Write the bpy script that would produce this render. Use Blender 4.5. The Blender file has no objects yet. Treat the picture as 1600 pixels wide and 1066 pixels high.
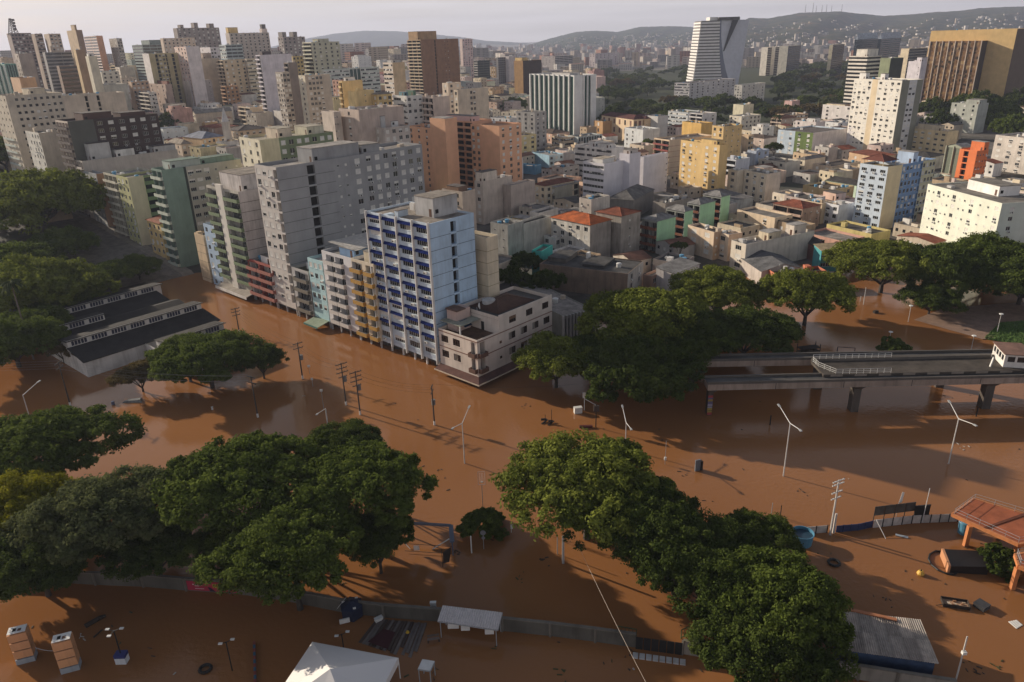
import bpy, math, random
import numpy as np
from mathutils import Matrix, Vector

# ------------------------------------------------------------------ camera
SC = bpy.context.scene
COL = SC.collection
H = 75.0
F = 1157.0                       # focal length in pixels of the 1600 px wide photograph
_d = np.array([85.0, 2832.0, F]); _d /= np.linalg.norm(_d)
UP = -_d
_f = np.array([0, 0, 1.0]); FW = _f - _f.dot(UP) * UP; FW /= np.linalg.norm(FW)
RT = np.cross(FW, UP)
if RT[0] < 0: RT = -RT
RM = np.stack([RT, FW, UP])      # world axes in camera coordinates (x right, y down, z forward)
cam = bpy.data.cameras.new('camera'); cam_o = bpy.data.objects.new('camera', cam); COL.objects.link(cam_o)
cam.sensor_width = 36.0; cam.lens = F / 1600 * 36.0; cam.clip_start = 1.0; cam.clip_end = 40000
_r = RM @ np.array([1, 0, 0]); _u = RM @ np.array([0, -1, 0]); _b = RM @ np.array([0, 0, -1])
cam_o.matrix_world = Matrix(((_r[0], _u[0], _b[0], 0), (_r[1], _u[1], _b[1], 0), (_r[2], _u[2], _b[2], H), (0, 0, 0, 1)))
SC.camera = cam_o

# ------------------------------------------------------------------ light
SUN_EL, SUN_AZ = math.radians(18.4), math.radians(147.2)     # azimuth of the direction towards the sun, from +X
SDIR = Vector((math.cos(SUN_EL) * math.cos(SUN_AZ), math.cos(SUN_EL) * math.sin(SUN_AZ), math.sin(SUN_EL)))
sun = bpy.data.lights.new('sun', 'SUN'); sun_o = bpy.data.objects.new('sun', sun); COL.objects.link(sun_o)
sun.energy = 5.0; sun.angle = math.radians(0.6); sun.color = (1.0, 0.87, 0.70)
sun_o.rotation_euler = SDIR.to_track_quat('Z', 'Y').to_euler()
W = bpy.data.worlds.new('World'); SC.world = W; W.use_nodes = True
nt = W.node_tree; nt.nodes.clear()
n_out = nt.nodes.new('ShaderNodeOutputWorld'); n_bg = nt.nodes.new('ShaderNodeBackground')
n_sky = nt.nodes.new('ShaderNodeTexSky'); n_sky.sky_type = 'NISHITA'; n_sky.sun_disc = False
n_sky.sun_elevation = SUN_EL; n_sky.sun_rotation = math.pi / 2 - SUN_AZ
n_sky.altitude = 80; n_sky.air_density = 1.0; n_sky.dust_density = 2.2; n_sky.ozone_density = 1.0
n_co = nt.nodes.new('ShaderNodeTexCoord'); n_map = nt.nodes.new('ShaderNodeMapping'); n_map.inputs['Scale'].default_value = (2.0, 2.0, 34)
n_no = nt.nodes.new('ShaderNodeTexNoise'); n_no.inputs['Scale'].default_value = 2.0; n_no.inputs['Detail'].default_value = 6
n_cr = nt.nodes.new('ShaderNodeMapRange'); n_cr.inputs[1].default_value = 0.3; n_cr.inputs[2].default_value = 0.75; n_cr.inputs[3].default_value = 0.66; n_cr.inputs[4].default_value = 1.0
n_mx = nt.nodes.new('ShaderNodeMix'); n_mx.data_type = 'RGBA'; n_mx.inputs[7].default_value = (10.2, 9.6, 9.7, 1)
# pale cloud veil, shaped out of view to light shaded walls: thick towards the horizon, open overhead
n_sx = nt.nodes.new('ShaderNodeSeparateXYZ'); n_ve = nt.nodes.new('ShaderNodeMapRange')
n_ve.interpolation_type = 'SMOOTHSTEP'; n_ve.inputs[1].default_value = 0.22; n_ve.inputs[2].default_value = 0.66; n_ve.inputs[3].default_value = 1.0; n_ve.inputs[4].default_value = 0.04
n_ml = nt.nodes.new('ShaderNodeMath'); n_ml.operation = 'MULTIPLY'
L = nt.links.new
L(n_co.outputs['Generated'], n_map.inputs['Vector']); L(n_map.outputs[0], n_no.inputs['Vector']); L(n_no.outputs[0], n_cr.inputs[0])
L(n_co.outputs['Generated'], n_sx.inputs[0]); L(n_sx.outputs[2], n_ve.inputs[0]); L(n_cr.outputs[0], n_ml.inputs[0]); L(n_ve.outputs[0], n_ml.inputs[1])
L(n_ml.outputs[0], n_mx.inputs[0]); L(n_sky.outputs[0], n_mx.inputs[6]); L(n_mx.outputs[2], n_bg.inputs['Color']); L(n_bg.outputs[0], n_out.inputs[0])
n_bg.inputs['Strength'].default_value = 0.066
SC.view_settings.view_transform = 'Standard'; SC.view_settings.look = 'None'; SC.view_settings.gamma = 1.0
SC.view_settings.use_curve_mapping = False
SC.view_settings.exposure = 0.27
SC.cycles.max_bounces = 6; SC.cycles.diffuse_bounces = 2; SC.cycles.glossy_bounces = 2; SC.cycles.transmission_bounces = 3
SC.cycles.volume_bounces = 0; SC.cycles.transparent_max_bounces = 6

# ------------------------------------------------------------------ geometry of the view
def ray(x, y): return RM @ np.array([x - 800.0, y - 533.0, F])
def gp(x, y, z=0.0):
    r = ray(x, y); t = (z - H) / r[2]; return np.array([r[0] * t, r[1] * t])
def dp(x, y, D):
    r = ray(x, y); t = D / r[1]; return np.array([r[0] * t, r[1] * t, H + r[2] * t])
def px(X, Y, Z):
    c = RM.T @ np.array([X, Y, Z - H]); return c[0] / c[2] * F + 800, c[1] / c[2] * F + 533
ST_A = math.radians(137); ST_D = np.array([math.cos(ST_A), math.sin(ST_A)]); ST_N = np.array([0.682, 0.731]); ST_N = ST_N / np.linalg.norm(ST_N)
P0 = gp(688, 580)
def plane(x, y, off=0.0):
    r = ray(x, y); t = (ST_N @ P0 + off) / (ST_N @ r[:2]); p = r[:2] * t
    return np.array([p[0], p[1], H + r[2] * t])
def sstep(a, b, x):
    t = min(1, max(0, (x - a) / (b - a))); return t * t * (3 - 2 * t)
def terr(X, Y):
    v = np.array([X, Y]) - P0; s = v @ ST_D; t = v @ ST_N
    w = 1 - sstep(-140, 90, X)
    ramp = max(0, s - 131) * 0.105
    ramp = 46 * (1 - math.exp(-ramp / 46)) * w * (1 - 0.8 * sstep(1500, 2600, Y)) * (0.25 + 0.75 * sstep(-60, -26, t))
    if X < 8: d1 = min(t, (Y - 156 - (X + 7) * 1.07) * .7)
    elif X < 50: d1 = Y - (172 + (X - 8) * 68 / 42)
    else: d1 = Y - (240 + 0.05 * (X - 50))
    if s > 131: d1 = max(d1, min((s - 131), 30 + t))
    d1 = max(d1, min(-(X + 122), Y - 192))
    base = -1.6 + 2.0 * sstep(-3, 3, d1)
    far = 14 * sstep(2500, 7000, math.hypot(X, Y))
    return base + ramp + far

# ------------------------------------------------------------------ materials
MATS = {}
def _new(name):
    m = bpy.data.materials.new(name); m.use_nodes = True
    t = m.node_tree; b = t.nodes['Principled BSDF']; return m, t, b
def wallmat(col, dirt=0.5, rough=0.85, scale=1.0):
    kk = max(1.0, min(1.28, .62 / max(col))); col = tuple(round(c * kk, 4) for c in col)
    key = ('wall', tuple(col), dirt, rough, scale)
    if key in MATS: return MATS[key]
    m, t, b = _new('plaster'); N = t.nodes.new; L = t.links.new
    tc = N('ShaderNodeTexCoord')
    mp = N('ShaderNodeMapping'); mp.inputs['Scale'].default_value = (0.9 * scale, 0.9 * scale, 0.13 * scale); L(tc.outputs['Object'], mp.inputs[0])
    n1 = N('ShaderNodeTexNoise'); n1.inputs['Scale'].default_value = 1.0; n1.inputs['Detail'].default_value = 5; n1.inputs['Roughness'].default_value = 0.65; L(mp.outputs[0], n1.inputs[0])
    n2 = N('ShaderNodeTexNoise'); n2.inputs['Scale'].default_value = 0.22 * scale; n2.inputs['Detail'].default_value = 6; L(tc.outputs['Object'], n2.inputs[0])
    r1 = N('ShaderNodeMapRange'); r1.inputs[1].default_value = 0.48; r1.inputs[2].default_value = 0.78; r1.inputs[3].default_value = 0; r1.inputs[4].default_value = dirt * .8; L(n1.outputs[0], r1.inputs[0])
    r2 = N('ShaderNodeMapRange'); r2.inputs[1].default_value = 0.3; r2.inputs[2].default_value = 0.75; r2.inputs[3].default_value = 1.22; r2.inputs[4].default_value = 1.05 - 0.4 * dirt; L(n2.outputs[0], r2.inputs[0])
    mx = N('ShaderNodeMix'); mx.data_type = 'RGBA'; mx.inputs[6].default_value = (*col, 1); mx.inputs[7].default_value = (col[0] * .35 + .02, col[1] * .33 + .018, col[2] * .31 + .016, 1); L(r1.outputs[0], mx.inputs[0])
    ml = N('ShaderNodeVectorMath'); ml.operation = 'SCALE'; L(mx.outputs[2], ml.inputs[0]); L(r2.outputs[0], ml.inputs[3])
    L(ml.outputs[0], b.inputs['Base Color']); b.inputs['Roughness'].default_value = rough; b.inputs['Specular IOR Level'].default_value = 0.25
    MATS[key] = m; return m
def flat(name, col, rough=0.6, metal=0.0, var=0.0, spec=0.4):
    key = (name, tuple(col), rough, metal, var)
    if key in MATS: return MATS[key]
    m, t, b = _new(name); b.inputs['Base Color'].default_value = (*col, 1); b.inputs['Roughness'].default_value = rough; b.inputs['Metallic'].default_value = metal
    b.inputs['Specular IOR Level'].default_value = spec
    if var:
        N = t.nodes.new; L = t.links.new
        tc = N('ShaderNodeTexCoord'); n = N('ShaderNodeTexNoise'); n.inputs['Scale'].default_value = 1.3; n.inputs['Detail'].default_value = 6; L(tc.outputs['Object'], n.inputs[0])
        r = N('ShaderNodeMapRange'); r.inputs[1].default_value = .3; r.inputs[2].default_value = .7; r.inputs[3].default_value = 1 - var; r.inputs[4].default_value = 1 + var; L(n.outputs[0], r.inputs[0])
        v = N('ShaderNodeVectorMath'); v.operation = 'SCALE'; v.inputs[0].default_value = col; L(r.outputs[0], v.inputs[3]); L(v.outputs[0], b.inputs['Base Color'])
    MATS[key] = m; return m
def roofmat(col, dirt=0.8):
    key = ('roof', tuple(col), dirt)
    if key in MATS: return MATS[key]
    m, t, b = _new('roofing'); N = t.nodes.new; L = t.links.new
    tc = N('ShaderNodeTexCoord'); n = N('ShaderNodeTexNoise'); n.inputs['Scale'].default_value = 0.35; n.inputs['Detail'].default_value = 8; n.inputs['Roughness'].default_value = .7; L(tc.outputs['Object'], n.inputs[0])
    r = N('ShaderNodeMapRange'); r.inputs[1].default_value = .32; r.inputs[2].default_value = .7; r.inputs[3].default_value = 1 - .75 * dirt; r.inputs[4].default_value = 1.25; L(n.outputs[0], r.inputs[0])
    v = N('ShaderNodeVectorMath'); v.operation = 'SCALE'; v.inputs[0].default_value = col; L(r.outputs[0], v.inputs[3]); L(v.outputs[0], b.inputs['Base Color'])
    b.inputs['Roughness'].default_value = .9; b.inputs['Specular IOR Level'].default_value = .2
    MATS[key] = m; return m
GLASS = flat('window_glass', (.018, .02, .022), .12, 0, 0, .5)
GLASSG = flat('green_glass', (.03, .07, .06), .15, 0, 0, .5)
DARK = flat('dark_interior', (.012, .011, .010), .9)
SHUT = flat('roller_shutter', (.62, .60, .56), .7, 0, .12)
SHUT2 = flat('beige_shutter', (.45, .40, .33), .7, 0, .12)
CURT = flat('curtain', (.30, .27, .23), .8, 0, .2)
WFRAME = flat('window_frame_paint', (.50, .50, .49), .6)
BFRAME = flat('brown_frame_paint', (.10, .045, .025), .6)
WHITE = flat('white_paint', (.66, .65, .62), .6, 0, .08)
CONC = roofmat((.26, .245, .225), .5)
DCONC = roofmat((.10, .095, .09), .6)
STEEL = flat('galvanised_steel', (.40, .41, .42), .5, .3, .1)
BLACK = flat('black_paint', (.014, .014, .014), .6)
WOODP = flat('tarred_wood', (.035, .025, .018), .85, 0, .3)

C = dict(cream=(.54, .46, .34), white=(.68, .66, .63), beige=(.44, .37, .29), grey=(.22, .22, .222), lgrey=(.36, .35, .34), peach=(.60, .34, .21),
         yellow=(.58, .41, .18), ochre=(.47, .30, .10), tan=(.40, .30, .20), lblue=(.36, .46, .58), sky=(.22, .34, .42), dblue=(.05, .08, .22), brown=(.19, .095, .05),
         dbrown=(.045, .032, .03), teal=(.15, .21, .175), green=(.115, .17, .085), mint=(.28, .47, .29), olive=(.36, .33, .20), pink=(.52, .34, .31),
         orange=(.48, .135, .05), brick=(.30, .10, .06), lilac=(.50, .48, .52), concrete=(.30, .28, .25), red=(.26, .06, .045), slate=(.075, .08, .09), aqua=(.36, .52, .54),
         pale=(.52, .53, .45), rose=(.50, .40, .36), mud=(.23, .12, .055))

# ------------------------------------------------------------------ mesh building
class MB:
    def __init__(s): s.v = []; s.f = []; s.m = []; s.mats = []
    def mi(s, mat):
        if mat not in s.mats: s.mats.append(mat)
        return s.mats.index(mat)
    def quad(s, a, b, c, d, mat):
        n = len(s.v); s.v += [a, b, c, d]; s.f.append((n, n + 1, n + 2, n + 3)); s.m.append(s.mi(mat))
    def tri(s, a, b, c, mat):
        n = len(s.v); s.v += [a, b, c]; s.f.append((n, n + 1, n + 2)); s.m.append(s.mi(mat))
    def box(s, x0, y0, z0, x1, y1, z1, mat, skip=''):
        if x0 > x1: x0, x1 = x1, x0
        if y0 > y1: y0, y1 = y1, y0
        n = len(s.v); s.v += [(x0, y0, z0), (x1, y0, z0), (x1, y1, z0), (x0, y1, z0), (x0, y0, z1), (x1, y0, z1), (x1, y1, z1), (x0, y1, z1)]
        k = s.mi(mat)
        for c, f in (('b', (3, 2, 1, 0)), ('t', (4, 5, 6, 7)), ('f', (0, 1, 5, 4)), ('r', (1, 2, 6, 5)), ('k', (2, 3, 7, 6)), ('l', (3, 0, 4, 7))):
            if c not in skip: s.f.append(tuple(n + i for i in f)); s.m.append(k)
    def hexa(s, p, mat):
        n = len(s.v); s.v += [tuple(q) for q in p]; k = s.mi(mat)
        for f in ((3, 2, 1, 0), (4, 5, 6, 7), (0, 1, 5, 4), (1, 2, 6, 5), (2, 3, 7, 6), (3, 0, 4, 7)): s.f.append(tuple(n + i for i in f)); s.m.append(k)
    def beam(s, a, b, w, h, mat):
        a = Vector(a); b = Vector(b); d = (b - a).normalized(); u = Vector((0, 0, 1)) if abs(d.z) < .9 else Vector((1, 0, 0))
        r = d.cross(u).normalized() * (w / 2); q = r.cross(d).normalized() * (h / 2)
        s.hexa([a - r - q, a + r - q, b + r - q, b - r - q, a - r + q, a + r + q, b + r + q, b - r + q], mat)
    def tube(s, a, b, r0, r1, mat, n=6, caps=True):
        a = Vector(a); b = Vector(b); d = (b - a).normalized(); u = Vector((0, 0, 1)) if abs(d.z) < .9 else Vector((1, 0, 0))
        e = d.cross(u).normalized(); g = d.cross(e); k0 = len(s.v); k = s.mi(mat)
        for p, r in ((a, r0), (b, r1)):
            for i in range(n):
                t = 2 * math.pi * i / n; s.v.append(tuple(p + e * (r * math.cos(t)) + g * (r * math.sin(t))))
        for i in range(n): s.f.append((k0 + i, k0 + n + i, k0 + n + (i + 1) % n, k0 + (i + 1) % n)); s.m.append(k)
        if caps: s.f.append(tuple(k0 + i for i in range(n))); s.f.append(tuple(k0 + n + i for i in reversed(range(n)))); s.m += [k, k]
    def path(s, pts, r, mat, n=5):
        for a, b in zip(pts[:-1], pts[1:]): s.tube(a, b, r, r, mat, n, False)
    def mesh(s, name):
        me = bpy.data.meshes.new(name); me.from_pydata([tuple(p) for p in s.v], [], s.f)
        for m in s.mats: me.materials.append(m)
        if len(s.mats) > 1: me.polygons.foreach_set('material_index', s.m)
        return me
    def obj(s, name, parent=None):
        o = bpy.data.objects.new(name, s.mesh(name)); COL.objects.link(o)
        if parent: o.parent = parent
        return o
USED = {}
def tag(o, label=None, cat=None, group=None, kind=None):
    if label:
        if label in USED and not group: print('DUPLICATE LABEL', label)
        USED[label] = 1; o['label'] = label
    if cat: o['category'] = cat
    if group: o['group'] = group
    if kind: o['kind'] = kind
    return o
def empty(name, loc, rz=0.0, label=None, cat=None, group=None):
    o = bpy.data.objects.new(name, None); COL.objects.link(o); o.location = loc; o.rotation_euler = (0, 0, rz); o.empty_display_size = .5
    return tag(o, label, cat, group)
def inst(name, me, parent, loc, rz=0.0, sc=None):
    o = bpy.data.objects.new(name, me); COL.objects.link(o); o.parent = parent; o.location = loc; o.rotation_euler = (0, 0, rz)
    if sc: o.scale = sc
    return o
# ------------------------------------------------------------------ windows, facades, buildings
WIN = {}
def winmesh(w, h, var, frame, shut):
    key = (round(w, 2), round(h, 2), var, frame.name, shut.name)
    if key in WIN: return WIN[key]
    b = MB(); t = .07; d = .16
    if var == 2: b.box(0, .05, 0, w, .10, h, shut)
    else:
        b.quad((0, d, 0), (w, d, 0), (w, d, h), (0, d, h), GLASS)
        b.box(0, .08, 0, t, d, h, frame); b.box(w - t, .08, 0, w, d, h, frame); b.box(t, .08, 0, w - t, d, t, frame); b.box(t, .08, h - t, w - t, d, h, frame)
        nm = max(2, round(w / .85))
        for i in range(1, nm): b.box(w * i / nm - t / 2, .10, t, w * i / nm + t / 2, d, h - t, frame)
        if var == 1: b.box(0, .03, h * .52, w, .075, h, shut)
        if var == 3: b.quad((t, .13, t), (w * .48, .13, t), (w * .48, .13, h - t), (t, .13, h - t), CURT)
        if var == 4: b.box(0, .03, h * .75, w, .075, h, shut); b.quad((w * .5, .13, t), (w - t, .13, t), (w - t, .13, h - t), (w * .5, .13, h - t), CURT)
    WIN[key] = b.mesh('window'); return WIN[key]
def _acm():
    b = MB(); b.box(0, -.55, 0, .85, 0, .5, WHITE); b.box(.12, -.57, .06, .6, -.552, .44, DARK); return b.mesh('air_conditioner')
ACM = _acm()
def _tank():
    b = MB(); n = 10; m = flat('tank_blue', (.12, .32, .5), .5)
    b.tube((0, 0, 0), (0, 0, 1.1), .6, .8, m, n); b.tube((0, 0, 1.1), (0, 0, 1.25), .86, .6, m, n); return b.mesh('water_tank')
def _tankw():
    b = MB(); b.tube((0, 0, 0), (0, 0, 1.2), .75, .85, WHITE, 10); b.tube((0, 0, 1.2), (0, 0, 1.4), .9, .5, WHITE, 10); return b.mesh('water_tank')
def _dish():
    b = MB(); n = 10; ring = []
    b.tube((0, 0, 0), (0, 0, .8), .05, .05, STEEL, 5)
    for i in range(n):
        a = 2 * math.pi * i / n; a2 = 2 * math.pi * (i + 1) / n
        p = lambda r, a, d: (r * math.cos(a), -.2 - d, .95 + r * math.sin(a))
        b.quad(p(.15, a, 0), p(.15, a2, 0), p(.55, a2, .2), p(.55, a, .2), WHITE)
    return b.mesh('satellite_dish')
def _ant():
    b = MB(); b.tube((0, 0, 0), (0, 0, 3.2), .04, .03, STEEL, 4); b.tube((-.6, 0, 2.9), (.6, 0, 2.9), .03, .03, STEEL, 4); b.tube((-.4, 0, 2.5), (.4, 0, 2.5), .03, .03, STEEL, 4); return b.mesh('antenna')
TANKB, TANKW, DISH, ANT = _tank(), _tankw(), _dish(), _ant()

class Face:
    """one vertical face of a building: u runs along it, d is depth inwards"""
    def __init__(s, o, rot, length): s.o = o; s.rot = rot; s.len = length; s.a = (math.cos(rot), math.sin(rot)); s.i = (-math.sin(rot), math.cos(rot))
    def P(s, u, z, d=0.0): return (s.o[0] + s.a[0] * u + s.i[0] * d, s.o[1] + s.a[1] * u + s.i[1] * d, z)
    def box(s, mb, u0, u1, z0, z1, d0, d1, mat):
        p = s.P; mb.hexa([p(u0, z0, d0), p(u1, z0, d0), p(u1, z0, d1), p(u0, z0, d1), p(u0, z1, d0), p(u1, z1, d0), p(u1, z1, d1), p(u0, z1, d1)], mat)
    def quad(s, mb, u0, u1, z0, z1, d, mat):
        p = s.P; mb.quad(p(u0, z0, d), p(u1, z0, d), p(u1, z1, d), p(u0, z1, d), mat)
def grid(fc, mb, u0, u1, z0, z1, cols, rows, mat, rd, rmat=None, back=None, mask=None):
    """wall panel u0..u1 x z0..z1 with an opening at each cols x rows, reveals rd deep"""
    p = fc.P; rmat = rmat or mat
    Z = [z0]
    for a, b in rows: Z += [a, b]
    Z.append(z1); U = [u0]
    for a, b in cols: U += [a, b]
    U.append(u1)
    for k in range(len(Z) - 1):
        za, zb = Z[k], Z[k + 1]
        if zb - za < 1e-4: continue
        if k % 2 == 0: fc.quad(mb, u0, u1, za, zb, 0, mat); continue
        for j in range(len(U) - 1):
            ua, ub = U[j], U[j + 1]
            if ub - ua < 1e-4: continue
            if j % 2 == 0 or (mask and not mask(j // 2, k // 2)): fc.quad(mb, ua, ub, za, zb, 0, mat); continue
            mb.quad(p(ua, za, 0), p(ua, za, rd), p(ua, zb, rd), p(ua, zb, 0), rmat); mb.quad(p(ub, za, rd), p(ub, za, 0), p(ub, zb, 0), p(ub, zb, rd), rmat)
            mb.quad(p(ua, zb, rd), p(ub, zb, rd), p(ub, zb, 0), p(ua, zb, 0), rmat); mb.quad(p(ua, za, 0), p(ub, za, 0), p(ub, za, rd), p(ua, za, rd), rmat)
            if back: mb.quad(p(ua, za, rd), p(ub, za, rd), p(ub, zb, rd), p(ua, zb, rd), back)
class Ctx: pass
def put_win(cx, fc, u0, u1, za, zb, rng):
    w, h = u1 - u0, zb - za
    r = rng.random(); var = 0 if r < cx.wd else (1 if r < cx.wd + .16 else (2 if r < cx.wd + .16 + cx.ws else (3 if r < .93 else 4)))
    if cx.near:
        q = fc.P(u0, za, 0)
        o = inst('window', winmesh(w, h, var, cx.frame, cx.shut), cx.root, q, fc.rot); cx.nwin += 1
        if cx.ac and rng.random() < cx.ac and w > .9: inst('air_conditioner', ACM, cx.root, fc.P(u0 + .1 + rng.random() * max(0, w - 1), za - .62, 0), fc.rot)
    else:
        g = cx.glz
        if var == 2: fc.quad(g, u0, u1, za, zb, .06, cx.shut)
        else:
            fc.quad(g, u0, u1, za, zb, .15, GLASS)
            if cx.mid: fc.box(g, (u0 + u1) / 2 - .04, (u0 + u1) / 2 + .04, za, zb, .08, .14, cx.frame)
            if var in (1, 4): fc.quad(g, u0, u1, (za + zb) / 2, zb, .05, cx.shut)
            if var == 3: fc.quad(g, u0, (u0 + u1) / 2, za, zb, .12, CURT)
        if cx.ac and rng.random() < cx.ac * .8 and cx.mid: fc.box(g, u0 + .1, u0 + .8, za - .55, za - .1, -.5, 0, WHITE)
def segment(cx, fc, u0, u1, ztop, zbot, kind, n, wall, rng):
    mb = cx.mb; st = cx.st; L_ = u1 - u0
    nf = max(1, int((ztop - .5 - zbot) / st + .15)); fl = [ztop - .5 - (k + 1) * st for k in range(nf)]; fl.reverse()   # floor levels from the bottom
    if kind == 'b':
        fc.quad(mb, u0, u1, zbot, ztop, 0, wall)
        if cx.lines:
            for z in fl: fc.box(mb, u0, u1, z - .07, z + .07, -.03, .02, cx.line)
        return
    if kind in 'wm':
        pt = L_ / n; ww = min(cx.ww, pt * .72) if kind == 'w' else min(.8, pt * .5); hh = min(cx.wh, st * .58) if kind == 'w' else .7
        cols = [(u0 + (j + .5) * pt - ww / 2, u0 + (j + .5) * pt + ww / 2) for j in range(n)]
        rows = [(z + st * .30, z + st * .30 + hh) for z in fl if z + st * .30 > zbot + .05]
        grid(fc, mb, u0, u1, zbot, ztop, cols, rows, wall, .17)
        for a, b in cols:
            for c, d in rows: put_win(cx, fc, a, b, c, d, rng)
        if cx.sill and cx.mid:
            for c, d in rows:
                for a, b in cols: fc.box(mb, a - .06, b + .06, c - .09, c - .005, -.1, 0, cx.trim)
        return
    if kind == 'r':
        rows = [(z + st * .34, z + st * .34 + st * .42) for z in fl if z + st * .3 > zbot]
        grid(fc, mb, u0, u1, zbot, ztop, [(u0 + .25, u1 - .25)], rows, wall, .2)
        for c, d in rows:
            k = max(1, int(L_ / 1.7)); w = (L_ - .5) / k
            for j in range(k): put_win(cx, fc, u0 + .25 + j * w + .03, u0 + .25 + (j + 1) * w - .03, c, d, rng)
        return
    if kind == 's':
        rows = [(z + .25, z + st - .25) for z in fl if z > zbot]
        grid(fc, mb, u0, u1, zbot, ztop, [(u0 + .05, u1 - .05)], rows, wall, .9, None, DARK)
        return
    if kind == 'B':                                            # recessed balconies with a parapet proud of the wall
        pt = L_ / n; cols = [(u0 + j * pt + .22, u0 + (j + 1) * pt - .22) for j in range(n)]
        rows = [(z + .15, z + st - .3) for z in fl if z > zbot - .2]
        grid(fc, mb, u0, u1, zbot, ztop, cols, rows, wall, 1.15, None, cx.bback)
        for (a, b) in cols:
            for (c, d) in rows:
                if cx.near:
                    m = MB(); g = fc
                    w = b - a
                    m.box(-.12, -.95, -.12, w + .12, -.002, 0, cx.bal); m.box(-.12, -.95, 0, w + .12, -.83, .95, cx.bal); m.box(-.12, -.83, 0, 0, -.002, .95, cx.bal); m.box(w, -.83, 0, w + .12, -.002, .95, cx.bal)
                    if cx.rail: m.box(-.12, -.93, 1.0, w + .12, -.86, 1.08, STEEL)
                    k = ('bal', round(w, 2), cx.bal.name, cx.rail)
                    if k not in WIN: WIN[k] = m.mesh('balcony')
                    inst('balcony', WIN[k], cx.root, fc.P(a, c, 0), fc.rot)
                    put = inst('window', winmesh(w * .7, d - c - .25, rng.choice([0, 0, 3, 4]), cx.frame, cx.shut), cx.root, fc.P(a + w * .15, c + .02, .95), fc.rot)
                else:
                    fc.box(mb, a - .1, b + .1, c - .12, c + .85, -.8, -.68, cx.bal); fc.box(mb, a - .1, b + .1, c - .12, c, -.68, 0, cx.bal)
                    fc.quad(cx.glz, a + .2, b - .2, c + .1, d - .1, 1.1, GLASS)
        return
    if kind == 'f':                                            # curtain wall behind vertical fins
        fc.quad(mb, u0, u1, zbot, zbot + .6, 0, wall); fc.quad(mb, u0, u1, ztop - .9, ztop, 0, wall)
        for z in fl + [ztop - .5]:
            if zbot + .6 < z < ztop: fc.box(mb, u0, u1, z - .3, z, .16, .2, cx.glass)
        fc.quad(cx.glz, u0, u1, zbot + .6, ztop - .9, .22, cx.glass)
        for j in range(n + 1):
            u = u0 + L_ * j / n; fc.box(mb, u - cx.fin, u + cx.fin, zbot, ztop, -cx.find, .21, cx.trim)
        return
    if kind == 'h':                                            # horizontal spandrels and ribbon glass
        for z in fl:
            fc.box(mb, u0, u1, z - .1, z + st * .42, -.12, .25, wall)
        fc.quad(mb, u0, u1, ztop - .6, ztop, 0, wall); fc.quad(cx.glz, u0, u1, zbot, ztop - .6, .2, cx.glass)
        if n > 1:
            for j in range(n + 1): u = u0 + L_ * j / n; fc.box(mb, u - .12, u + .12, zbot, ztop - .6, -.02, .21, cx.trim)
        return
def hip(mb, x0, y0, x1, y1, z, h, mat, ov=.4):
    x0 -= ov; y0 -= ov; x1 += ov; y1 += ov; w, l = x1 - x0, y1 - y0; m = min(w, l) / 2
    if w >= l: a, b = (x0 + m, (y0 + y1) / 2, z + h), (x1 - m, (y0 + y1) / 2, z + h)
    else: a, b = ((x0 + x1) / 2, y0 + m, z + h), ((x0 + x1) / 2, y1 - m, z + h)
    p = [(x0, y0, z), (x1, y0, z), (x1, y1, z), (x0, y1, z)]
    if w >= l: mb.quad(p[0], p[1], b, a, mat); mb.quad(p[2], p[3], a, b, mat); mb.tri(p[1], p[2], b, mat); mb.tri(p[3], p[0], a, mat)
    else: mb.tri(p[0], p[1], a, mat); mb.quad(p[1], p[2], b, a, mat); mb.tri(p[2], p[3], b, mat); mb.quad(p[3], p[0], a, b, mat)
    mb.quad(p[3], p[2], p[1], p[0], mat)
    for q, r in ((p[0], a), (p[1], b if w >= l else a), (p[2], b), (p[3], a if w >= l else b), (a, b)): mb.tube(q, r, .13, .13, mat, 4, False)
def gable(mb, x0, y0, x1, y1, z, h, mat, wall, ov=.35, ax=None):
    alongx = (x1 - x0 >= y1 - y0) if ax is None else ax
    if alongx:
        ym = (y0 + y1) / 2; mb.quad((x0 - ov, y0 - ov, z - .1), (x1 + ov, y0 - ov, z - .1), (x1 + ov, ym, z + h), (x0 - ov, ym, z + h), mat); mb.quad((x1 + ov, y1 + ov, z - .1), (x0 - ov, y1 + ov, z - .1), (x0 - ov, ym, z + h), (x1 + ov, ym, z + h), mat)
        for x in (x0, x1): mb.tri((x, y0, z), (x, y1, z), (x, ym, z + h - .08), wall)
    else:
        xm = (x0 + x1) / 2; mb.quad((x0 - ov, y1 + ov, z - .1), (x0 - ov, y0 - ov, z - .1), (xm, y0 - ov, z + h), (xm, y1 + ov, z + h), mat); mb.quad((x1 + ov, y0 - ov, z - .1), (x1 + ov, y1 + ov, z - .1), (xm, y1 + ov, z + h), (xm, y0 - ov, z + h), mat)
        for y in (y0, y1): mb.tri((x0, y, z), (x1, y, z), (xm, y, z + h - .08), wall)
INFO = {}
BOXES = []           # footprints already taken: (cx, cy, ux, uy, half w, half l)
MARKS = []           # (short name, px, py) of buildings for describing their neighbours
def solve_w(P, z, d, xt):
    c = RM.T @ np.array([P[0], P[1], z - H]); e = RM.T @ np.array([d[0], d[1], 0]); k = (xt - 800) / F
    return (k * c[2] - c[0]) / (e[0] - k * e[2])
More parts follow.
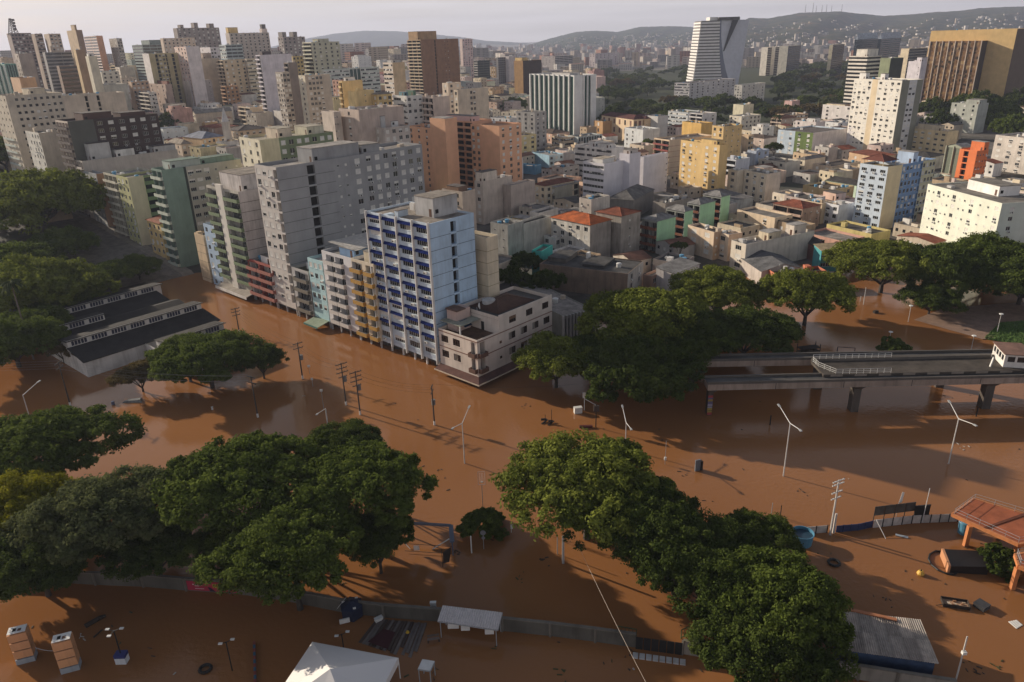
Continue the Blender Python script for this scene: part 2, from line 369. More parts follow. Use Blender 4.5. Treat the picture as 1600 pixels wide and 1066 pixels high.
def bld(label, cat, N, Lx, Rx, th, col, left, right, z=None, D=None, pl=None, wL=None, wR=None, roof='flat', rc=None, st=3.0, name='apartment_building', group=None,
        sn=None, huts=(), clutter=3, base=None, ww=1.7, wh=1.55, wd=.55, ws=.24, ac=.2, dirt=.5, lines=False, line=None, near=None, frame=None, shut=None, trim=None, bal=None,
        bback=None, rail=False, par=.8, glass=None, fin=.18, find=.5, lcol=None, rcol=None, rh=2.2, sill=True, seed=None, P=None, parc=None, wmin=3.0, ht=None):
    rng = random.Random(seed if seed is not None else label)
    if P is not None: q = np.array(P, float); z = P[2]
    elif pl is not None: q = plane(N[0], N[1], pl); z = q[2]
    elif ht is not None:
        D = min(np.arange(150, 1600, 4), key=lambda d_: abs((lambda w_: w_[2] - terr(w_[0], w_[1]) - ht)(dp(N[0], N[1], d_)))); q = dp(N[0], N[1], D); z = q[2]
    elif D is not None: q = dp(N[0], N[1], D); z = q[2]
    else: q = np.array([*gp(N[0], N[1], z), z])
    a = math.radians(th); dL = np.array([math.cos(a), math.sin(a)]); dR = np.array([math.sin(a), -math.cos(a)]); dR = -dR if False else np.array([math.cos(a - math.pi / 2), math.sin(a - math.pi / 2)])
    if wL is None: wL = solve_w(q, z, dL, Lx)
    if wR is None: wR = solve_w(q, z, dR, Rx)
    if not (wmin <= wL <= 140) or not (wmin <= wR <= 140):
        print('SIZE', label[:40], 'z%.1f Y%.0f wL%.1f wR%.1f' % (z, q[1], wL, wR)); wL = min(60, max(6, wL if wL > 0 else 12)); wR = min(60, max(6, wR if wR > 0 else 12))
    dist = math.hypot(q[0], q[1], z - H)
    g0 = terr(q[0], q[1]) if base is None else base
    ctr = q[:2] + dL * wL / 2 + dR * wR / 2
    g0 = min(g0, terr(ctr[0], ctr[1])) if base is None else base
    zt = z - g0
    if zt < 2.5: print('LOW', label[:40], 'z%.1f ground%.1f Y%.0f' % (z, g0, q[1])); g0 = z - 4; zt = 4
    zb = -1.5 if base is None else 0
    root = empty(name, (q[0], q[1], g0), a - math.pi / 2, label, cat, group)

    cx = Ctx(); cx.root = root; cx.mb = MB(); cx.glz = MB(); cx.st = st; cx.lines = lines; cx.ww = ww; cx.wh = wh; cx.wd = wd; cx.ws = ws; cx.ac = ac; cx.sill = sill; cx.nwin = 0
    wall = wallmat(col, dirt); cx.line = line or wallmat(tuple(c * .45 for c in col), dirt); cx.trim = trim or wallmat(tuple(min(.75, c * 1.15 + .03) for c in col), dirt)
    cx.near = (F * ww / dist >= 8.2) if near is None else near; cx.mid = F * ww / dist >= 3.5
    cx.frame = frame or WFRAME; cx.shut = shut or SHUT; cx.bal = bal or cx.trim; cx.bback = bback or wallmat(tuple(c * .6 for c in col), dirt); cx.rail = rail; cx.glass = glass or GLASS; cx.fin = fin; cx.find = find  # balcony backs: wall colour darkened to stand for the shade of the recess
    faces = {'L': Face((0, wL), -math.pi / 2, wL), 'R': Face((0, 0), 0, wR)}
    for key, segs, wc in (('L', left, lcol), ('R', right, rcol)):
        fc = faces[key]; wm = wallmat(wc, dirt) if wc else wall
        if isinstance(segs, str): segs = [(segs, 1.0, None)]
        tot = sum(s[1] for s in segs); u = 0
        for s in segs:
            k = s[0][0]; n = int(s[0][1:] or 1); du = fc.len * s[1] / tot
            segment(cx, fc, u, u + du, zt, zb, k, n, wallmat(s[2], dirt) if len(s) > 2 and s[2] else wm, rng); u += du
    Face((wR, 0), math.pi / 2, wL).quad(cx.mb, 0, wL, zb, zt, 0, wall); Face((wR, wL), math.pi, wR).quad(cx.mb, 0, wR, zb, zt, 0, wall)
    if base is not None: cx.mb.quad((0, wL, 0), (wR, wL, 0), (wR, 0, 0), (0, 0, 0), wall)
    # top
    R = MB(); rcol_ = rc or rng.choice([(.10, .095, .09), (.22, .20, .18), (.30, .27, .24), (.14, .12, .11), (.36, .34, .32)])
    rm = roofmat(rcol_)
    if roof == 'flat':
        pt = .18; pm = parc or wall
        R.quad((pt, pt, zt - .02 - par), (wR - pt, pt, zt - .02 - par), (wR - pt, wL - pt, zt - .02 - par), (pt, wL - pt, zt - .02 - par), rm)
        mb = cx.mb
        mb.quad((0, 0, zt), (wR, 0, zt), (wR - pt, pt, zt), (pt, pt, zt), pm); mb.quad((wR, 0, zt), (wR, wL, zt), (wR - pt, wL - pt, zt), (wR - pt, pt, zt), pm)
        mb.quad((wR, wL, zt), (0, wL, zt), (pt, wL - pt, zt), (wR - pt, wL - pt, zt), pm); mb.quad((0, wL, zt), (0, 0, zt), (pt, pt, zt), (pt, wL - pt, zt), pm)
        for A, B in (((pt, pt), (wR - pt, pt)), ((wR - pt, pt), (wR - pt, wL - pt)), ((wR - pt, wL - pt), (pt, wL - pt)), ((pt, wL - pt), (pt, pt))):
            mb.quad((A[0], A[1], zt - par - .04), (A[0], A[1], zt), (B[0], B[1], zt), (B[0], B[1], zt - par - .04), wall)
    elif roof == 'hip': hip(R, 0, 0, wR, wL, zt, rh, rm)
    elif roof == 'gable': gable(R, 0, 0, wR, wL, zt, rh, rm, wall)
    elif roof == 'gablex': gable(R, 0, 0, wR, wL, zt, rh, rm, wall, ax=True)
    elif roof == 'gabley': gable(R, 0, 0, wR, wL, zt, rh, rm, wall, ax=False)
    elif roof == 'shed': 
        R.hexa([(-.3, -.3, zt), (wR + .3, -.3, zt), (wR + .3, wL + .3, zt + .8), (-.3, wL + .3, zt + .8), (-.3, -.3, zt + .12), (wR + .3, -.3, zt + .12), (wR + .3, wL + .3, zt + .92), (-.3, wL + .3, zt + .92)], rm)
        cx.mb.quad((wR, wL, zt), (0, wL, zt), (0, wL, zt + .8), (wR, wL, zt + .8), wall); cx.mb.tri((wR, 0, zt), (wR, wL, zt), (wR, wL, zt + .8), wall); cx.mb.tri((0, wL, zt), (0, 0, zt), (0, wL, zt + .8), wall)
    wo = cx.mb.obj('wall', root); ro = R.obj('roof', root)
    if cx.glz.f: tag(cx.glz.obj('glazing', root), kind='stuff')
    hz = zt - .02 - par if roof == 'flat' else zt
    for hspec in huts:                                          # (u from, u to, v from, v to, height, colour, opening?) as fractions of the roof: u along R, v along L
        x0, x1, y0, y1, hh = hspec[:5]; hc = hspec[5] if len(hspec) > 5 and hspec[5] else col
        hm = wallmat(hc, min(1, dirt + .2)); m = MB(); X0, X1, Y0, Y1 = x0 * wR + .2, x1 * wR - .2, y0 * wL + .2, y1 * wL - .2
        m.box(X0, Y0, hz, X1, Y1, hz + hh, hm, 'bt'); m.box(X0 - .12, Y0 - .12, hz + hh, X1 + .12, Y1 + .12, hz + hh + .16, rm)
        ho = m.obj('roof_hut', root)
        if hh > 2 and X1 - X0 > 2.4: m = MB(); m.box(X0 + .6, Y0 - .03, hz + .9, X0 + 1.6, Y0 + .02, hz + 1.9, DARK); m.obj('hatch', ho)
        if hh > 2 and Y1 - Y0 > 2.4: m = MB(); m.box(X0 - .03, Y0 + .7, hz + .1, X0 + .02, Y0 + 1.6, hz + 2.0, BFRAME); m.obj('door', ho)
    if roof == 'flat' and wR > 5 and wL > 5:
        for _ in range(round(clutter * 1.7)):
            r = rng.random(); x, y = rng.uniform(1.2, wR - 1.2), rng.uniform(1.2, wL - 1.2)
            if any(h[0] * wR - 1 < x < h[1] * wR + 1 and h[2] * wL - 1 < y < h[3] * wL + 1 for h in huts): continue
            if r < .28: inst('water_tank', TANKB if rng.random() < .4 else TANKW, root, (x, y, hz))
            elif r < .5: inst('satellite_dish', DISH, root, (x, y, hz), rng.uniform(0, 6))
            elif r < .7: inst('antenna', ANT, root, (x, y, hz), rng.uniform(0, 3))
            else:
                m = MB(); s1, s2, s3 = rng.uniform(.8, 2.2), rng.uniform(.8, 2.4), rng.uniform(.6, 2.2)
                m.box(x - s1 / 2, y - s2 / 2, hz, x + s1 / 2, y + s2 / 2, hz + s3, wallmat(rng.choice([C['beige'], C['lgrey'], C['white'], col]), .8)); m.obj('roof_box', root)
    BOXES.append((ctr[0], ctr[1], a - math.pi / 2, wR / 2, wL / 2))
    if sn: MARKS.append((sn, *px(q[0], q[1], z)))
    INFO[root.name] = (wR, wL, zt, hz, g0)
    return root
# ------------------------------------------------------------------ the street row along the flooded avenue
def ground_floor(root, wL, wR, depth=2.2, colstep=4.2, mat=None, right=False, drop=2.2):
    b = MB(); b.box(.4 if right else .05, depth if False else .3, -drop - .6, 0, 0, 0, DARK) if False else None
    m = MB(); y0 = 1.6 if right else .05
    m.box(depth, y0, -drop - .6, wR - .05, wL - .05, -.02, wallmat((.10, .085, .07), .8), 'b'); m.obj('shop_front', root)
    n = max(2, int(wL / colstep) + 1)
    for i in range(n):
        y = .3 + (wL - .6) * i / (n - 1); c = MB(); c.box(.15, y - .2, -drop - .6, .55, y + .2, -.01, mat or wallmat(C['lgrey'], .6)); c.obj('column', root)
    if right:
        k = int(wR / 5)
        for i in range(1, k + 1):
            c = MB(); x = wR * i / k - .4; c.box(x - .2, .2, -drop - .6, x + .2, .6, -.01, mat or wallmat(C['lgrey'], .6)); c.obj('column', root)
def part(root, name, x0, y0, z0, x1, y1, z1, mat): m = MB(); m.box(x0, y0, z0, x1, y1, z1, mat); return m.obj(name, root)

# --- pale blue tower with dark blue awnings
r = bld('pale blue eleven-storey tower with dark blue window awnings beside the street corner', 'building', (670.7, 350), 572, 740, 137, (.52, .60, .68), [('w4', 1)],
        [('b', .45), ('s', .13), ('b', .42)], z=36.4, base=2.0, ww=3.9, wh=1.6, st=3.02, ac=.55, dirt=.5, lines=True, near=True, name='awning_tower', sn='blue awning tower', roof='flat',
        rc=(.30, .26, .22), huts=[(.42, 1.0, .22, .52, 4.6, C['lgrey']), (.1, .35, .55, .62, 1.5)], clutter=3, ws=.1, wd=.7, par=.5, rcol=(.42, .56, .70), line=wallmat((.12, .15, .2), .3), sill=True)
wR, wL, zt, hz, g0 = INFO[r.name]
AWN = flat('awning_canvas', (.016, .026, .11), 1.0, 0, .15, .0); aw = MB(); pt = wL / 4; w = pt - .7
aw.hexa([(0, -.42, -.2), (w, -.42, -.2), (w, -.38, -.23), (0, -.38, -.23), (0, -.02, .5), (w, -.02, .5), (w, .02, .47), (0, .02, .47)], AWN)
aw.tri((0, -.02, .5), (0, -.42, -.2), (0, -.02, -.2), AWN); aw.tri((w, -.42, -.2), (w, -.02, .5), (w, -.02, -.2), AWN); awm = aw.mesh('awning')
sp = MB(); sp.box(0, -.06, 0, w, .0, .8, flat('spandrel_paint', (.42, .50, .60), .6)); spm = sp.mesh('spandrel')
nf = 11; fc = Face((0, wL), -math.pi / 2, wL)
for k in range(nf):
    z = zt - .5 - (k + 1) * 3.02
    for j in range(4):
        if k < nf - 1: inst('awning', awm, r, fc.P(j * pt + .35, z + 3.02 * .30 + 1.55, 0), fc.rot)
        else: inst('spandrel', spm, r, fc.P(j * pt + .35, z + .05, 0), fc.rot)
for j in range(5):
    u = min(max(j * pt, .2), wL - .2); m = MB(); fc.box(m, u - .16, u + .16, -.6, zt + .25, -.6, 0, wallmat((.62, .60, .57), .3)); m.obj('pilaster', r)
ground_floor(r, wL, wR, mat=wallmat(C['white'], .3))
# --- cream rear wing seen past the blue tower
bld('cream yellow slab with floor lines rising behind the pale blue tower', 'building', (760, 372), 745, 764, 137, C['cream'], 'b', 'b', z=30.0, wR=4, wL=16, lines=True, near=False, sn='cream slab', clutter=1, line=wallmat((.25, .2, .12), .3))

# --- corner building
pc = gp(748, 590, 1.9)
r = bld('pinkish cream corner building with brown windows, roof terrace and canopy above the water', 'building', None, 685, 842, 137, (.56, .49, .43), [('w2', .62), ('b', .2), ('B1', .18)], [('B1', .10), ('b', .12), ('m1', .14), ('w4', .64)],
        P=(pc[0], pc[1], 11.2), base=1.9, ww=2.4, wh=1.8, near=True, frame=BFRAME, shut=flat('brown_shutter', (.16, .09, .05), .7), wd=.3, ws=.1, ac=.0, dirt=.35, name='corner_building', sn='corner building', clutter=0,
        rc=(.14, .08, .05), wR=27, st=3.9, bal=flat('brown_parapet', (.13, .07, .05), .7), par=.9)
wR, wL, zt, hz, g0 = INFO[r.name]
WC = wallmat((.56, .49, .43), .35); BB = flat('brown_band', (.22, .12, .09), .7)
for k in range(2):
    z = zt - .5 - k * 3.9; m = MB(); m.box(-.06, -.06, z - .12, wR + .02, -.001, z + .1, BB); m.box(-.06, -.001, z - .12, -.001, wL + .02, z + .1, BB); m.obj('string_course', r)
m = MB(); x0 = 7.5; f2 = Face((x0, 0), 0, wR - x0); cx = Ctx(); grid(f2, m, 0, wR - x0, zt, zt + 3.6, [(3.5 + i * 6.1, 5.9 + i * 6.1) for i in range(3)], [(zt + .9, zt + 2.6)], WC, .17)
m.quad((x0, wL * .72, zt - .9), (x0, 0, zt - .9), (x0, 0, zt + 3.6), (x0, wL * .72, zt + 3.6), WC); m.quad((wR, 0, zt), (wR, wL, zt), (wR, wL, zt + 3.6), (wR, 0, zt + 3.6), WC); m.quad((wR, wL, zt), (x0, wL, zt), (x0, wL, zt + 3.6), (wR, wL, zt + 3.6), WC)
m.box(x0 - .02, 5, zt - .9, x0 + .1, 6, zt + 1.2, DARK); m.obj('upper_floor', r)
for i in range(3): inst('window', winmesh(2.4, 1.7, 0 if i else 1, BFRAME, flat('brown_shutter', (.16, .09, .05), .7)), r, f2.P(3.5 + i * 6.1, zt + .9), 0)
m = MB(); m.box(x0, 0, zt + 3.6, wR, .25, zt + 3.9, WC); m.box(x0, .25, zt + 2.6, wR - .1, wL - .1, zt + 2.7, DCONC); m.obj('roof_deck', r)
m = MB(); hip(m, x0 + 3, 3.2, wR - 4, wL - 1, zt + 2.9, 1.6, roofmat((.10, .055, .04), .5)); m.obj('tiled_roof', r)
m = MB(); m.box(.6, 6.0, zt + 1.7, x0 - .1, wL - .2, zt + 1.9, roofmat((.32, .33, .27), .6)); m.obj('pergola_roof', r)
part(r, 'pergola_post', .5, 6.0, zt - .9, .8, 6.3, zt + 1.7, WHITE)
m = MB(); tk = (x0 + 6, wL - 4); m.tube((*tk, zt + 2.7), (*tk, zt + 4.4), 1.7, 1.7, wallmat(C['lgrey'], .9), 14); m.tube((*tk, zt + 4.4), (*tk, zt + 4.9), 1.75, .3, wallmat(C['lgrey'], .9), 14); m.obj('water_tank', r)
m = MB(); m.box(2.5, wL - 4, zt - .9, 7, wL - .6, zt + 4.3, wallmat((.42, .31, .27), .4)); m.obj('stair_tower', r)
m = MB(); m.box(2.2, wL - 4.4, zt + 4.3, 5.2, wL - .4, zt + 4.6, roofmat((.16, .10, .08), .5)); m.obj('tower_roof', r)
m = MB(); m.hexa([(2.7, wL - 6.4, zt + .8), (5.1, wL - 6.4, zt + .8), (5.1, wL - 4.6, zt + 1.9), (2.7, wL - 4.6, zt + 1.9), (2.7, wL - 6.4, zt + .9), (5.1, wL - 6.4, zt + .9), (5.1, wL - 4.6, zt + 2.0), (2.7, wL - 4.6, zt + 2.0)], flat('solar_glass', (.02, .04, .09), .15)); m.obj('solar_panel', r)
inst('satellite_dish', DISH, r, (8.5, 8.2, zt + 2.7), 1.0, (1.6, 1.6, 1.6))
CANO = roofmat((.12, .06, .05), .5)
m = MB(); m.hexa([(-2.2, -2.2, -.75), (wR, -2.2, -.75), (wR, 0, -.35), (-2.2 + 2.2, 0, -.35), (-2.2, -2.2, -.6), (wR, -2.2, -.6), (wR, 0, .1), (0, 0, .1)], CANO)
m.hexa([(-2.2, -2.2, -.75), (0, 0, -.35), (0, wL, -.35), (-2.2, wL, -.75), (-2.2, -2.2, -.6), (0, 0, .1), (0, wL, .1), (-2.2, wL, -.6)], CANO)
m.box(-2.28, -2.28, -.85, wR, -2.2, -.55, wallmat(C['beige'], .5)); m.box(-2.28, -2.2, -.85, -2.2, wL, -.55, wallmat(C['beige'], .5)); m.obj('canopy', r)
ground_floor(r, wL, wR, depth=1.2, right=True)
r2 = bld('low flat roofed annex with stained concrete deck and grey slats behind the corner building', 'building', (880, 494), 800, 927, 120, (.20, .20, .18), 'b', [('f9', 1)], z=6.5, near=False, sn='low annex', rc=(.30, .27, .245), clutter=2, par=.25, trim=wallmat(C['lgrey'], .5), huts=[(.3, .5, .5, .7, .5, (.1, .07, .06))])

# --- the other fronts of the row, right to left: street plane buildings with shops on pillars at the water
def row(label, N, Lx, depth, col, left, right='b', base=2.0, **k):
    pil = k.pop('pil', True); r = bld(label, 'building', N, Lx, -depth if depth < 0 else None, 137, col, left, right, pl=0, wR=None if depth < 0 else depth, base=base, **k)
    if pil: ground_floor(r, INFO[r.name][1], INFO[r.name][0])
    return r
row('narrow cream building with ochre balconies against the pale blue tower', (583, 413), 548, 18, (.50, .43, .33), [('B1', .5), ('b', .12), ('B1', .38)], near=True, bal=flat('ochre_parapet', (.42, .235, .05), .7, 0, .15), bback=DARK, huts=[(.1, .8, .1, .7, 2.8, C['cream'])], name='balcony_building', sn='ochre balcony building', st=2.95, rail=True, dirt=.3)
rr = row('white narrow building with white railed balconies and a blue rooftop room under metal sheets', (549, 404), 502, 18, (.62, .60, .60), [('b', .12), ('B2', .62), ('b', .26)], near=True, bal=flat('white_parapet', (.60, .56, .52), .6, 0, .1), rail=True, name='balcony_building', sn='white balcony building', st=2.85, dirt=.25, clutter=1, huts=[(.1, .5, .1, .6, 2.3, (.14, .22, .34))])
m = MB(); wR, wL, zt, hz, g0 = INFO[rr.name]; SHEET = flat('metal_sheet', (.50, .47, .43), .45, .3, .25)
for i in range(7): m.hexa([(2 + i * 2, .5, zt + 1.5 + .12 * (i % 2)), (4 + i * 2, .5, zt + 1.5 + .12 * (i % 2)), (4 + i * 2, wL - .6, zt + 2.0), (2 + i * 2, wL - .6, zt + 2.0), (2 + i * 2, .5, zt + 1.56 + .12 * (i % 2)), (4 + i * 2, .5, zt + 1.56 + .12 * (i % 2)), (4 + i * 2, wL - .6, zt + 2.06), (2 + i * 2, wL - .6, zt + 2.06)], SHEET)
m.obj('metal_roof', rr)
a = row('pale aqua narrow building with closed windows and a green canopy over the water', (503, 409), 480, 16, C['aqua'], [('w3', 1)], near=True, ww=1.5, ws=.45, wd=.3, sn='aqua building', st=3.0, dirt=.3, ac=.1, rc=(.5, .48, .45))
wR, wL, zt, hz, g0 = INFO[a.name]; m = MB(); m.hexa([(-4, .3, -.7), (0, .3, .1), (0, wL, .1), (-4, wL, -.7), (-4, .3, -.55), (0, .3, .25), (0, wL, .25), (-4, wL, -.55)], roofmat((.25, .30, .22), .4)); m.box(-4.1, .3, -1.0, -4.0, wL, -.5, flat('teal_fascia', (.05, .17, .15), .6)); m.obj('canopy', a)
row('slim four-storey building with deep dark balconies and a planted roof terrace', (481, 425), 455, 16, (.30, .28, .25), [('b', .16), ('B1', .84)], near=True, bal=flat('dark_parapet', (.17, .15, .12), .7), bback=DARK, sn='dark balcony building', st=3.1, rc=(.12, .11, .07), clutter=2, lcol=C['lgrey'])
# grey tower: narrow front and a very long flank, sun and shade put into their wall colours
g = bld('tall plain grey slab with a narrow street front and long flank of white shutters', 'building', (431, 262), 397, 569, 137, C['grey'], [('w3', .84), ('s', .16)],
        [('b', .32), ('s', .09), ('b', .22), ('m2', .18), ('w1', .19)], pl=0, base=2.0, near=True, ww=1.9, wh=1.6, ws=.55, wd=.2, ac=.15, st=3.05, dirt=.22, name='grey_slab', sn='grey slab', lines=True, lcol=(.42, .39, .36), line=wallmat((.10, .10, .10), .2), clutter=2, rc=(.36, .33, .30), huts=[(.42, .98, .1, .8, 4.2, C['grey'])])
ground_floor(g, INFO[g.name][1], INFO[g.name][0])
wR, wL, zt, hz, g0 = INFO[g.name]
v = g.matrix_basis
pg = Matrix.Translation(g.location) @ Matrix.Rotation(math.radians(47), 4, 'Z') @ Vector((wR, .4, zt))
bld('rear block of the grey slab with rows of white shutters and a step in its roof', 'building', None, None, 659, 137, (.215, .215, .218), 'b', [('w7', 1)], P=(pg.x, pg.y, pg.z + .2), wL=13, base=None, near=True, ww=1.75, wh=1.6, ws=.42, wd=.3, ac=.3, st=3.05, dirt=.2, name='grey_slab', sn='rear grey block', huts=[(0, .3, .05, .7, 3.0, C['grey'])])
row('small four-storey block with red and pink balconies left of the grey slab', (425, 416), 386, 12, (.26, .075, .06), [('B1', .45), ('B1', .55)], near=True, bal=flat('red_parapet', (.34, .13, .10), .7, 0, .15), sn='red balcony block', st=2.75, dirt=.3, huts=[(.1, .6, .2, .6, 2.6, C['white'])])
gt = row('tower of green balconies with a white ribbed shaft down its front', (372, 300), 322, 22, (.38, .36, .31), [('B1', .36), ('b', .2, (.62, .58, .52)), ('B1', .44)], 'b', near=True, bal=flat('green_parapet', (.165, .22, .12), .7, 0, .15), sn='green balcony tower', st=2.95, lines=True, line=wallmat((.09, .08, .07), .3), rcol=(.42, .38, .36), dirt=.75, ac=.3, name='balcony_tower', huts=[(.1, .95, .08, .75, 5.2, (.50, .46, .44))], rc=(.28, .24, .2))
wR, wL, zt, hz, g0 = INFO[gt.name]; fc = Face((0, wL), -math.pi / 2, wL); m = MB(); fc.box(m, wL * .37, wL * .55, .2, zt + 1.2, -.7, 0, wallmat((.62, .58, .52), .2)); m.obj('shaft', gt)
m = MB(); m.hexa([(-3, .2, -.6), (0, .2, .2), (0, wL, .2), (-3, wL, -.6), (-3, .2, -.4), (0, .2, .4), (0, wL, .4), (-3, wL, -.4)], roofmat((.32, .28, .24), .4)); m.box(-3.1, .2, -1.2, -3.0, wL, -.3, wallmat(C['white'], .5)); m.obj('canopy', gt)
row('slim light blue building squeezed beside the green balcony tower', (334, 354), 317, 14, C['lblue'], [('w2', 1)], near=True, ww=1.6, sn='slim blue building', st=3.0, dirt=.2, pil=False, base=-.5)
row('low beige building with dark pipes on its blank wall above the water edge', (317, 368), 303, 22, (.50, .38, .25), 'b', [('b', 1)], sn='low beige building', pil=False, base=-.5, lines=True)
t = row('broad teal slab with banded rear windows and set back roof rooms', (252, 266), 236, -376, C['teal'], [('B2', 1)], [('b', .26), ('b', .03, (.03, .04, .035)), ('w3', .3, (.30, .29, .25)), ('m3', .41, (.30, .29, .25))], near=True, base=-.3, pil=False, sn='teal slab', st=3.1, ww=2.6, wh=1.3, ws=.3, dirt=.4, rc=(.16, .22, .18), huts=[(.12, .5, .1, .9, 3.0, (.30, .34, .31)), (.5, .95, .2, .9, 2.4, C['teal'])], bal=wallmat((.40, .43, .36), .4))
t0 = plane(231, 408); y = row('two-storey yellow house with a red tiled roof below the teal slab', (250, 350), 229, 9, (.46, .34, .16), [('w3', 1)], near=True, base=.5, pil=False, roof='hip', rc=(.26, .09, .05), sn='yellow house', rh=1.8)
row('olive green fronted block with cream flank and green banded rear', (199, 278), 181, -256, (.34, .33, .17), [('w3', 1)], [('b', .42, (.46, .40, .28)), ('h2', .58, (.14, .19, .10))], near=True, base=2, pil=False, sn='olive block', ww=1.5, dirt=.3, ws=.4, rc=(.2, .18, .16))
row('stained block of small balconies between the olive and shuttered blocks', (181, 274), 161, 14, (.36, .34, .27), [('B3', 1)], near=False, base=4, pil=False, sn='small balcony block', st=2.9)
row('grey block with six rows of white shutters and a brown flank', (150, 272), 130, -163, (.27, .28, .29), [('w4', 1)], 'b', rcol=(.28, .17, .10), near=True, base=6, pil=False, ws=.6, wd=.15, sn='shuttered grey block', ww=1.6, rc=(.36, .35, .34))
row('tall dark brown slab with scattered white shutters and a cluttered balcony front', (105, 190), 86, -246, C['dbrown'], [('B4', 1)], [('b', .27, (.075, .075, .065)), ('w6', .73)], near=True, base=8, pil=False, lcol=(.40, .34, .29), sn='dark brown slab', ww=2.2, wh=1.5, wd=.45, ws=.3, st=3.0, dirt=.2, rc=(.10, .085, .08), huts=[(.18, .5, .1, .8, 3.2, (.07, .04, .035)), (.6, .9, .2, .8, 2.0, (.07, .04, .035))], ac=.15)
row('stained white rooftop rooms on a beige block in front of the dark brown slab', (128, 252), 118, 40, (.36, .32, .28), [('B3', 1)], 'b', near=False, base=9, pil=False, sn='beige rooftop block', huts=[(.1, .32, .2, .9, 7, C['lgrey']), (.35, .55, .1, .8, 3.5, C['white']), (.75, 1, .1, .9, 3, C['lgrey'])], clutter=6)
row('beige block with brick blank flank and a gridded white window front', (60, 208), 39, -97, (.46, .39, .30), [('w5', 1)], [('b', .78), ('m1', .22)], near=True, base=14, pil=False, sn='beige gridded block', ww=1.6, lcol=(.48, .46, .41), ws=.4)
row('grey green balcony block farthest along the street behind the park trees', (22, 209), 5, -41, (.27, .30, .27), [('B3', 1)], 'b', rcol=(.33, .34, .36), near=False, base=16, pil=False, sn='grey green block')
row('broad beige slab full of small dark windows at the upper left', (8, 150), -14, -96, (.40, .35, .28), [('w4', 1)], [('b', .12), ('w8', .88)], near=False, base=14, pil=False, sn='broad beige slab', ww=1.3, wh=1.2, wd=.8, ws=.1, huts=[(.5, .8, .3, .8, 3, C['cream'])])
# ------------------------------------------------------------------ the blocks behind the row (placed one by one)
def B(label, N, z, Lx, Rx, th, col, left='w3', right='b', **k):
    conv = lambda s: [(s, 1)] if isinstance(s, str) else s
    if k.pop('house', False): k.setdefault('name', 'house')
    return bld(label, 'house' if k.get('name') == 'house' else 'building', N, Lx, Rx, th, C[col] if isinstance(col, str) else col, conv(left), conv(right), z=None if 'D' in k else z, **k)
# peach slab: end walls and recessed balconies facing the river
B('right wing of the peach apartment slab with plain end wall and a pitched parapet', (780, 197), 36, 735, 800, 137, 'peach', [('w2', .35), ('b', .65)], 'w3', sn='peach slab', near=False, dirt=.15, wR=16, name='peach_slab', clutter=1, rc=(.45, .25, .15))
B('recessed balcony bay between the peach wings with a pink penthouse on top', (738, 190), 37, 695, 760, 137, (.50, .27, .17), 'B3', 'b', near=False, dirt=.15, wR=14, name='peach_slab', bal=wallmat(C['peach'], .15), huts=[(0, .4, 0, .95, 3.2, C['pink'])], clutter=1, sn='peach balcony bay')
B('blank peach stair tower standing proud of the peach slab', (695, 186), 40, 671, 712, 137, 'peach', 'b', 'b', near=False, dirt=.12, wR=8, name='peach_slab', clutter=1, sn='peach stair tower', huts=[(0, .9, .1, .9, 1.0, C['white'])])
B('left wing of the peach slab with two columns of small dark windows', (672, 200), 35, 636, 690, 137, 'peach', 'w3', 'b', near=False, ww=1.3, wd=.8, dirt=.15, wR=14, name='peach_slab', sn='left peach wing')
B('low peach end block with a curved orange parapet at the left of the peach slab', (636, 200), 34, 617, 655, 137, 'peach', 'b', 'b', near=False, dirt=.15, wR=10, name='peach_slab', sn='peach end block', rc=(.45, .2, .1))
# between the peach slab and the white office tower
B('pale yellow four-storey block with blank left wall and shuttered right face', (814.6, 212), 17, 797, 838, 120, (.60, .50, .27), 'b', 'w2', sn='pale yellow block', ww=2, ws=.5, wd=.3, near=False, clutter=2)
B('block of white windows in red brown panels beside the peach slab', (797, 216), 16, 779, 800, 137, (.26, .10, .05), 'w2', 'b', near=False, wR=12, ws=.6, ww=2.2, sn='red panel block')
B('small sky blue house with white shutters under the pale yellow block', (858, 243), 9, 832, 881, 120, 'sky', 'b', 'w3', rcol=(.46, .55, .58), sn='sky blue house', house=True, near=False, ws=.6)
B('long low blue rendered wall block behind grey roofs', (836, 260), 6, 785, 850, 150, (.10, .22, .33), 'b', 'b', house=True, sn='long blue house', wR=8)
B('beige box building with stained flank and a cream hut beside the awning tower', (754, 284), 19, 741, 800, 137, (.40, .34, .29), 'w1', 'b', sn='beige box', near=False, huts=[(0, .5, 0, .9, 4.5, (.52, .45, .38))], rc=(.12, .1, .09))
B('dull beige windowless block right of the beige box', (798, 290), 16, 786, 836, 137, (.36, .30, .26), 'b', 'b', sn='dull windowless block', clutter=4)
B('brown flat roofed block between the grey slab and the awning tower', (722, 300), 21, 690, 742, 137, (.36, .30, .25), 'w2', 'b', sn='brown rooftop block', huts=[(.2, .9, .3, .9, 2, (.2, .12, .08))], clutter=5)
B('cream house with a dark red tiled roof and shuttered flank', (852, 291), 10, 835, 897, 130, 'cream', 'w2', 'w4', roof='hip', rc=(.20, .075, .05), house=True, sn='red tiled cream house', rh=1.6)
B('stained grey house with metal sheet roof below the red tiled cream house', (868, 293), 9, 853, 905, 137, (.30, .28, .22), 'w2', [('b', .7), ('s', .3)], house=True, sn='stained grey house', roof='shed', rc=(.35, .34, .33))
B('white gabled house with a tan roof left of the striped office tower', (806, 190), 10, 780, 800 + 18, 160, 'white', 'b', 'w2', roof='gabley', rc=(.33, .27, .2), house=True, sn='white gabled house', wR=16)
